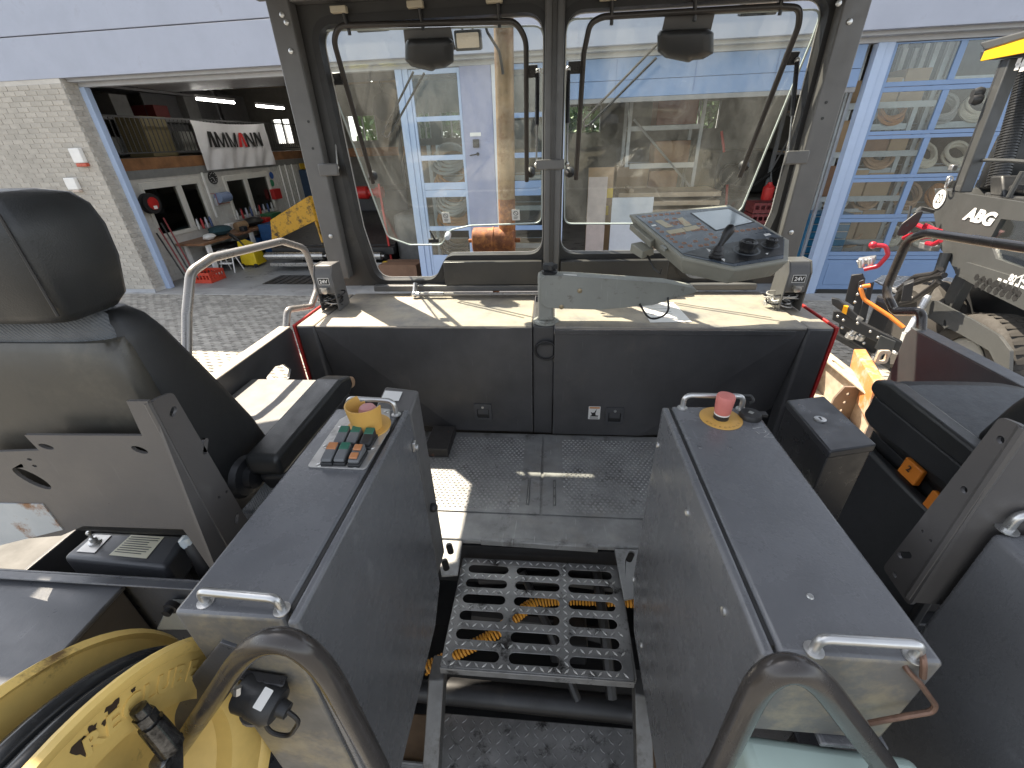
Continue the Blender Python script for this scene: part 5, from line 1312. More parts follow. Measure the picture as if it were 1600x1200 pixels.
# star grip on the post
sg = obj('star_grip', MB().lathe((-.008, 1.945, SH + .232), Z_, [(.034, 0), (.036, .012), (.026, .018), (.018, .02)], 20), plastic, ca)
sp = []
for k in range(10):
    r = .044 if k % 2 == 0 else .022; sp.append((r * cos(k * pi / 5), r * sin(k * pi / 5)))
obj('star_knob', MB().plate(fillet2(sp, .008, 3), [], (0, 0, .022), (-.008, 1.945, SH + .252)), plastic, sg, bevel=.004)
obj('cable', MB().tube(fillet([(.40, 1.90, -.66), (.45, 1.88, -.735), (.53, 1.88, -.70), (.52, 1.90, -.63)], .07, 10), .0045, 8), seal, ca)

tl = radians(12); CN = V((0, -sin(tl), cos(tl))); CP = AY(1108, 378, 1.76)
cpn = thing('control_unit', 'grey paver control panel with keypad, screen, joystick and two knobs on the swivel arm', 'control panel', CP + V((0, 0, -.12)))
def onp(a, c, off=0.0): return AP(a, c, CP + CN * off, CN)
H6 = [onp(*q) for q in ((983.5, 335), (1140, 320), (1233, 375), (1231.5, 407), (1149, 420.5), (1064.5, 402))]
cen = sum(H6, V((0, 0, 0))) / 6
def shrink(l, f_, dz): return [cen + (q - cen) * f_ + CN * dz for q in l]
m_ = MB().loft([shrink(H6, .86, -.075), shrink(H6, .965, -.026), shrink(H6, .985, -.012), shrink(H6, 1.0, -.011), shrink(H6, 1.0, 0)])
obj('case', m_, panel_case, cpn, bevel=.004)
face_m = M('panel_face', (.050, .066, .088), .32, var=.08)
low_m = M('panel_face_dark', (.010, .011, .013), .35, var=.1)
fa = obj('face_plate', MB().prism(shrink(H6, .93, .0005), CN * .0015), face_m, cpn)
def patch(pts, off, mat, parent, name, th=.0008):
    return obj(name, MB().prism([onp(*q, off) for q in pts], CN * th), mat, parent)
patch(((1067, 396), (1090, 389), (1150, 378), (1224, 370), (1224, 398), (1145, 412)), .0022, low_m, fa, 'lower_field')
screen_m = M('lit_screen_glass', (.30, .34, .37), .12, var=.03, spec=.8)
patch(((1078, 333), (1139, 325.5), (1180, 347), (1118, 361)), .0022, black_m, fa, 'screen_bezel')
patch(((1081, 333), (1138, 326.5), (1176, 346.5), (1119, 359.5)), .0032, screen_m, fa, 'screen', .0006)
beige = M('panel_beige', (.48, .42, .28), .5, var=.05)
for q in (((1023, 345), (1033, 343.5), (1053, 354), (1041, 356)), ((1058, 341.5), (1066, 339.5), (1081, 352), (1070, 354)), ((1040, 361), (1065, 356.5), (1072, 362), (1047, 366)), ((1066, 356), (1087, 352), (1095, 357), (1073, 362))):
    patch(q, .0022, beige, fa, 'machine_diagram')
key_m = M('key_orange', (.46, .21, .10), .5, var=.1); keyd = M('key_grey', (.10, .12, .14), .5)
def keys(a, b_, n, name='key', mt=key_m, w=.0125):
    for k in range(n):
        f_ = k / max(1, n - 1); c = onp(a[0] + (b_[0] - a[0]) * f_, a[1] + (b_[1] - a[1]) * f_, .002)
        ex = (H6[1] - H6[0]).normalized(); ey = CN.cross(ex)
        m_ = MB().plate(rrect(-w * .6, -w * .55, w * .6, w * .55, .002, 2), [rrect(-w * .44, -w * .39, w * .44, w * .39, .001, 1)], CN * .0012, c, ex, ey)
        obj('key', m_, mt, fa)
keys((1006, 338.5), (1060, 333), 7); keys((1042, 343), (1054, 341.5), 2); keys((1050, 348), (1064, 346), 3); keys((1046, 351.5), (1074, 348), 4)
keys((1016, 347), (1016.5, 347.5), 1); keys((1028, 357), (1034, 362), 2); keys((1044, 369), (1055, 378), 3); keys((1052, 367), (1068, 364.5), 3); keys((1083, 360), (1096, 358), 3)
keys((1069, 380), (1104, 374), 3); keys((1064, 386), (1078, 384), 2); keys((1095, 384), (1104, 382.5), 2); keys((1114, 379), (1115, 379), 1); keys((1111, 366), (1117, 371), 2); keys((1092, 350), (1102, 359), 3)
keys((1132, 364), (1188, 356.5), 7)
patch(((1017, 352), (1024, 350.5), (1026, 353), (1019, 354)), .0026, white_m, fa, 'white_label'); patch(((1193, 366), (1202, 364.5), (1205, 367), (1196, 369)), .0032, white_m, fa, 'white_label')
m_ = MB()
for a in (((1103, 388), (1111, 391), (1108, 394)), ((1124, 402), (1133, 405), (1132, 409)), ((1196, 396), (1201, 395), (1199, 398))): m_.prism([onp(*q, .0032) for q in a], CN * .0005)
obj('arrow_marks', m_, white_m, fa)
# joystick
jb = onp(1119, 401, .002)
js = obj('joystick', MB().lathe(jb, CN, [(.024, 0), (.025, .006), (.019, .012), (.022, .016), (.016, .024), (.020, .028), (.014, .036), (.010, .042)], 18), seal, cpn)
jt = V((.055, .03, .10)).normalized(); j0 = jb + CN * .035
obj('lever', MB().lathe(j0, jt, [(.010, 0), (.010, .02), (.015, .045), (.018, .062), (.015, .078), (.008, .084)], 18), knob_black, js)
def knob(a, c, R, label=None):
    b_ = onp(a, c, .002); m_ = MB(); prof = []
    n = 32
    def ringp(r, h_, k_): return [b_ + CN * h_ + (H6[1] - H6[0]).normalized() * r * (1 + k_ * (.5 + .5 * cos(12 * 2 * pi * j / n * 1.0))) * cos(2 * pi * j / n) + CN.cross((H6[1] - H6[0]).normalized()) * r * (1 + k_ * (.5 + .5 * cos(12 * 2 * pi * j / n))) * sin(2 * pi * j / n) for j in range(n)]
    m_.smooth = True
    m_.loft([ringp(R * .75, 0, 0), ringp(R * .7, R * .4, 0), ringp(R * .9, R * .45, .08), ringp(R * .92, R * 1.0, .08), ringp(R * .8, R * 1.08, 0), ringp(R * .5, R * 1.0, 0), ringp(R * .45, R * .8, 0)])
    k = obj('rotary_knob', m_, knob_black, cpn)
    obj('knob_cap', MB().lathe(b_ + CN * R * .8, CN, [(R * .4, 0), (R * .36, R * .15), (R * .1, R * .2)], 16), plastic, k)
    m2 = MB().plate(circ(0, 0, R * 1.5, n=32), [circ(0, 0, R * 1.25, n=32)], CN * .0008, b_ + CN * .0006, X_, CN.cross(X_)); obj('dial_ring', m2, M('dial_grey', (.10, .11, .12), .5), k)
knob(1166, 391, .032); knob(1203, 383, .022)
# bracket and plug box hung at its left side
a = onp(1000, 352, -.03)
obj('side_tray', MB().hexa([onp(983, 358, -.055), onp(1016, 388, -.055), onp(1024, 383, -.055), onp(992, 355, -.055)], [onp(984, 350, -.02), onp(1017, 377, -.02), onp(1026, 373, -.02), onp(993, 348, -.02)]), panel_case, cpn, bevel=.003)
obj('plug_box', MB().hexa([onp(984, 393, -.10), onp(1003, 405, -.10), onp(1022, 398, -.10), onp(1000, 386, -.10)], [onp(986, 380, -.06), onp(1004, 393, -.06), onp(1022, 388, -.06), onp(1003, 377, -.06)]), panel_case, cpn, bevel=.003)
obj('clip', MB().hexa([onp(1030, 388, -.02), onp(1038, 394, -.02), onp(1043, 391, -.02), onp(1036, 386, -.02)], [onp(1031, 383, -.005), onp(1039, 389, -.005), onp(1044, 387, -.005), onp(1037, 382, -.005)]), grey_arm, cpn, bevel=.002)
obj('plug_cable', MB().tube(fillet([onp(1012, 400, -.09), onp(1022, 420, -.10), onp(1032, 428, -.09), onp(1034, 420, -.07)], .02), .004, 6), seal, cpn)

# ================================================================== TUBE HANDRAILS BESIDE THE COWL
hl = thing('handrail', 'bare grey bent tube handrail on the left side panel', 'handrail', (Xl, 1.84, SH), 'side handrails')
px = [(447, 513), (449, 484), (486, 479), (497, 448), (477, 388), (440, 377), (330, 403), (298, 425), (292, 490), (262, 512)]
pts = [AX(a, c, Xl - .025) for a, c in px]
pts[-1] = pts[-1] + V((0, -.05, -.25))
obj('tube', MB().tube(fillet(pts, [0, .04, .04, .07, .09, .10, .10, .07, .06, 0], 12), .0165, 14), rail_m, hl)
hr = thing('handrail', 'dark grey bent tube handrail on the right side panel in front of the parked paver', 'handrail', (Xr, 1.9, SH), 'side handrails')
px = [(1441, 520), (1441, 487), (1398, 487), (1383, 455), (1419, 373), (1450, 364), (1610, 388), (1700, 420), (1720, 520)]
pts = [AX(a, c, Xr + .03) for a, c in px]; pts[0] = V((pts[0].x, pts[0].y, SH - .03))
obj('tube', MB().tube(fillet(pts, [0, .04, .045, .08, .10, .10, .08, .06, 0], 12), .0185, 14), hoop_m, hr)

# ================================================================== SEATS
def sup(cx, cy, rx, ry, z, e=4.0, n=28, lean=0.0):
    o = []
    for k in range(n):
        t = 2 * pi * k / n; c, s_ = cos(t), sin(t)
        o.append((cx + rx * math.copysign(abs(c) ** (2 / e), c), cy + ry * math.copysign(abs(s_) ** (2 / e), s_), z))
    return o
mesh_fab = M('ribbed_seat_fabric', (.105, .112, .120), .70, var=.15, scale=30, dust=(.25, .24, .22), damt=.12)
def seat_fabric_bump():
    nt = mesh_fab.node_tree; N = nt.nodes; L = nt.links
    tc = N.new('ShaderNodeTexCoord'); w = N.new('ShaderNodeTexWave'); w.inputs['Scale'].default_value = 75; w.inputs['Distortion'].default_value = 0; w.bands_direction = 'DIAGONAL'
    v = N.new('ShaderNodeTexVoronoi'); v.inputs['Scale'].default_value = 140
    L.new(tc.outputs['Object'], v.inputs['Vector'])
    L.new(tc.outputs['Object'], w.inputs['Vector']); ad = N.new('ShaderNodeMath'); L.new(w.outputs['Fac'], ad.inputs[0]); L.new(v.outputs['Distance'], ad.inputs[1])
    b = N.new('ShaderNodeBump'); b.inputs['Strength'].default_value = .5; b.inputs['Distance'].default_value = .0025
    L.new(ad.outputs[0], b.inputs['Height']); L.new(b.outputs['Normal'], N['Principled BSDF'].inputs['Normal'])
seat_fabric_bump()
def make_seat(xin, s, label, dy=0.0, arm_off=0.0, aw=.082, zt=-.60, cy=1.13, cd=.29, cz=0.0):
    """xin = inner face of the backrest, s = +1 if the seat extends to -X from there"""
    X = lambda i: xin - s * i
    w = .49; cx = X(w / 2)
    t = thing('operator_seat', label, 'seat', (cx, .9 + dy, FL), 'operator seats')
    # backrest cushion: a stack of rounded sections
    m_ = MB(); m_.smooth = True; L_ = []
    for z, yb, yf, hw in ((-.76, .61, .86, .90), (-.74, .60, .875, .97), (-.68, .597, .88, 1.0), (-.58, .600, .85, 1.0), (-.46, .607, .80, .985), (-.36, .612, .755, .96), (-.29, .617, .725, .93), (-.255, .624, .705, .90), (-.236, .635, .690, .82)):
        L_.append(sup(cx, (yb + yf) / 2 + dy, w / 2 * hw, (yf - yb) / 2, z, 5))
    m_.loft(L_); obj('backrest', m_, vinyl_side, t, angle=70)
    # hard rear shell
    m_ = MB(); m_.smooth = True; L_ = []
    for z, hw, d in ((-.72, .86, .02), (-.71, .93, .0), (-.66, .965, -.004), (-.5, .955, 0.0), (-.36, .93, .004), (-.295, .905, .008), (-.278, .88, .016)):
        L_.append(sup(cx, .617 + d + dy, w / 2 * hw, .032, z, 7))
    m_.loft(L_); obj('back_shell', m_, shell_m, t, angle=60)
    m_ = MB(); m_.smooth = True; L_ = []
    for z, hw, a, c in ((-.285, .86, .606, .700), (-.262, .85, .604, .698), (-.240, .81, .612, .690), (-.226, .72, .630, .675)):
        L_.append(sup(cx, (a + c) / 2 + dy, w / 2 * hw, (c - a) / 2, z, 4))
    m_.loft(L_); obj('top_fabric', m_, mesh_fab, t, angle=70)
    hr_ = MB(); hr_.smooth = True; L_ = []; hx_ = cx
    for z, rx, y0, y1 in ((-.232, .190, .580, .655), (-.227, .212, .562, .672), (-.21, .222, .550, .690), (-.15, .225, .544, .708), (-.10, .224, .541, .712), (-.068, .219, .543, .706), (-.050, .208, .550, .692), (-.042, .19, .564, .66)):
        L_.append(sup(hx_, (y0 + y1) / 2 + dy, rx, (y1 - y0) / 2, z, 7 if rx > .19 else 5))
    hr_.loft(L_); hh = obj('headrest', hr_, vinyl, t, angle=75)
    ed = .19; m_ = MB().tube([(hx_ + s * .2185, .5525 + dy, z) for z in (-.21, -.16, -.10, -.066)], .0022, 6); obj('seam', m_, seal, hh)
    for q in (-.07, .07): obj('headrest_post', MB().cyl((cx + q, .63 + dy, -.25), (cx + q, .63 + dy, -.205), .008, seg=8), seal, t)
    # seat cushion
    m_ = MB(); m_.smooth = True; L_ = []
    for z, k, c in ((-.93, .94, .0), (-.90, 1.0, .0), (-.84, 1.02, .0), (-.80, 1.0, .0), (-.785, .95, .005)):
        L_.append(sup(cx, cy + dy, w / 2 * k, cd * k + .02, z + cz, 5))
    m_.loft(L_); obj('cushion', m_, vinyl_side, t, angle=70)
    m_ = MB(); m_.smooth = True; m_.loft([sup(cx, cy + dy, w / 2 * .90, cd - .025, -.79 + cz, 5), sup(cx, cy + dy, w / 2 * .86, cd - .035, -.776 + cz, 5), sup(cx, cy + dy, w / 2 * .7, cd - .09, -.774 + cz, 5)]); obj('cushion_fabric', m_, mesh_fab, t, angle=70)
    # suspension base
    m_ = MB().box((cx - .21, .78 + dy, -1.10), (cx + .21, cy + cd - .05 + dy, -.93 + cz)); obj('suspension', m_, plastic, t, bevel=.02)
    m_ = MB()
    for k in range(4): m_.box((cx - .19 + .012 * (k % 2), .80 + dy, FL + .05 + .06 * k), (cx + .19 - .012 * (k % 2), cy + cd - .10 + dy, FL + .105 + .06 * k))
    obj('bellows', m_, seal, t, bevel=.012)
    obj('base_rail', MB().box((cx - .22, .76 + dy, FL - .005), (cx + .22, cy + cd - .06 + dy, FL + .05)), plastic, t, bevel=.006)
    # armrest on the inner side
    ai = xin + s * (.022 + arm_off)
    a0, a1 = sorted((ai, ai + s * aw))
    ay0, ay1 = .705 + dy, 1.115 + dy
    pr = fillet2([(ay0, zt - .005), (ay1 - .06, zt + .004), (ay1, zt - .015), (ay1 + .004, zt - .05), (ay1 - .03, zt - .062), (ay0, zt - .062)], .02, 4)
    ar = obj('armrest', MB().prism([(a0, a, c) for a, c in pr], (a1 - a0, 0, 0)), vinyl, t, bevel=.010, bseg=3)
    pr = fillet2([(ay0 + .01, zt - .063), (ay1 - .02, zt - .063), (ay1 - .005, zt - .14), (ay1 - .05, zt - .155), (ay0 + .03, zt - .13)], .02, 4)
    obj('armrest_body', MB().prism([(a0 + .008, a, c) for a, c in pr], (a1 - a0 - .016, 0, 0)), plastic, ar, bevel=.006)
    obj('pivot', MB().lathe((xin - s * .01, .715 + dy, zt - .07), (s, 0, 0), [(.05, 0), (.052, .008), (.045, .02), (.028, .024), (.028, .04)], 20), plastic, t)
    return t
seatL = make_seat(-.712, 1, 'worn black operator seat with headrest seen from behind at the left', 0.0, cy=.99, cd=.16, cz=-.17)
# orange dirt on its arm tip, belt, lettering
p = AX(537, 594, -.605)
obj('armrest_wear', MB().lathe((-.612, 1.115, -.64), (1, 0, 0), [(.016, -.04), (.018, -.03), (.018, .0), (.014, .004)], 14), M('worn_tip', (.45, .28, .16), .6, var=.3), seatL)
m_ = text_mb(MB(), 'ISRI 2000', .020, AX(428, 757, -.688), Z_ * 1.0, Y_ * -1.0 + V((0, 0, 0)), bold=.0004); obj('seat_lettering', m_, M('gold_print', (.30, .20, .06), .5, var=0), seatL)
seatR = make_seat(1.065, -1, 'black operator seat with ribbed fabric cushion and orange levers at the right edge', .12, .004, aw=.05, zt=-.655, cy=.955, cd=.275, cz=.045)
for k, (a, c) in enumerate(((1424, 736), (1466, 790))):
    for dx, sc_ in ((0, 1.0), (.030, .9)):
        p = AX(a, c, 1.055 + dx)
        m_ = MB().hexa([p + V((-.008, -.034 * sc_, -.028)), p + V((.010, -.034 * sc_, -.028)), p + V((.010, .034 * sc_, -.028)), p + V((-.008, .034 * sc_, -.028))], [p + V((-.002, -.034 * sc_, .026)), p + V((.012, -.034 * sc_, .026)), p + V((.012, .034 * sc_, .026)), p + V((-.002, .034 * sc_, .026))])
        lv = obj('seat_lever', m_, orange_m, seatR, bevel=.004)
        if dx == 0: obj('lever_number', text_mb(MB(), '2' if k == 0 else '1', .026, p + V((-.0062, .004, .004)), V((0, -1, 0)), V((.13, 0, 1)), bold=.0006), black_m, lv)
p = AX(1424, 633, 1.02); obj('orange_tab', MB().box(p + V((-.006, -.03, -.006)), p + V((.006, .03, .006))), orange_m, seatR, bevel=.003)
p = AX(1392, 670, 1.04); obj('adjuster_block', MB().box(p + V((-.02, -.05, -.02)), p + V((.03, .05, .02))), M('olive_plastic', (.10, .09, .06), .5), seatR, bevel=.005)
obj('suspension_housing', MB().hexa([(1.02, .80, FL + .02), (1.06, .80, FL + .02), (1.06, 1.36, FL + .02), (1.02, 1.36, FL + .02)], [(1.045, .84, -.92), (1.08, .84, -.92), (1.08, 1.40, -.92), (1.045, 1.40, -.92)]), plastic, seatR, bevel=.012)

# ================================================================== SEAT BRACKET PLATES
bracket_m = M('bracket_paint', (.098, .092, .088), .38, var=.08, scale=3, bump=.1, bscale=240, dust=TAN, damt=.16, scratch=.2)
YB = .55
def lp_(pts): return [(v.x, v.z) for v in (AY(a, c, YB) for a, c in pts)]
bk = thing('seat_bracket', 'folded grey steel bracket plate with oval holes behind the left seat', 'bracket', (-.9, YB, FL), 'seat brackets')
out = lp_(((230, 627), (197, 627), (222, 681), (38, 680), (61, 704), (0, 706), (-60, 706), (-60, 870), (0, 845), (96, 837), (130, 822), (286, 827), (342, 908)))
def ov(a, c, rx, ry, ang=0.0):
    v = AY(a, c, YB); return [(v.x + rx * cos(t * pi / 8) * cos(ang) - ry * sin(t * pi / 8) * sin(ang), v.z + rx * cos(t * pi / 8) * sin(ang) + ry * sin(t * pi / 8) * cos(ang)) for t in range(16)]
holes = [ov(72, 698, .014, .006, -.25), ov(218, 703, .015, .0075, -.35), ov(50, 748, .036, .017, -.72), ov(46, 718, .005, .003), ov(54, 728, .005, .003)]
bl_ = obj('plate', MB().plate(out, holes, (0, .006, 0), (0, YB, 0), X_, Z_), bracket_m, bk, bevel=.0012)
xf = -.669
fl_pts = [AX(a, c, xf) for a, c in ((230, 627), (265, 612), (395, 833), (341, 908))]
hs = []
for a, c, w, h_, an in ((266, 643, .020, .012, .6), (317, 697, .032, .010, .9), (366, 810, .024, .010, .9), (338, 777, .006, .006, 0), (350, 768, .006, .006, 0)):
    v = AX(a, c, xf); hs.append(slot(v.y, v.z, w, h_, 5, an))
obj('flange', MB().plate(fillet2([(v.y, v.z) for v in fl_pts], .012, 3), hs, (.006, 0, 0), (xf, 0, 0), Y_, Z_), bracket_m, bk, bevel=.0012)
obj('bend', MB().tube([(xf + .001, YB + .004, fl_pts[0].z - .002), (xf + .001, YB + .004, fl_pts[3].z + .01)], .006, 8), bracket_m, bk)
# yellow ribbed hose and track seen past the plate
m_ = MB(); P = [(-1.9, .95, -.78), (-1.3, .92, -.79), (-.82, .90, -.80)]
for k in range(90):
    x = -1.9 + 1.1 * k / 90; m_.cyl((x, .93, -.785), (x + .007, .93, -.785), .019, seg=8)
obj('ribbed_hose', m_, M('hose_yellow', (.55, .52, .06), .5), None, label='yellow ribbed hose glimpsed through the holes of the left seat bracket', cat='hose')
b2 = thing('seat_bracket', 'folded grey steel bracket plate in front of the right seat and beside the right cover', 'bracket', (.8, YB, FL), 'seat brackets')
xg = .66
fp = [AX(a, c, xg) for a, c in ((1562, 651), (1603, 667), (1421, 948), (1379, 887))]
hs = []
for a, c, w, h_, an in ((1563, 687, .012, .012, 0), (1506, 765, .012, .012, 0), (1441, 830, .006, .006, 0), (1454, 845, .006, .006, 0), (1413, 867, .034, .012, -.9), (1398, 898, .010, .010, 0)):
    v = AX(a, c, xg); hs.append(slot(v.y, v.z, w, h_, 5, an))
obj('flange', MB().plate(fillet2([(v.y, v.z) for v in fp], .010, 3), hs, (.006, 0, 0), (xg, 0, 0), Y_, Z_), bracket_m, b2, bevel=.0012)
yb2 = fp[1].y
obj('bend', MB().tube([(xg + .004, yb2 + .004, fp[1].z - .004), (xg + .004, yb2 + .002, fp[2].z + .01)], .0075, 8), bracket_m, b2)
obj('plate', MB().plate([(xg + .004, fp[1].z), (1.25, fp[1].z + .01), (1.25, -.80), (xg, fp[2].z)], [ov(1595, 838, .012, .006)], (0, .006, 0), (0, yb2, 0), X_, Z_), bracket_m, b2, bevel=.0012)

# ================================================================== CONSOLES
def handle_bar(name, a, b_, h_, r, parent, mat=None, out=None):
    a, b_ = V(a), V(b_); u_ = V(out) if out else Z_
    hb = obj(name, MB().tube(fillet([a, a + u_ * h_, b_ + u_ * h_, b_], .022, 6), r, 10), mat or zinc, parent)
    for q in (a, b_): obj('washer', MB().lathe(q, u_, [(r * 1.9, .0002), (r * 1.9, .002), (r * 1.2, .0025)], 14), zinc, hb)
    return hb
zc = -.57
# left console
cL = thing('control_console', 'tall grey control console left of the step with yellow guarded stop button and rocker switches', 'console', (-.43, .6, FL), 'control consoles')
Y0, Y1 = .327, .862
obj('body', MB().box((-.53, Y0, -1.22), (-.366, Y1, zc)), grey_console, cL, bevel=.006)
m_ = MB().prism([(-.342, Y0 - .004, zc), (-.342, Y1, zc), (-.342, Y1, -1.235), (-.342, .76, -1.31), (-.342, Y0 - .004, -1.31)], (-.016, 0, 0)); dL = obj('door', m_, grey_console, cL, bevel=.005)
obj('door_gap', MB().box((-.3655, Y0 + .012, -1.2), (-.359, Y1 - .002, zc - .004)), black_m, cL)
obj('front_box', MB().hexa([(-.44, Y1 + .003, -1.2), (-.343, Y1 + .003, -1.2), (-.343, .955, -1.2), (-.44, .965, -1.2)], [(-.44, Y1 + .003, zc - .012), (-.343, Y1 + .003, zc - .012), (-.343, .950, zc + .004), (-.44, .968, zc + .004)]), grey_frame, cL, bevel=.006)
q = [V((x, y, zc - .012 + .016 * (y - Y1) / .095 + .002)) for x, y in ((-.432, .905), (-.384, .905), (-.384, .940), (-.432, .944))]
obj('front_label', MB().prism(q, (0, 0, .0008)), white_m, cL)
ph = AZ(645, 697, zc)
for a, c in ((645, 697),): p = AX(a, c, -.342); obj('door_latch', MB().box(p + V((0, -.008, -.014)), p + V((.008, .008, .014))).cyl(p + V((.0, 0, -.004)), p + V((.014, 0, -.004)), .008, seg=12), zinc, dL, bevel=.002)
p = AX(674, 793, -.342); obj('rubber_stop', MB().ball(p + V((.006, 0, 0)), .014, 12), seal, dL)
p = AX(676, 948, -.342); 
# switch plate
sp_ = thing('x', '', '', (0, 0, 0)) if False else None
q = [AZ(a, c, zc + .003) for a, c in ((481, 731), (572, 736), (611, 642), (557, 640))]
pl = [AZ(a, c, zc) for a, c in ((480, 731), (571, 735), (609, 673), (610, 641), (566, 637), (531, 657))]
plat = obj('switch_plate', MB().plate(fillet2([(v.x, v.y) for v in pl], .008, 3), [], (0, 0, .003), (0, 0, zc + .0005)), alu, cL, bevel=.001)
for x, y in [AZ(a, c, zc + .004).to_2d() for a, c in ((499, 726), (556, 728), (509, 697), (581, 699), (533, 667), (599, 671), (604, 643))]:
    obj('screw', MB().lathe((x, y, zc + .0035), Z_, [(.0062, 0), (.0055, .002), (.003, .0028)], 12), zinc, plat)
sw_g = M('switch_green', (.025, .13, .085), .35, var=.1); sw_o = M('switch_amber', (.48, .20, .08), .35, var=.1)
sw_grey = M('switch_grey', (.14, .145, .15), .42, var=.1, dust=TAN, damt=.2)
SW = [(*AZ(a, c, zc + .022).to_2d(), mt) for a, c, mt in ((515, 706, sw_o), (535, 706, sw_g), (557, 708, sw_o), (534, 679, sw_g), (553, 679, sw_g), (574, 682, None))]
for i, (x, y, mt) in enumerate(SW):
    w, l = .0112, .0225; z0 = zc + .0035
    bz = obj('rocker_switch', MB().box((x - w - .0015, y - l - .002, z0), (x + w + .0015, y + l + .002, z0 + .008)), plastic, plat, bevel=.002)
    # rocker: raised at the far end
    m_ = MB().hexa([(x - w, y - l, z0 + .0081), (x + w, y - l, z0 + .0081), (x + w, y + l, z0 + .0081), (x - w, y + l, z0 + .0081)], [(x - w, y - l, z0 + .016), (x + w, y - l, z0 + .016), (x + w, y + l, z0 + .026), (x - w, y + l, z0 + .026)])
    obj('rocker', m_, sw_grey if mt and not (i == 5) else plastic, bz, bevel=.003)
    if i == 2:
        for yy in (-.012, .010): obj('lens', MB().hexa([(x - w * .8, y + yy - .008, z0 + .017 + .0002 * (yy + l) * 900), (x + w * .8, y + yy - .008, z0 + .017 + .0002 * (yy + l) * 900), (x + w * .8, y + yy + .008, z0 + .0205 + .0002 * (yy + l) * 900), (x - w * .8, y + yy + .008, z0 + .0205 + .0002 * (yy + l) * 900)], [(x - w * .7, y + yy - .007, z0 + .0205 + .0002 * (yy + l) * 900), (x + w * .7, y + yy - .007, z0 + .0205 + .0002 * (yy + l) * 900), (x + w * .7, y + yy + .007, z0 + .0235 + .0002 * (yy + l) * 900), (x - w * .7, y + yy + .007, z0 + .0235 + .0002 * (yy + l) * 900)]), sw_o, bz, bevel=.0015)
    else:
        h0 = .0215
        m_ = MB().hexa([(x - w * .92, y + .004, z0 + h0 - .002), (x + w * .92, y + .004, z0 + h0 - .002), (x + w * .92, y + l + .0006, z0 + h0), (x - w * .92, y + l + .0006, z0 + h0)], [(x - w * .92, y + .004, z0 + h0 + .0014), (x + w * .92, y + .004, z0 + h0 + .0014), (x + w * .92, y + l + .0006, z0 + h0 + .0052), (x - w * .92, y + l + .0006, z0 + h0 + .0052)])
        obj('lens', m_, (mt or sw_g) if i != 5 else sw_g, bz, bevel=.002)
# stop button with its guard
sb = thing('stop_button', 'faded red stop button inside a cut open yellow guard cup on the left console', 'button', (-.452, .812, zc + .004), 'emergency stop buttons')
gq = AZ(573, 652, zc + .03); cx_, cy_, z0 = gq.x, gq.y, zc + .0037
m_ = MB(); n = 36; outer = []; inner = []
prof_h = lambda th: .062 if not (-.35 < th < .75) else .062
pts_lo, pts_hi, pin_lo, pin_hi = [], [], [], []
a0, a1 = radians(112), radians(352)
for k in range(n + 1):
    th = a0 + (a1 - a0) * k / n
    R0, R1 = .035, .042; hh_ = .064 - (.018 if k < 3 else 0)
    pts_lo.append((cx_ + R0 * cos(th), cy_ + R0 * sin(th), z0 + .004)); pts_hi.append((cx_ + R1 * cos(th), cy_ + R1 * sin(th), z0 + hh_))
    pin_lo.append((cx_ + (R0 - .003) * cos(th), cy_ + (R0 - .003) * sin(th), z0 + .004)); pin_hi.append((cx_ + (R1 - .003) * cos(th), cy_ + (R1 - .003) * sin(th), z0 + hh_))
k = m_.add(pts_lo + pts_hi + pin_hi + pin_lo); c_ = n + 1
m_.smooth = True
for i in range(n):
    for a in range(4):
        b_ = (a + 1) % 4; m_.face((k + a * c_ + i, k + a * c_ + i + 1, k + b_ * c_ + i + 1, k + b_ * c_ + i))
for i in (0, n): m_.face([k + a * c_ + i for a in range(4)])
obj('guard', m_, yellow_m, sb)
obj('base_disc', MB().lathe((cx_, cy_, z0), Z_, [(.050, 0), (.050, .003), (.040, .0035)], 32), yellow_m, sb)
obj('mushroom', MB().lathe((cx_ + .004, cy_ + .004, z0 + .004), Z_, [(.016, .028), (.0195, .031), (.020, .042), (.016, .049), (.006, .051)], 24), M('faded_pink', (.55, .27, .26), .55, var=.1), sb)
obj('button_stem', MB().cyl((cx_ + .004, cy_ + .004, z0 + .0036), (cx_ + .004, cy_ + .004, z0 + .0319), .013, seg=16), black_m, sb)
handle_bar('handle', (-.487, .846, zc), (-.368, .838, zc), .040, .006, cL)
handle_bar('handle', AZ(322, 941, zc), AZ(441, 953, zc), .026, .0062, cL)
# right console
cR = thing('control_console', 'wide grey control console right of the step with red stop button on a yellow disc', 'console', (.4, .6, FL), 'control consoles')
Y0, Y1 = .326, .903
obj('body', MB().box((.294, Y0, -.772), (.486, Y1, zc)), grey_console, cR, bevel=.006)
obj('plinth', MB().box((.296, Y0 + .09, FL - .05), (.47, Y1 - .03, -.773)), black_gl, cR, bevel=.006)
m_ = MB().prism([(.271, Y0 - .004, zc), (.271, Y1 - .006, zc), (.271, Y1 - .006, -1.20), (.271, .80, -1.33), (.271, Y0 - .004, -1.33)], (.017, 0, 0)); dR = obj('door', m_, grey_console, cR, bevel=.005)
obj('door_gap', MB().box((.2885, Y0 + .012, -.76), (.2935, Y1 - .004, zc - .004)), black_m, cR)
for a, c in ((1028, 695), (1074, 801), (1131, 955), (990, 905), (1002, 1008)):
    p = AX(a, c, .271); obj('rivet', MB().lathe(p, -X_, [(.0075, 0), (.007, .003), (.003, .0045)], 12), zinc, dR)
for a, c in ((1266, 932), (1140, 700), (1094, 699)): p = AZ(a, c, zc); obj('screw', MB().lathe(p, Z_, [(.005, 0), (.004, .0018)], 10), grey if c < 800 else zinc, cR)
handle_bar('handle', (.318, .893, zc), (.452, .893, zc), .036, .0062, cR)
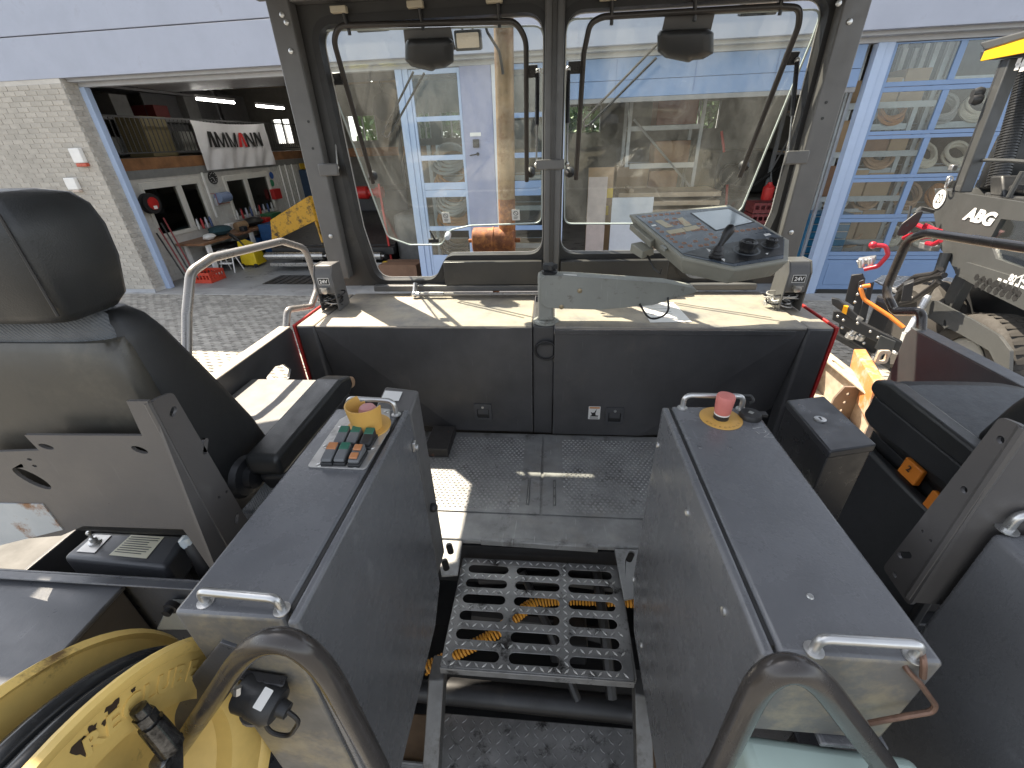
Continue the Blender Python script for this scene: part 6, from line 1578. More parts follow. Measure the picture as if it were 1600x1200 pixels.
hk = handle_bar('handle', AZ(1271, 1016, zc), AZ(1427, 1026, zc), .026, .0062, cR)
p = AZ(1172, 650, zc + .003)
sk = obj('socket_cap', MB().lathe((p.x, p.y, zc), Z_, [(.024, 0), (.024, .006), (.021, .012), (.006, .0125)], 24).box((p.x + .018, p.y - .006, zc + .004), (p.x + .036, p.y + .010, zc + .010)), seal, cR)
obj('cap_mark', MB().plate([(-.007, 0), (0, -.007), (.007, 0), (0, .007)], [], (0, 0, .0006), (p.x, p.y, zc + .0127)), grey_arm, sk)
p = AZ(1190, 676, zc)
obj('paint_mark', text_mb(MB(), '12V', .034, (p.x, p.y, zc + .0006), V((.35, -1, 0)), V((1, .35, 0)), d=.0003, bold=-.0012, sx=.9), white_m, cR)
obj('holder_clip', MB().tube(fillet([(.44, .905, zc + .03), (.47, .90, zc + .033), (.474, .89, zc + .025), (.462, .885, zc + .022)], .006), .004, 6), black_m, cR)
sb = thing('stop_button', 'worn red stop button standing on a plain yellow disc on the right console', 'button', (.385, .83, zc), 'emergency stop buttons')
p = AZ(1126, 654, zc)
obj('base_disc', MB().lathe((p.x, p.y, zc + .0004), Z_, [(.046, 0), (.046, .0016), (.045, .0018)], 36), yellow_m, sb)
m_ = MB()
for k, ch in enumerate('EMERGENCY'):
    th = radians(205 + k * 15); c_ = V((p.x + .039 * cos(th), p.y + .039 * sin(th), zc + .0024)); text_mb(m_, ch, .0075, c_, V((-sin(th), cos(th), 0)), V((-cos(th), -sin(th), 0)), d=.0002)
obj('disc_print', m_, M('print_brown', (.20, .12, .04), .6, var=0), sb)
obj('collar', MB().lathe((p.x, p.y, zc + .0022), Z_, [(.0165, 0), (.0165, .010), (.015, .011)], 24), black_m, sb)
obj('collar_ring', MB().lathe((p.x, p.y, zc + .0135), Z_, [(.0168, 0), (.0168, .003)], 24), white_m, sb)
obj('mushroom', MB().lathe((p.x, p.y, zc + .0168), Z_, [(.0165, 0), (.0175, .004), (.0195, .030), (.020, .040), (.0185, .045), (.008, .047)], 28), pink_red, sb)
for o_ in list(cL.children) + list(cR.children):
    if o_.name.startswith('body'):
        o_.data.materials.append(console_dusty)
        for p_ in o_.data.polygons:
            if p_.normal.y < -.9: p_.material_index = 1
# bent wire hook hanging from the rear handle
rh = M('rusty_wire', (.17, .10, .07), .5, .4, var=.4, scale=30)
wh = thing('wire_hook', 'rust brown bent wire hook hanging from the rear handle of the right console', 'hook', (.46, .33, zc - .1))
YH = .318
wp_ = [AY(1408, 1015, YH + .03), AY(1412, 1042, YH + .006), AY(1436, 1066, YH), AY(1462, 1102, YH - .004), AY(1456, 1112, YH - .006), AY(1420, 1118, YH - .008), AY(1358, 1130, YH - .006)]
obj('wire', MB().tube(fillet(wp_, .012, 5), .0036, 8), rh, wh)
obj('eye', MB().tube(fillet([AY(1436, 1010, YH + .03), AY(1444, 1030, YH + .004), AY(1442, 1058, YH)], .01, 4), .0038, 8), rh, wh)
obj('rust_stain', MB(), rh, cR) if False else None

# ================================================================== TOOL BOX, RIGHT COVER, LEFT BOXES
tb = thing('lock_box', 'narrow black steel box with a lock in its lid between right console and right seat', 'box', (.65, .9, FL))
q = [V((.604, .985, -.60)), V((.707, 1.010, -.60)), V((.711, .806, -.60)), V((.599, .776, -.60))]
cc = sum(q, V((0, 0, 0))) / 4
low = [cc + (v - cc) * .96 + V((0, 0, -.60 - -.60)) for v in q]
obj('box_body', MB().loft([[V((v.x, v.y, FL + .003)) for v in low], [V((v.x, v.y, -.606)) for v in low]]), black_gl, tb, bevel=.004)
lid = obj('lid', MB().loft([[V((v.x, v.y, -.618)) for v in q], [V((v.x, v.y, -.598)) for v in q]]), M('lid_paint', (.030, .031, .034), .36, var=.1, dust=TAN, damt=.12), tb, bevel=.004)
p = AZ(1281, 656, -.598); obj('lock', MB().lathe((p.x, p.y, -.5978), Z_, [(.013, 0), (.013, .003), (.009, .004)], 20), zinc, lid)
obj('key_slot', MB().box((p.x - .002, p.y - .005, -.5937), (p.x + .002, p.y + .005, -.5930)), black_m, lid)
p = AY(1362, 700, .80)
rc = thing('side_cover', 'large smooth dark grey equipment cover at the lower right edge', 'cover', (.9, .35, -1.3))
obj('cover_body', MB().hexa([(.700, .0, -1.32), (1.2, .0, -1.32), (1.2, .535, -1.32), (.700, .535, -1.32)], [(.700, .0, -.552), (1.2, .0, -.552), (1.2, .535, -.560), (.700, .535, -.560)]), grey_console, rc, bevel=.012, bseg=3)
handle_bar('handle', AZ(1573, 828, -.556) , AZ(1573, 828, -.556) + V((.16, .0, 0)), .034, .0075, rc)
# mint green box at the bottom right
mg = obj('mint_container', MB().hexa([(.296, .10, -1.02), (.555, .10, -1.02), (.555, .325, -1.02), (.296, .335, -1.02)], [(.298, .10, -.80), (.545, .10, -.80), (.540, .322, -.80), (.298, .335, -.80)]), M('mint_plastic', (.48, .60, .54), .5, var=.05), None, bevel=.014, bseg=3, label='pale mint green container below the rear end of the right console', cat='container')
obj('ledge', MB().box((.40, Y0 - .010, -.782), (.492, Y0 + .02, -.7725)), grey_console, cR, bevel=.002)
# box at the lower left
bx = thing('equipment_box', 'low dark grey equipment box with sloping lid at the left edge', 'box', (-1.08, .43, -1.2))
obj('box_body', MB().hexa([(-1.32, .322, -1.25), (-.948, .322, -1.25), (-.955, .536, -1.25), (-1.32, .536, -1.25)], [(-1.32, .322, -.852), (-.948, .322, -.852), (-.955, .536, -.852), (-1.32, .536, -.852)]), M('box_brown', (.07, .062, .055), .5, var=.15, dust=TAN, damt=.2), bx, bevel=.004)
obj('lid', MB().hexa([(-1.325, .318, -.860), (-.944, .318, -.860), (-.951, .541, -.860), (-1.325, .541, -.860)], [(-1.325, .318, -.848), (-.944, .318, -.848), (-.951, .541, -.848), (-1.325, .541, -.848)]), grey, bx, bevel=.003)
# cross plate behind it
obj('cross_plate', MB().box((-1.5, .55, -1.25), (-.533, .556, -.835)).box((-1.5, .53, -.838), (-.533, .5495, -.833)), grey, pav, bevel=.002)
obj('angle_bracket', MB().prism([AY(606, 0, .545) * 0 + v for v in (AY(243, 985, .53), AY(262, 945, .53), AY(286, 945, .53), AY(306, 985, .53))], (0, .016, 0)), grey_arm, pav, bevel=.004)
obj('bracket_bolt', MB().lathe(AY(272, 944, .53), -Y_, [(.016, 0), (.016, .012), (.010, .014), (.010, .024)], 12), greasy, pav)
q = [AY(-40, 786, .548), AY(66, 788, .548), AY(98, 828, .548), AY(-40, 862, .548)]
obj('pale_guard_plate', MB().prism(q, (0, .006, 0)), M('pale_rusty_plate', (.40, .43, .45), .5, var=.15, spot=(.22, .11, .05), samt=.25, sscale=12, dust=TAN, damt=.3), pav)
# small control box with toggle and instruction label
zb = -.85
kb = thing('toggle_box', 'small dark box with toggle switch and cream instruction label below the left bracket', 'box', (-1.02, .64, -.95))
q = [AZ(a, c, zb) for a, c in ((97, 868), (262, 882), (275, 845), (266, 836), (142, 830))]
qq = [V((-1.178, .603, zb)), V((-.895, .59, zb)), V((-.918, .686, zb)), V((-1.176, .686, zb))]
obj('case', MB().loft([[v + V((0, 0, -.09)) for v in qq], [v for v in qq]]), grey, kb, bevel=.012, bseg=3)
pb = [V((-1.135, .620, zb + .0006)), V((-1.085, .619, zb + .0006)), V((-1.092, .672, zb + .0006)), V((-1.137, .672, zb + .0006))]
obj('switch_plate', MB().prism([v + V((-.018, 0, 0)) for v in pb], (0, 0, .002)), alu, kb)
obj('toggle', MB().lathe((-1.130, .648, zb + .0026), Z_, [(.013, 0), (.013, .004), (.008, .006), (.007, .016), (.003, .017), (.0032, .026), (.0055, .030), (.0055, .036), (.003, .039)], 16), zinc, kb)
lab = [V((-1.062, .616, zb + .0006)), V((-.960, .612, zb + .0006)), V((-.968, .676, zb + .0006)), V((-1.060, .677, zb + .0006))]
lb_ = obj('instruction_label', MB().prism(lab, (0, 0, .001)), M('label_cream', (.78, .74, .58), .5, var=.05), kb)
m_ = MB(); rr = random.Random(2)
for k in range(8):
    f_ = .12 + k * .105; a = lab[3].lerp(lab[0], f_) + V((.006, 0, .0014)); c = lab[2].lerp(lab[1], f_) + V((-.006, 0, .0014)); e_ = a.lerp(c, rr.uniform(.75, 1))
    m_.prism([a, e_, e_ + V((0, .0018, 0)), a + V((0, .0018, 0))], (0, 0, .0003))
obj('print_lines', m_, black_m, lb_)
# hose end with clear cap
p = AY(300, 842, .66)
ch = thing('capped_hose', 'black hose end with a clear plastic cap beside the toggle box', 'hose', p + V((0, 0, -.2)))
obj('hose', MB().tube(fillet([p + V((.0, 0, -.005)), p + V((.035, -.03, -.07)), p + V((.05, -.05, -.25))], .04), .022, 12), seal, ch)
obj('cap', MB().lathe(p + V((0, 0, -.012)), (-.35, .2, 1), [(.024, 0), (.026, .01), (.025, .022), (.012, .028)], 18), M('clear_cap', (.55, .62, .66), .15, var=.1, spec=.8), ch)
# ================================================================== STEP LADDER
zs = -1.46
st = thing('step_ladder', 'worn checker plate step ladder with slotted upper tread between the consoles', 'ladder', (-.03, .85, -2.3))
TL_, TR_, BL_, BR_ = V((-.337, 1.135, zs)), V((.285, 1.135, zs)), V((-.336, .722, zs)), V((.276, .722, zs))
def tp(u, v): return TL_.lerp(TR_, u).lerp(BL_.lerp(BR_, u), v)
slots = []; sl_uv = []
for v_ in (.115, .265, .42, .575, .735, .90):
    for u0, u1 in ((.05, .305), (.355, .625), (.675, .945)):
        a = tp(u0, v_); c = tp(u1, v_); slots.append(slot((a.x + c.x) / 2, a.y, c.x - a.x, .036, 6)); sl_uv.append((u0, u1, v_))
outl = [(v.x, v.y) for v in (TL_, TR_, BR_, BL_)]
tr = obj('slotted_tread', MB().plate(fillet2(outl, .008, 2), slots, (0, 0, -.004), (0, 0, zs)), tread_m, st, bevel=.0012)
obj('tread_lip', MB().box((-.336, .716, zs - .032), (.276, .7215, zs - .001)), tread_m, tr, bevel=.0015)
for x in (-.337, .279): obj('tread_side', MB().box((x, .73, zs - .035), (x + .005, 1.13, zs - .0042)), tread_m, tr)
def bars(x0, x1, y0, y1, z, avoid=lambda x, y: False, pitch=.030, L_=.020, w=.0055, h_=.0016):
    m_ = MB(); m_.smooth = False; r = 0; y = y0 + pitch * .4
    while y < y1 - .008:
        x = x0 + pitch * (.4 if r % 2 else .4); k = 0
        while x < x1 - .008:
            if not avoid(x, y):
                an = radians(45) if (k + r) % 2 else radians(-45)
                c, s_ = cos(an), sin(an); P = []
                for a, b_, t in ((-L_ / 2, 0, 0), (0, -w / 2, 0), (L_ / 2, 0, 0), (0, w / 2, 0)): P.append((x + a * c - b_ * s_, y + a * s_ + b_ * c, z))
                Q = [(x + (p[0] - x) * .6, y + (p[1] - y) * .6, z + h_) for p in P]
                m_.loft([P, Q], cap=False); m_.face(range(len(m_.v) - 4, len(m_.v)))
            x += pitch; k += 1
        y += pitch * .82; r += 1
    return m_
def avoid(x, y):
    u = (x - TL_.x) / (TR_.x - TL_.x); v = (TL_.y - y) / (TL_.y - BL_.y)
    return any(u0 - .012 < u < u1 + .012 and abs(v - vv) < .058 for u0, u1, vv in sl_uv)
obj('raised_bars', bars(-.335, .28, .724, 1.134, zs + .0002, avoid, .0262, .022, .0068, .0022), tread_hi, tr, kind='stuff')
for s, x in ((-1, -.345), (1, .305)):
    m_ = MB().hexa([(x - .028, .10, -2.16), (x + .022, .10, -2.16), (x + .022, .165, -2.16), (x - .028, .165, -2.16)], [(x - .028, .700, zs - .036), (x + .022, .700, zs - .036), (x + .022, .775, zs - .036), (x - .028, .775, zs - .036)])
    obj('stringer', m_, M('stringer_worn', (.11, .108, .105), .4, .4, var=.3, scale=14, spot=(.07, .065, .06), samt=.4), st, bevel=.004)
zl = -1.80
obj('lower_tread', MB().box((-.372, .30, zl - .006), (.312, .735, zl)), tread_m, st, bevel=.003)
obj('raised_bars', bars(-.36, .30, .31, .73, zl + .0002, lambda x, y: False, .032, .024, .006, .002), tread_m, st, kind='stuff')
# galvanised walkway plates left and right of it
for x0, x1, y0, y1, zz in ((-1.3, -.42, .05, .62, -1.93), (.36, 1.3, .05, .62, -1.93)):
    wk = thing('walkway_plate', 'bright checker plate walkway left of the ladder foot' if x0 < 0 else 'bright checker plate walkway right of the ladder foot', 'walkway', ((x0 + x1) / 2, .3, zz))
    obj('plate', MB().box((x0, y0, zz - .006), (x1, y1, zz)), chk_alu, wk)
    obj('raised_bars', bars(x0, x1, y0, y1, zz + .0002, lambda x, y: False, .026, .02, .005, .0016), chk_alu, wk, kind='stuff')
    obj('edge_angle', MB().box((x0, y1 + .001, zz - .05), (x1, y1 + .006, zz + .02)), zinc, wk)
    obj('timber', MB().box((x0, y1 + .02, zz - .03), (x1, y1 + .16, zz + .0)), M('old_timber', (.20, .13, .075), .8, var=.3, scale=10), wk, bevel=.006)
# spiral cable under the tread
sc_ = thing('spiral_cable', 'orange spiral cable hanging loosely under the slotted tread', 'cable', (0, 1, -1.7))
ctl = [V((-.43, .80, -1.64)), V((-.33, .845, -1.62)), V((-.20, .91, -1.60)), V((-.12, .985, -1.60)), V((-.04, 1.05, -1.60)), V((.10, 1.075, -1.60)), V((.36, 1.085, -1.61))]
path = []
for i in range(len(ctl) - 1):
    p0, p1, p2, p3 = ctl[max(0, i - 1)], ctl[i], ctl[i + 1], ctl[min(len(ctl) - 1, i + 2)]
    for k in range(20):
        t = k / 20; path.append(.5 * ((2 * p1) + (-p0 + p2) * t + (2 * p0 - 5 * p1 + 4 * p2 - p3) * t * t + (-p0 + 3 * p1 - 3 * p2 + p3) * t ** 3))
pts = []; tot = 0; th = 0
for i in range(len(path) - 1):
    d = path[i + 1] - path[i]; t = d.normalized(); a = t.cross(Z_).normalized(); b_ = t.cross(a)
    n = 8
    for k in range(n):
        th += d.length / n / .0125 * 2 * pi
        pts.append(path[i].lerp(path[i + 1], k / n) + (a * cos(th) + b_ * sin(th)) * .019)
obj('spiral', MB().tube(pts, .0045, 5), M('cable_orange', (.70, .33, .04), .5, var=.2), sc_)

# ================================================================== HOSE REEL, LOWER LEFT
rl_ = thing('hose_reel', 'yellow steel hose reel with raised maker lettering and black hose at the lower left corner', 'reel', (-.6, .133, -1.2))
CR = V((-.55, .133, -.854)); R = .283
AXR = V((1, 0, 0))
prof = [(.12, -.10), (.185, -.085), (.192, -.012), (.205, -.004), (.262, -.004), (.270, .004), (R, .006), (R + .003, -.002), (R, -.010), (.268, -.010), (.205, -.018), (.196, -.03), (.15, -.10)]
obj('near_flange', MB().lathe(CR, AXR, prof, 72, cap=False), reel_m, rl_)
prof2 = [(.12, -.13), (.20, -.128), (.268, -.128), (R - .006, -.120), (R, -.132), (R - .004, -.140), (.2, -.136), (.12, -.136)]
obj('far_flange', MB().lathe(CR + V((-.012, 0, 0)), AXR, prof2, 72, cap=False), reel_m, rl_)
obj('drum', MB().cyl(CR + AXR * -.125, CR + AXR * -.095, .19, seg=40), reel_m, rl_)
m_ = MB()
for r, x in ((.222, -.03), (.222, -.062), (.222, -.094), (.247, -.045), (.247, -.080)): m_.ring(CR + AXR * x, AXR, r, .0155, 72, 10)
obj('hose_turns', m_, M('hose_black_gloss', (.022, .023, .024), .22, var=.2, dust=(.30, .28, .10), damt=.3), rl_)
# raised letters round the flange
from collections import Counter
def emboss(parent, ch, size, o, ex, ey, h_, mat):
    m_ = text_mb(MB(), ch, size, o, ex, ey, d=0.0, bold=.0012); nn = V(ex).cross(V(ey)).normalized()
    vs = [V(q) for q in m_.v]; m2 = MB(); m2.add([q - nn * .001 for q in vs]); k = m2.add([q + nn * h_ for q in vs])
    ec = Counter()
    for f_ in m_.f:
        for a, c in zip(f_, f_[1:] + f_[:1]): ec[(a, c)] += 1
    for f_ in m_.f:
        m2.face([k + i for i in f_])
        for a, c in zip(f_, f_[1:] + f_[:1]):
            if ec[(c, a)] == 0: m2.face((a, c, k + c, k + a))
    return obj('raised_letter', m2, mat, parent)
for i, ch in enumerate('RECLUBE'):
    th = radians(74.5 - 6.1 * i)     # measured in the reel plane from +Y towards +Z
    rad = V((0, cos(th), sin(th))); tan_ = V((0, sin(th), -cos(th)))
    # the flange is read from the machine's middle, so the word runs clockwise seen from +X
    emboss(rl_, ch, .036, CR + rad * .234 + AXR * -.004, tan_, rad, .0022, reel_m) if (tan_.cross(rad)).x > 0 else emboss(rl_, ch, .036, CR + rad * .234 + AXR * -.004, -tan_, rad, .0022, reel_m)
# peeled paint scars as thin dark flakes of bare steel
rr = random.Random(8)
for a, c, s_ in ((127, 1166, .020), (130, 1156, .005), (143, 1140, .008), (163, 1129, .006), (176, 1105, .012), (208, 1078, .005)):
    p = AX(a, c, -.5536) - CR; n = 13
    fl_ = [(p.y + s_ * (.35 + .65 * rr.random()) * cos(2 * pi * j / n), p.z + s_ * (.35 + .65 * rr.random()) * sin(2 * pi * j / n)) for j in range(n)]
    obj('paint_scar', MB().plate(fl_, [], AXR * .0004, CR + AXR * -.0036, Y_, Z_), M('bare_dark_steel', (.035, .022, .014), .6, var=.3), rl_)
# greasy hub fitting
hb = CR + V((-.02, -.02, .03))
obj('hub_axle', MB().lathe(CR + AXR * -.09, AXR, [(.06, 0), (.06, .05), (.035, .06), (.035, .12), (.02, .125)], 20), greasy, rl_)
g1, g2 = AX(216, 1106, -.54), AX(268, 1168, -.52)
oily = M('oily_steel', (.14, .14, .14), .18, .8, var=.5, scale=40, spot=(.02, .02, .02), samt=.7, sscale=30)
obj('hose_fitting', MB().tube([g1, g1.lerp(g2, .35), g1.lerp(g2, .36), g2], [.010, .011, .015, .016], 12).cyl(g1.lerp(g2, .15), g1.lerp(g2, .30), .0135, seg=6), oily, rl_)
obj('fitting_arm', MB().hexa([g2 + V((-.02, -.10, -.16)), g2 + V((.0, -.10, -.16)), g2 + V((.0, -.06, -.16)), g2 + V((-.02, -.06, -.16))], [g2 + V((-.02, -.02, .0)), g2 + V((.004, -.02, .0)), g2 + V((.004, .02, .0)), g2 + V((-.02, .02, 0))]), oily, rl_, bevel=.004)
# mounting plate edge between reel and console
q = [AY(344, 1004, .322), AY(368, 1012, .322), AY(300, 1130, .30), AY(215, 1240, .27), AY(150, 1240, .27)]
obj('reel_mount', MB().prism(q, (0, .008, 0)), grey, rl_, bevel=.001)

# ================================================================== TUBE HOOPS BY THE STEP
YHp = .27
h1 = thing('grab_hoop', 'thick dark tube grab hoop beside the hose reel, left of the step', 'handrail', (-.3, YHp, -1.3), 'grab hoops beside the step')
pts = [V((-.72, YHp - .01, -1.16)), AY(296, 1150, YHp), AY(404, 990, YHp), AY(455, 985, YHp), AY(500, 1032, YHp), AY(588, 1195, YHp), V((-.262, YHp, -1.35))]
obj('tube', MB().tube(fillet([V((-.90, YHp - .02, -1.30)), V(AY(255, 1205, YHp)), V(AY(446, 925, YHp)), V(AY(592, 1200, YHp)), pts[6]], [0, .12, .105, .05, 0], 16), .0150, 16), hoop_m, h1)
h2 = thing('grab_hoop', 'thick dark tube grab hoop in front of the right console', 'handrail', (.3, YHp, -1.3), 'grab hoops beside the step')
obj('tube', MB().tube(fillet([V((.215, YHp, -1.3)), AY(1126, 1192, YHp), AY(1222, 985, YHp), AY(1384, 1200, YHp), V((.56, YHp, -1.3))], [0, .05, .080, .06, 0], 16), .0150, 16), hoop_m, h2)
# hooter / motor below the left console
mo = thing('reel_motor', 'black ribbed electric hooter with a white label fixed under the left console', 'motor', AY(412, 1092, .285))
c_ = AY(412, 1092, .285)
ax = V((.75, -.15, -.22)).normalized()
m_ = MB().lathe(c_ - ax * .045, ax, [(.020, -.004), (.034, 0), (.038, .006), (.036, .03), (.038, .033), (.038, .068), (.030, .08), (.016, .082), (.014, .10)], 22); obj('housing', m_, plastic, mo)
obj('mount_plate', MB().hexa([c_ + V((-.065, .01, -.03)), c_ + V((-.03, .01, -.045)), c_ + V((-.03, .03, -.045)), c_ + V((-.065, .03, -.03))], [c_ + V((-.045, .01, .045)), c_ + V((.045, .01, .030)), c_ + V((.045, .03, .030)), c_ + V((-.045, .03, .045))]), black_gl, mo, bevel=.003)
obj('grille', MB().lathe(c_ - ax * .02 + V((0, -.01, -.036)), V((-.2, -.3, -1)), [(.03, 0), (.028, .008), (.01, .010)], 18), M('dusty_grille', (.12, .11, .10), .8), mo)
obj('bolt', MB().cyl(c_ + V((-.03, -.012, .038)), c_ + V((-.03, -.005, .050)), .007, seg=6), zinc, mo)
lbq = c_ + ax * .030 + V((.0, -.030, .026))
nr = -c_; nr = (nr - ax * nr.dot(ax)).normalized(); lbq = c_ + ax * .012 + nr * .0385
obj('label', MB().plate(rrect(-.009, -.017, .009, .017, .002), [], nr * .001, lbq, ax, nr.cross(ax)), white_m, mo)
obj('cable', MB().tube(fillet([c_ + ax * .05, c_ + ax * .075 + V((0, 0, -.02)), c_ + V((.035, -.02, -.10)), c_ + V((-.005, -.02, -.09)), c_ + V((-.01, -.01, -.04))], .03), .0045, 8), seal, mo)
for o_ in [mo] + list(mo.children_recursive):
    if o_.type == 'MESH':
        pass
mo.scale = (.80, .80, .80); mo.location = (AY(411, 1092, .30).x, .30, AY(411, 1092, .30).z + EYE)
# stickered plate under the console
dp = AY(500, 1160, .34)
lp2 = thing('document_box', 'dark plate with cream pictogram stickers below the left console', 'plate', AY(500, 1190, .34))
q = [AZ(448, 1130, -1.28), AZ(530, 1135, -1.28), AZ(545, 1290, -1.28), AZ(470, 1290, -1.28)]
obj('plate', MB().prism([v for v in q], (0, 0, .01)), grey, lp2, bevel=.002)
for i, pq in enumerate((((470, 1140), (494, 1142), (498, 1154), (474, 1153)), ((469, 1155), (504, 1156), (510, 1170), (478, 1171)), ((504, 1148), (530, 1150), (538, 1176), (514, 1174)))):
    s_ = obj('sticker', MB().prism([AZ(*v, -1.2695) for v in pq], (0, 0, .0008)), M('label_cream', (.66, .62, .48)), lp2)
    ce = sum([AZ(*v, -1.268) for v in pq], V((0, 0, 0))) / 4
    m_ = MB(); Q = [ce + (AZ(*v, -1.268) - ce) * .7 for v in pq]; Q2 = [ce + (AZ(*v, -1.268) - ce) * .58 for v in pq]
    for a in range(4): m_.poly([Q[a], Q[(a + 1) % 4], Q2[(a + 1) % 4], Q2[a]])
    obj('pictogram', m_, black_m, s_)

# ================================================================== SUNLIT CATWALK ON THE RIGHT
sandy = M('sandy_steel', (.40, .33, .25), .75, var=.2, scale=12, spot=(.50, .44, .35), samt=.5, bump=.2)
brown = M('brown_steel', (.19, .145, .11), .6, var=.2, dust=TAN, damt=.3)
cw = thing('side_catwalk', 'sand covered steel ledge with ribbed side wall outside the platform on the right', 'catwalk', (1.8, 2.6, -1.95))
obj('ledge', MB().box((1.275, 1.0, -1.90), (2.24, 4.2, -1.88)), sandy, cw)
wall_x = 2.22
obj('side_wall', MB().box((wall_x, 1.6, -1.88), (wall_x + .02, 4.2, -1.60)), sandy, cw, bevel=.004)
obj('wall_cap', MB().plate([(wall_x - .05, 1.6), (wall_x + .06, 1.6), (wall_x + .06, 4.2), (wall_x - .05, 4.2)], [slot(wall_x + .005, y, .16, .028, 4, pi / 2) for y in (2.35, 2.75, 3.15, 3.55)], (0, 0, .014), (0, 0, -1.60)), sandy, cw, bevel=.002)
for i, y in enumerate((3.30, 2.83, 2.45)):
    pr = [(wall_x - .002, -1.88), (wall_x - .002, -1.602), (wall_x - .12, -1.602), (wall_x - .16, -1.70), (wall_x - (.55 if i == 0 else .17), -1.74 if i == 0 else -1.88), (wall_x - (.55 if i == 0 else .17), -1.88)]
    hs = [circ(wall_x - .08, z, .012, n=10) for z in ((-1.80, -1.73, -1.66) if i else ())]
    obj('rib', MB().plate(pr, hs, (0, .016, 0), (0, y, 0), X_, Z_), brown, cw, bevel=.002)
    obj('rib_foot', MB().box((wall_x - .30, y - .16, -1.88), (wall_x - .18, y - .01, -1.865)), sandy, cw, bevel=.003)
bxo = thing('counterweight_box', 'rust orange painted steel box on the ledge outside the right side panel', 'box', (2.45, 2.9, -1.62))
ob = [AZ(1325, 572, -1.62), AZ(1345, 545, -1.62), AZ(1400, 600, -1.62), AZ(1372, 640, -1.62)]
ub = [AZ(1334, 545, -1.50), AZ(1353, 545, -1.50), AZ(1381, 592, -1.50), AZ(1368, 596, -1.50)]
orp = M('worn_orange_paint', (.55, .21, .06), .6, var=.15, spot=(.42, .34, .26), samt=.55, sscale=9)
tb_ = [AZ(1334, 545, -1.46), AZ(1353, 545, -1.46), AZ(1383, 593, -1.46), AZ(1367, 598, -1.46)]
obj('box_body', MB().loft([[V((q.x + .0, q.y - .06, -1.72)) for q in tb_], tb_]), orp, bxo, bevel=.008)
obj('lifting_eye', MB().plate(rrect(tb_[1].x - .09, -1.46, tb_[1].x - .01, -1.36, .02), [rrect(tb_[1].x - .07, -1.44, tb_[1].x - .03, -1.385, .01)], (0, .02, 0), (0, tb_[1].y - .25, 0), X_, Z_), sandy, bxo, bevel=.002)
obj('cap_orange', MB().box((wall_x - .052, 2.3, -1.585), (wall_x + .062, 2.62, -1.58)), orp, cw)
# ================================================================== THE PARKED PAVER ON THE RIGHT
AD = V((.176, .984, 0)).normalized(); AN = V((-AD.y, AD.x, 0))     # heading and outward normal (towards us)
A0 = V((4.70, 5.90, 0))
def oa(a, c, off=0.0): return AP(a, c, A0 + AN * off, AN)
gg = M('parked_paver_grey', (.056, .058, .057), .40, var=.08, scale=3, dust=TAN, damt=.05)
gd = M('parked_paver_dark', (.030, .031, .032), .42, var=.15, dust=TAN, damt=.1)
pk = thing('parked_paver', 'grey green wheeled asphalt paver lettered ABG parked at the right in front of the workshop', 'paver', A0 + V((0, 0, -2.95)))
def aplate(name, px, off, th, mat, parent=pk, holes=(), bevel=.006, fil=.0, **k):
    P = [oa(a, c, off) for a, c in px]
    o = P[0]; l2 = [((q - o).dot(AD), q.z - o.z) for q in P]
    if fil: l2 = fillet2(l2, fil, 4)
    hs = [[((oa(a, c, off) - o).dot(AD), oa(a, c, off).z - o.z) for a, c in h_] for h_ in holes]
    return obj(name, MB().plate(l2, hs, AN * -th, o, AD, Z_), mat, parent, bevel=bevel, **k)
# side body with window
body = [(1462, 293), (1480, 298), (1660, 326), (1700, 520), (1600, 474), (1545, 446), (1496, 432), (1482, 405), (1470, 390), (1458, 330)]
win = [(1562, 344), (1640, 352), (1650, 420), (1592, 418), (1580, 408), (1546, 372)]
hullp = aplate('side_body', body, 0.0, .05, gg, holes=[[(1564, 342), (1655, 352), (1665, 430), (1594, 418), (1556, 404), (1546, 375)]], fil=.03)
aplate('side_window', [(1564, 342), (1655, 352), (1665, 430), (1594, 418), (1556, 404), (1546, 375)], -.02, .01, glass_bld, bevel=0)
p = [oa(a, c, -.05) for a, c in ((1480, 300), (1660, 326), (1690, 500), (1500, 430))]
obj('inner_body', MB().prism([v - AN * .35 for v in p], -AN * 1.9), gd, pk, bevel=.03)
obj('rear_panel', MB().prism([oa(1462, 295, -.052), oa(1496, 430, -.052), oa(1496, 430, -.052) - AN * 1.6, oa(1462, 295, -.052) - AN * 1.6], AD * .05), gg, pk, bevel=.01)
# speed disc
c_ = oa(1468, 311, .006)
sd = obj('speed_disc', MB().plate(circ(0, 0, .115, n=32), [], AN * .002, c_, AD, Z_), white_m, pk)
obj('speed_ring', MB().plate(circ(0, 0, .115, n=32), [circ(0, 0, .108, n=32)], AN * .001, c_ + AN * .0021, AD, Z_), black_m, sd)
obj('speed_number', text_mb(MB(), '20', .15, c_ + AN * .003, -AD, Z_, bold=.001, sx=.85), black_m, sd)
# ABG letters
o = oa(1530, 339, .004)
obj('maker_letters', text_mb(MB(), 'ABG', .175, o, -AD, Z_, d=.004, bold=.009, sx=1.3, shear=.25), M('letter_white', (.75, .75, .73), .4, var=.02), hullp)
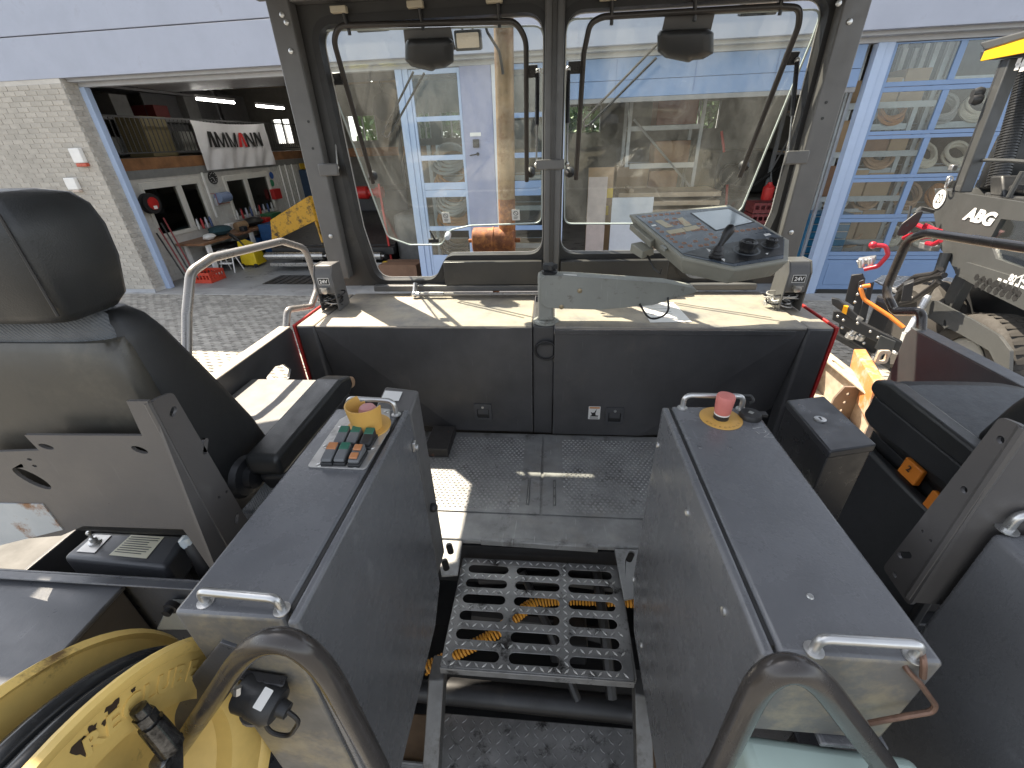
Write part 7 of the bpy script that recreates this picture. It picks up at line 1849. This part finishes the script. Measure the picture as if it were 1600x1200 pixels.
# lower cover with honeycomb vent
low = [(1503, 407), (1516, 410), (1700, 470), (1700, 530), (1600, 474), (1545, 446), (1502, 430)]
aplate('belt_cover', [(1508, 409), (1700, 468), (1700, 530), (1598, 484), (1545, 458), (1498, 432)], .03, .03, gg, fil=.02)
hx = MB()
for r in range(3):
    for k in range(7):
        a = oa(1526 + k * 10 + (5 if r % 2 else 0), 433 + r * 6.2 + (k * 10) * .33, .0315); R = .036
        hx.plate([(R * cos(pi / 6 + j * pi / 3), R * sin(pi / 6 + j * pi / 3)) for j in range(6)], [], AN * .001, a, AD, Z_)
obj('honeycomb_vent', hx, black_m, pk, kind='stuff')
obj('sound_text', text_mb(MB(), '80', .09, oa(1582, 435, .033), -AD, Z_, bold=.002), M('letter_white', (.75, .75, .73)), pk)
m_ = MB()
for k in range(5): a = oa(1562 + k * 9, 437 + k * 3, .033); m_.plate([(-.025, -.01), (.025, -.01), (.025, .012), (-.025, .012)], [], AN * .001, a, AD, Z_)
for a in (((1590, 434), (1600, 430)), ((1598, 432), (1592, 446)), ((1598, 438), (1606, 448))): m_.tube([oa(*a[0], .034), oa(*a[1], .034)], .008, 5)
obj('small_print', m_, M('letter_white', (.75, .75, .73)), pk, kind='stuff')
aplate('amber_reflector', [(1459, 483), (1472, 488), (1471, 494), (1458, 489)], .06, .02, M('amber', (.8, .35, .02), .3), bevel=.002)
# canopy and its post
cp0 = [(1532, 88), (1700, 40), (1700, 62), (1534, 96)]
ca_ = [oa(1529, 67, .05), oa(1760, 4, .05), oa(1760, 12, .05), oa(1537, 80, .05)]
obj('canopy', MB().prism(ca_, -AN * 2.0), gg, pk, bevel=.02)
aplate('canopy_stripe', [(1538, 80), (1760, 12), (1760, 52), (1531, 96)], .056, .02, M('canopy_yellow', (.85, .45, .01), .4, var=.05))
obj('canopy_edge', MB().prism([oa(1530, 95, .0), oa(1620, 84, .0), oa(1620, 72, .0), oa(1532, 80, .0)], -AN * .4), gd, pk, bevel=.01)
pa, pb = oa(1572, 92, 0), oa(1494, 300, 0)
w_ = AD * .062
obj('canopy_post', MB().prism([pb - w_, pb + w_, pa + w_, pa - w_], -AN * .12), gg, pk, bevel=.012)
obj('post_dark_rail', MB().prism([pb + w_ * 1.05, pb + w_ * 1.5, pa + w_ * 1.5, pa + w_ * 1.05], -AN * .12), gd, pk, bevel=.006)  # darker strip along one edge of the post
for a, c in ((1592, 96), (1600, 98), (1590, 104), (1598, 106)): obj('sticker', MB().plate([(-.03, -.03), (.03, -.03), (.03, .03), (-.03, .03)], [], AN * .002, oa(a, c, -.02), AD, Z_), white_m, pk)
obj('rear_lamp', MB().lathe(oa(1535, 145, .02), AN, [(.05, 0), (.06, .04), (.04, .09)], 14).lathe(oa(1533, 155, .02), AN, [(.05, 0), (.06, .04), (.04, .09)], 14), gd, pk)
# ribbed exhaust hose
m_ = MB(); h0, h1_ = oa(1612, 96, -.5), oa(1556, 292, -.5)
for k in range(44):
    q = h0.lerp(h1_, k / 44); q2 = h0.lerp(h1_, (k + .6) / 44); m_.cyl(q, q2, .095, seg=12)
m_.cyl(h0, h1_, .08, seg=12)
obj('ribbed_hose', m_, gd, pk)
obj('hose_clamp_box', MB().prism([oa(1546, 276, -.4), oa(1566, 274, -.4), oa(1568, 308, -.4), oa(1546, 306, -.4)], -AN * .3), gd, pk, bevel=.02)
# operator seat of the parked paver
m_ = MB(); m_.smooth = True; sc = oa(1600, 235, -.75)
L_ = []
for z, r1, r2 in ((-.42, .22, .10), (-.38, .27, .13), (-.1, .28, .14), (.22, .26, .12), (.30, .20, .08)):
    L_.append([tuple(sc + AD * a + AN * c + V((0, 0, z))) for a, c in [(r2 * math.copysign(abs(cos(t)) ** .5, cos(t)), r1 * math.copysign(abs(sin(t)) ** .5, sin(t))) for t in [2 * pi * j / 20 for j in range(20)]]])
m_.loft(L_); obj('seat_back', m_, vinyl, pk, angle=70)
m_ = MB().prism([oa(1572, 288, -.45), oa(1640, 296, -.45), oa(1640, 312, -.45), oa(1570, 304, -.45)], -AN * .5); obj('seat_cushion', m_, vinyl_side, pk, bevel=.04)
obj('arm_tube', MB().tube(fillet([oa(1512, 272, -.1), oa(1518, 250, -.1), oa(1580, 251, -.1), oa(1640, 256, -.1)], .08), .018, 8), gg, pk)
obj('arm_tube', MB().cyl(oa(1598, 268, -.1), oa(1576, 308, -.1), .022, seg=8), gg, pk)
# cable clips at the post foot
m_ = MB().ring(oa(1480, 286, .06), AN + AD * .3, .055, .008, 18, 6).ring(oa(1484, 280, .06), AD, .03, .008, 14, 6); obj('hook_chain', m_, zinc, pk)
obj('lamp_bracket', MB().box(oa(1489, 262, .03) - V((.03, .03, .03)), oa(1489, 262, .03) + V((.03, .03, .03))), zinc, pk, bevel=.008)
# fender arm and wheel
fa_ = [(1448, 468), (1462, 470), (1520, 500), (1560, 524), (1578, 548), (1576, 590), (1560, 600), (1556, 570), (1545, 548), (1500, 522), (1446, 494)]
aplate('fender_arm', fa_, .10, .03, gg, fil=.03, holes=[[(1476 + 2.2 * cos(t * pi / 5), 507 + 8 * sin(t * pi / 5)) for t in range(10)]])
# rear wheel: find its place on the parked machine's side, tyre standing on the yard
wr = .62
wc = None
for k in range(200):
    off = -.02; x = 1480 + k; 
    q = oa(x, 545, -.20)
    if wc is None and x >= 1556: wc = V((q.x, q.y, -2.95 + wr))
wh_ = obj('wheel', MB().lathe(wc - AN * .12, AN, [(wr * .58, 0), (wr * .80, -.015), (wr * .93, .01), (wr * .985, .05), (wr, .08), (wr, .23), (wr * .985, .29), (wr * .93, .33), (wr * .80, .355), (wr * .60, .34), (wr * .58, .30), (wr * .56, .2)], 48, cap=False), M('tyre', (.040, .036, .031), .8, var=.15, dust=TAN, damt=.2), pk)
m_ = MB()
for k in range(40):
    th = 2 * pi * k / 40; rad = AD * cos(th) + Z_ * sin(th); tn = AD * -sin(th) + Z_ * cos(th)
    for s_ in (-1, 1):
        b_ = wc + rad * wr; a = b_ + AN * (.075 * s_ + .035) ; q = [a + tn * .02 - AN * .06, a - tn * .02 - AN * .06, a - tn * .02 + AN * .06 + tn * .02 * s_, a + tn * .02 + AN * .06 + tn * .02 * s_]
        m_.prism(q, rad * .006)
obj('tread_lugs', m_, M('tyre', (.045, .042, .038)), wh_, kind='stuff')
obj('rim', MB().lathe(wc - AN * .0, AN, [(wr * .57, .22), (wr * .54, .22), (wr * .50, .12), (wr * .44, .10), (wr * .28, .14), (wr * .22, .20), (wr * .20, .24), (.02, .25)], 40), M('rim_grey', (.28, .28, .26), .5, .2, var=.1, dust=TAN, damt=.35), wh_)
m_ = MB()
for k in range(10): th = 2 * pi * k / 10; m_.cyl(wc + AN * .12 + (AD * cos(th) + Z_ * sin(th)) * wr * .34, wc + AN * .16 + (AD * cos(th) + Z_ * sin(th)) * wr * .34, .02, seg=6)
obj('wheel_nuts', m_, zinc, wh_)
for t_ in (1.25,):
    w2 = wc + AD * t_
    obj('front_wheel', MB().lathe(w2 - AN * .22, AN, [(wr * .58, 0), (wr * .80, -.015), (wr, .11), (wr, .33), (wr * .80, .455), (wr * .56, .4)], 40), M('tyre', (.045, .042, .038)), pk)
# black auger / strut below the body
obj('strut', MB().prism([oa(1493, 428, -.1), oa(1512, 430, -.1), oa(1476, 500, -.1), oa(1458, 496, -.1)], -AN * .1), gg, pk, bevel=.01)
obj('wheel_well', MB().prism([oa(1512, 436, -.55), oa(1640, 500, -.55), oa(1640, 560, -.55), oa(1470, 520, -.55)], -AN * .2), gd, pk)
obj('hydraulic_cylinder', MB().cyl(oa(1478, 395, .05), oa(1464, 436, .05), .052, seg=14), gg, pk)
obj('cylinder_rod', MB().cyl(oa(1464, 436, .05), oa(1438, 482, .05), .026, seg=12), steel, pk)
obj('steel_pipe', MB().cyl(oa(1450, 462, .16), oa(1418, 520, .30), .036, seg=14), M('bright_zinc', (.75, .76, .76), .35, .5, var=.1), pk)
obj('pipe_foot', MB().cyl(oa(1418, 520, .30), oa(1408, 546, .30), .05, .04, 14).box(oa(1408, 548, .30) - V((.12, .08, .015)), oa(1408, 548, .30) + V((.12, .08, .02))), M('bright_zinc', (.75, .76, .76)), pk, bevel=.006)
# screed: walkway, side plate, uprights
zsW = 1.35
W1 = [AZ(a, c, -1.95) for a, c in ((1366, 440), (1378, 432), (1488, 436), (1494, 446), (1470, 468), (1420, 470))]
obj('screed_walkway', MB().prism(W1, (0, 0, .02)), chk_alu, pk)
m_ = MB()
def inpoly(x, y):
    n = len(W1); c = False
    for i in range(n):
        a, b_ = W1[i], W1[i - 1]
        if (a.y > y) != (b_.y > y) and x < (b_.x - a.x) * (y - a.y) / (b_.y - a.y) + a.x: c = not c
    return c
xs = [v.x for v in W1]; ys = [v.y for v in W1]
obj('raised_bars', bars(min(xs), max(xs), min(ys), max(ys), -1.929, lambda x, y: not inpoly(x, y), .075, .055, .02, .004), tread_hi, pk, kind='stuff')
# near end plate of the screed
sc_o = AZ(1330, 520, -2.75)
def ow(a, c, d=0.0):            # a vertical plane through the screed end, facing us and a little left
    return AP(a, c, V((3.55, 4.9, 0)) + V((-.55, -.83, 0)) * d, V((-.55, -.83, 0)))
def splate(name, px, th, mat, d=0.0, bevel=.005, holes=()):
    P = [ow(a, c, d) for a, c in px]; nrm = V((-.55, -.83, 0)).normalized()
    return obj(name, MB().prism(P, -nrm * th), mat, pk, bevel=bevel)
splate('end_plate', [(1320, 470), (1330, 430), (1348, 428), (1352, 438), (1344, 452), (1336, 480)], .04, gd)
splate('upright', [(1342, 440), (1352, 436), (1344, 494), (1332, 490)], .05, gd, .02)
splate('upright', [(1356, 444), (1366, 442), (1352, 504), (1340, 500)], .05, gd, .04)
splate('upright', [(1370, 470), (1398, 478), (1380, 520), (1354, 510)], .25, gd, .0)
splate('push_bar', [(1299, 466), (1310, 468), (1340, 494), (1336, 502), (1300, 476)], .05, gd, .25)
splate('push_bar', [(1302, 486), (1312, 488), (1410, 536), (1404, 552), (1300, 500)], .07, gd, .22)
splate('push_bar_end', [(1376, 524), (1400, 534), (1392, 556), (1366, 544)], .07, gg, .24)
splate('skid_plate', [(1304, 520), (1390, 570), (1390, 578), (1304, 530)], .3, gd, .1)
splate('skid_frame', [(1310, 500), (1390, 545), (1386, 566), (1312, 520)], .25, gd, .02)
m_ = MB()
for a, c in ((1309, 494), (1318, 500), (1340, 505), (1360, 518), (1372, 527), (1330, 525), (1350, 536), (1376, 550), (1316, 512), (1345, 448), (1340, 460), (1336, 472)):
    m_.ball(ow(a, c, .27), .016, 8)
obj('bolts', m_, steel, pk, kind='stuff')
for a, c in ((1331, 522), (1337, 504), (1370, 556), (1345, 524)): obj('adjuster', MB().cyl(ow(a, c, .12), ow(a + 8, c - 8, .12), .035, seg=12).cyl(ow(a - 4, c + 6, .12), ow(a, c, .12), .05, seg=12), zinc, pk)
obj('amber_marker', MB().prism([ow(1318, 478, .28), ow(1325, 480, .28), ow(1322, 492, .28), ow(1315, 488, .28)], V((.03, .04, 0))), M('amber', (.8, .35, .02)), pk)
obj('orange_hose', MB().tube(fillet([ow(1360, 446, .06), ow(1344, 448, .08), ow(1350, 468, .10), ow(1390, 494, .16), ow(1412, 512, .2)], .12), .021, 10), M('hose_orange_bright', (.75, .22, .03), .5), pk)
obj('red_handle', MB().tube(fillet([ow(1364, 383, .05), ow(1384, 384, .05), ow(1388, 398, .05), ow(1372, 416, .05), ow(1350, 421, .05)], .06), .022, 10).ball(ow(1364, 383, .05), .038, 10), M('handle_red', (.40, .014, .03), .35), pk)
obj('zinc_clamp', MB().prism([ow(1338, 408, .0), ow(1366, 404, .0), ow(1366, 412, .0), ow(1340, 414, .0)], (.12, .16, 0)).cyl(ow(1346, 404, 0), ow(1346, 418, 0), .03, seg=10).cyl(ow(1360, 403, 0), ow(1360, 416, 0), .03, seg=10), zinc, pk, bevel=.006)
for pts in (((1404, 452), (1430, 432), (1460, 428), (1470, 420)), ((1404, 458), (1424, 444), (1456, 434), (1472, 428)), ((1400, 470), (1408, 452), (1440, 436), (1476, 430)), ((1408, 474), (1426, 470), (1452, 452), (1468, 440))):
    obj('hydraulic_hose', MB().tube(fillet([oa(a, c, .35) for a, c in pts], .15), .03, 8), seal, pk)
splate('valve_stack', [(1412, 446), (1428, 440), (1424, 470), (1408, 472)], .15, gd, -.2)
# black paddle mirror with red bars at the body edge
mp = oa(1416, 357, .45)
obj('mirror_paddle', MB().prism([mp + V((a * .9, 0, c)) for a, c in fillet2([(-.10, -.09), (.03, -.08), (.12, .04), (.13, .20), (.05, .18), (-.08, .05)], .05, 4)], (.03, .05, 0)), gd, pk, bevel=.01)
obj('mirror_rod', MB().cyl(mp + V((.0, 0, .02)), oa(1423, 322, .45), .014, seg=8), gd, pk)
obj('mirror_bracket', MB().tube(fillet([oa(1430, 334, .4), oa(1438, 325, .3), oa(1458, 330, .1)], .06), .022, 8), gg, pk)
for pts in (((1434, 334), (1430, 350), (1448, 358), (1466, 360)), ((1446, 352), (1466, 362)), ((1424, 366), (1412, 372)), ((1440, 372), (1462, 368), (1470, 360)), ((1448, 380), (1458, 382), (1470, 376))):
    obj('red_guard_bar', MB().tube(fillet([oa(a, c, .25) for a, c in pts], .04), .024, 8), M('handle_red', (.65, .02, .06)), pk)
obj('knee_block', MB().prism([oa(1436, 378, .1), oa(1456, 384, .1), oa(1452, 392, .1), oa(1434, 388, .1)], -AN * .1), zinc, pk, bevel=.01)
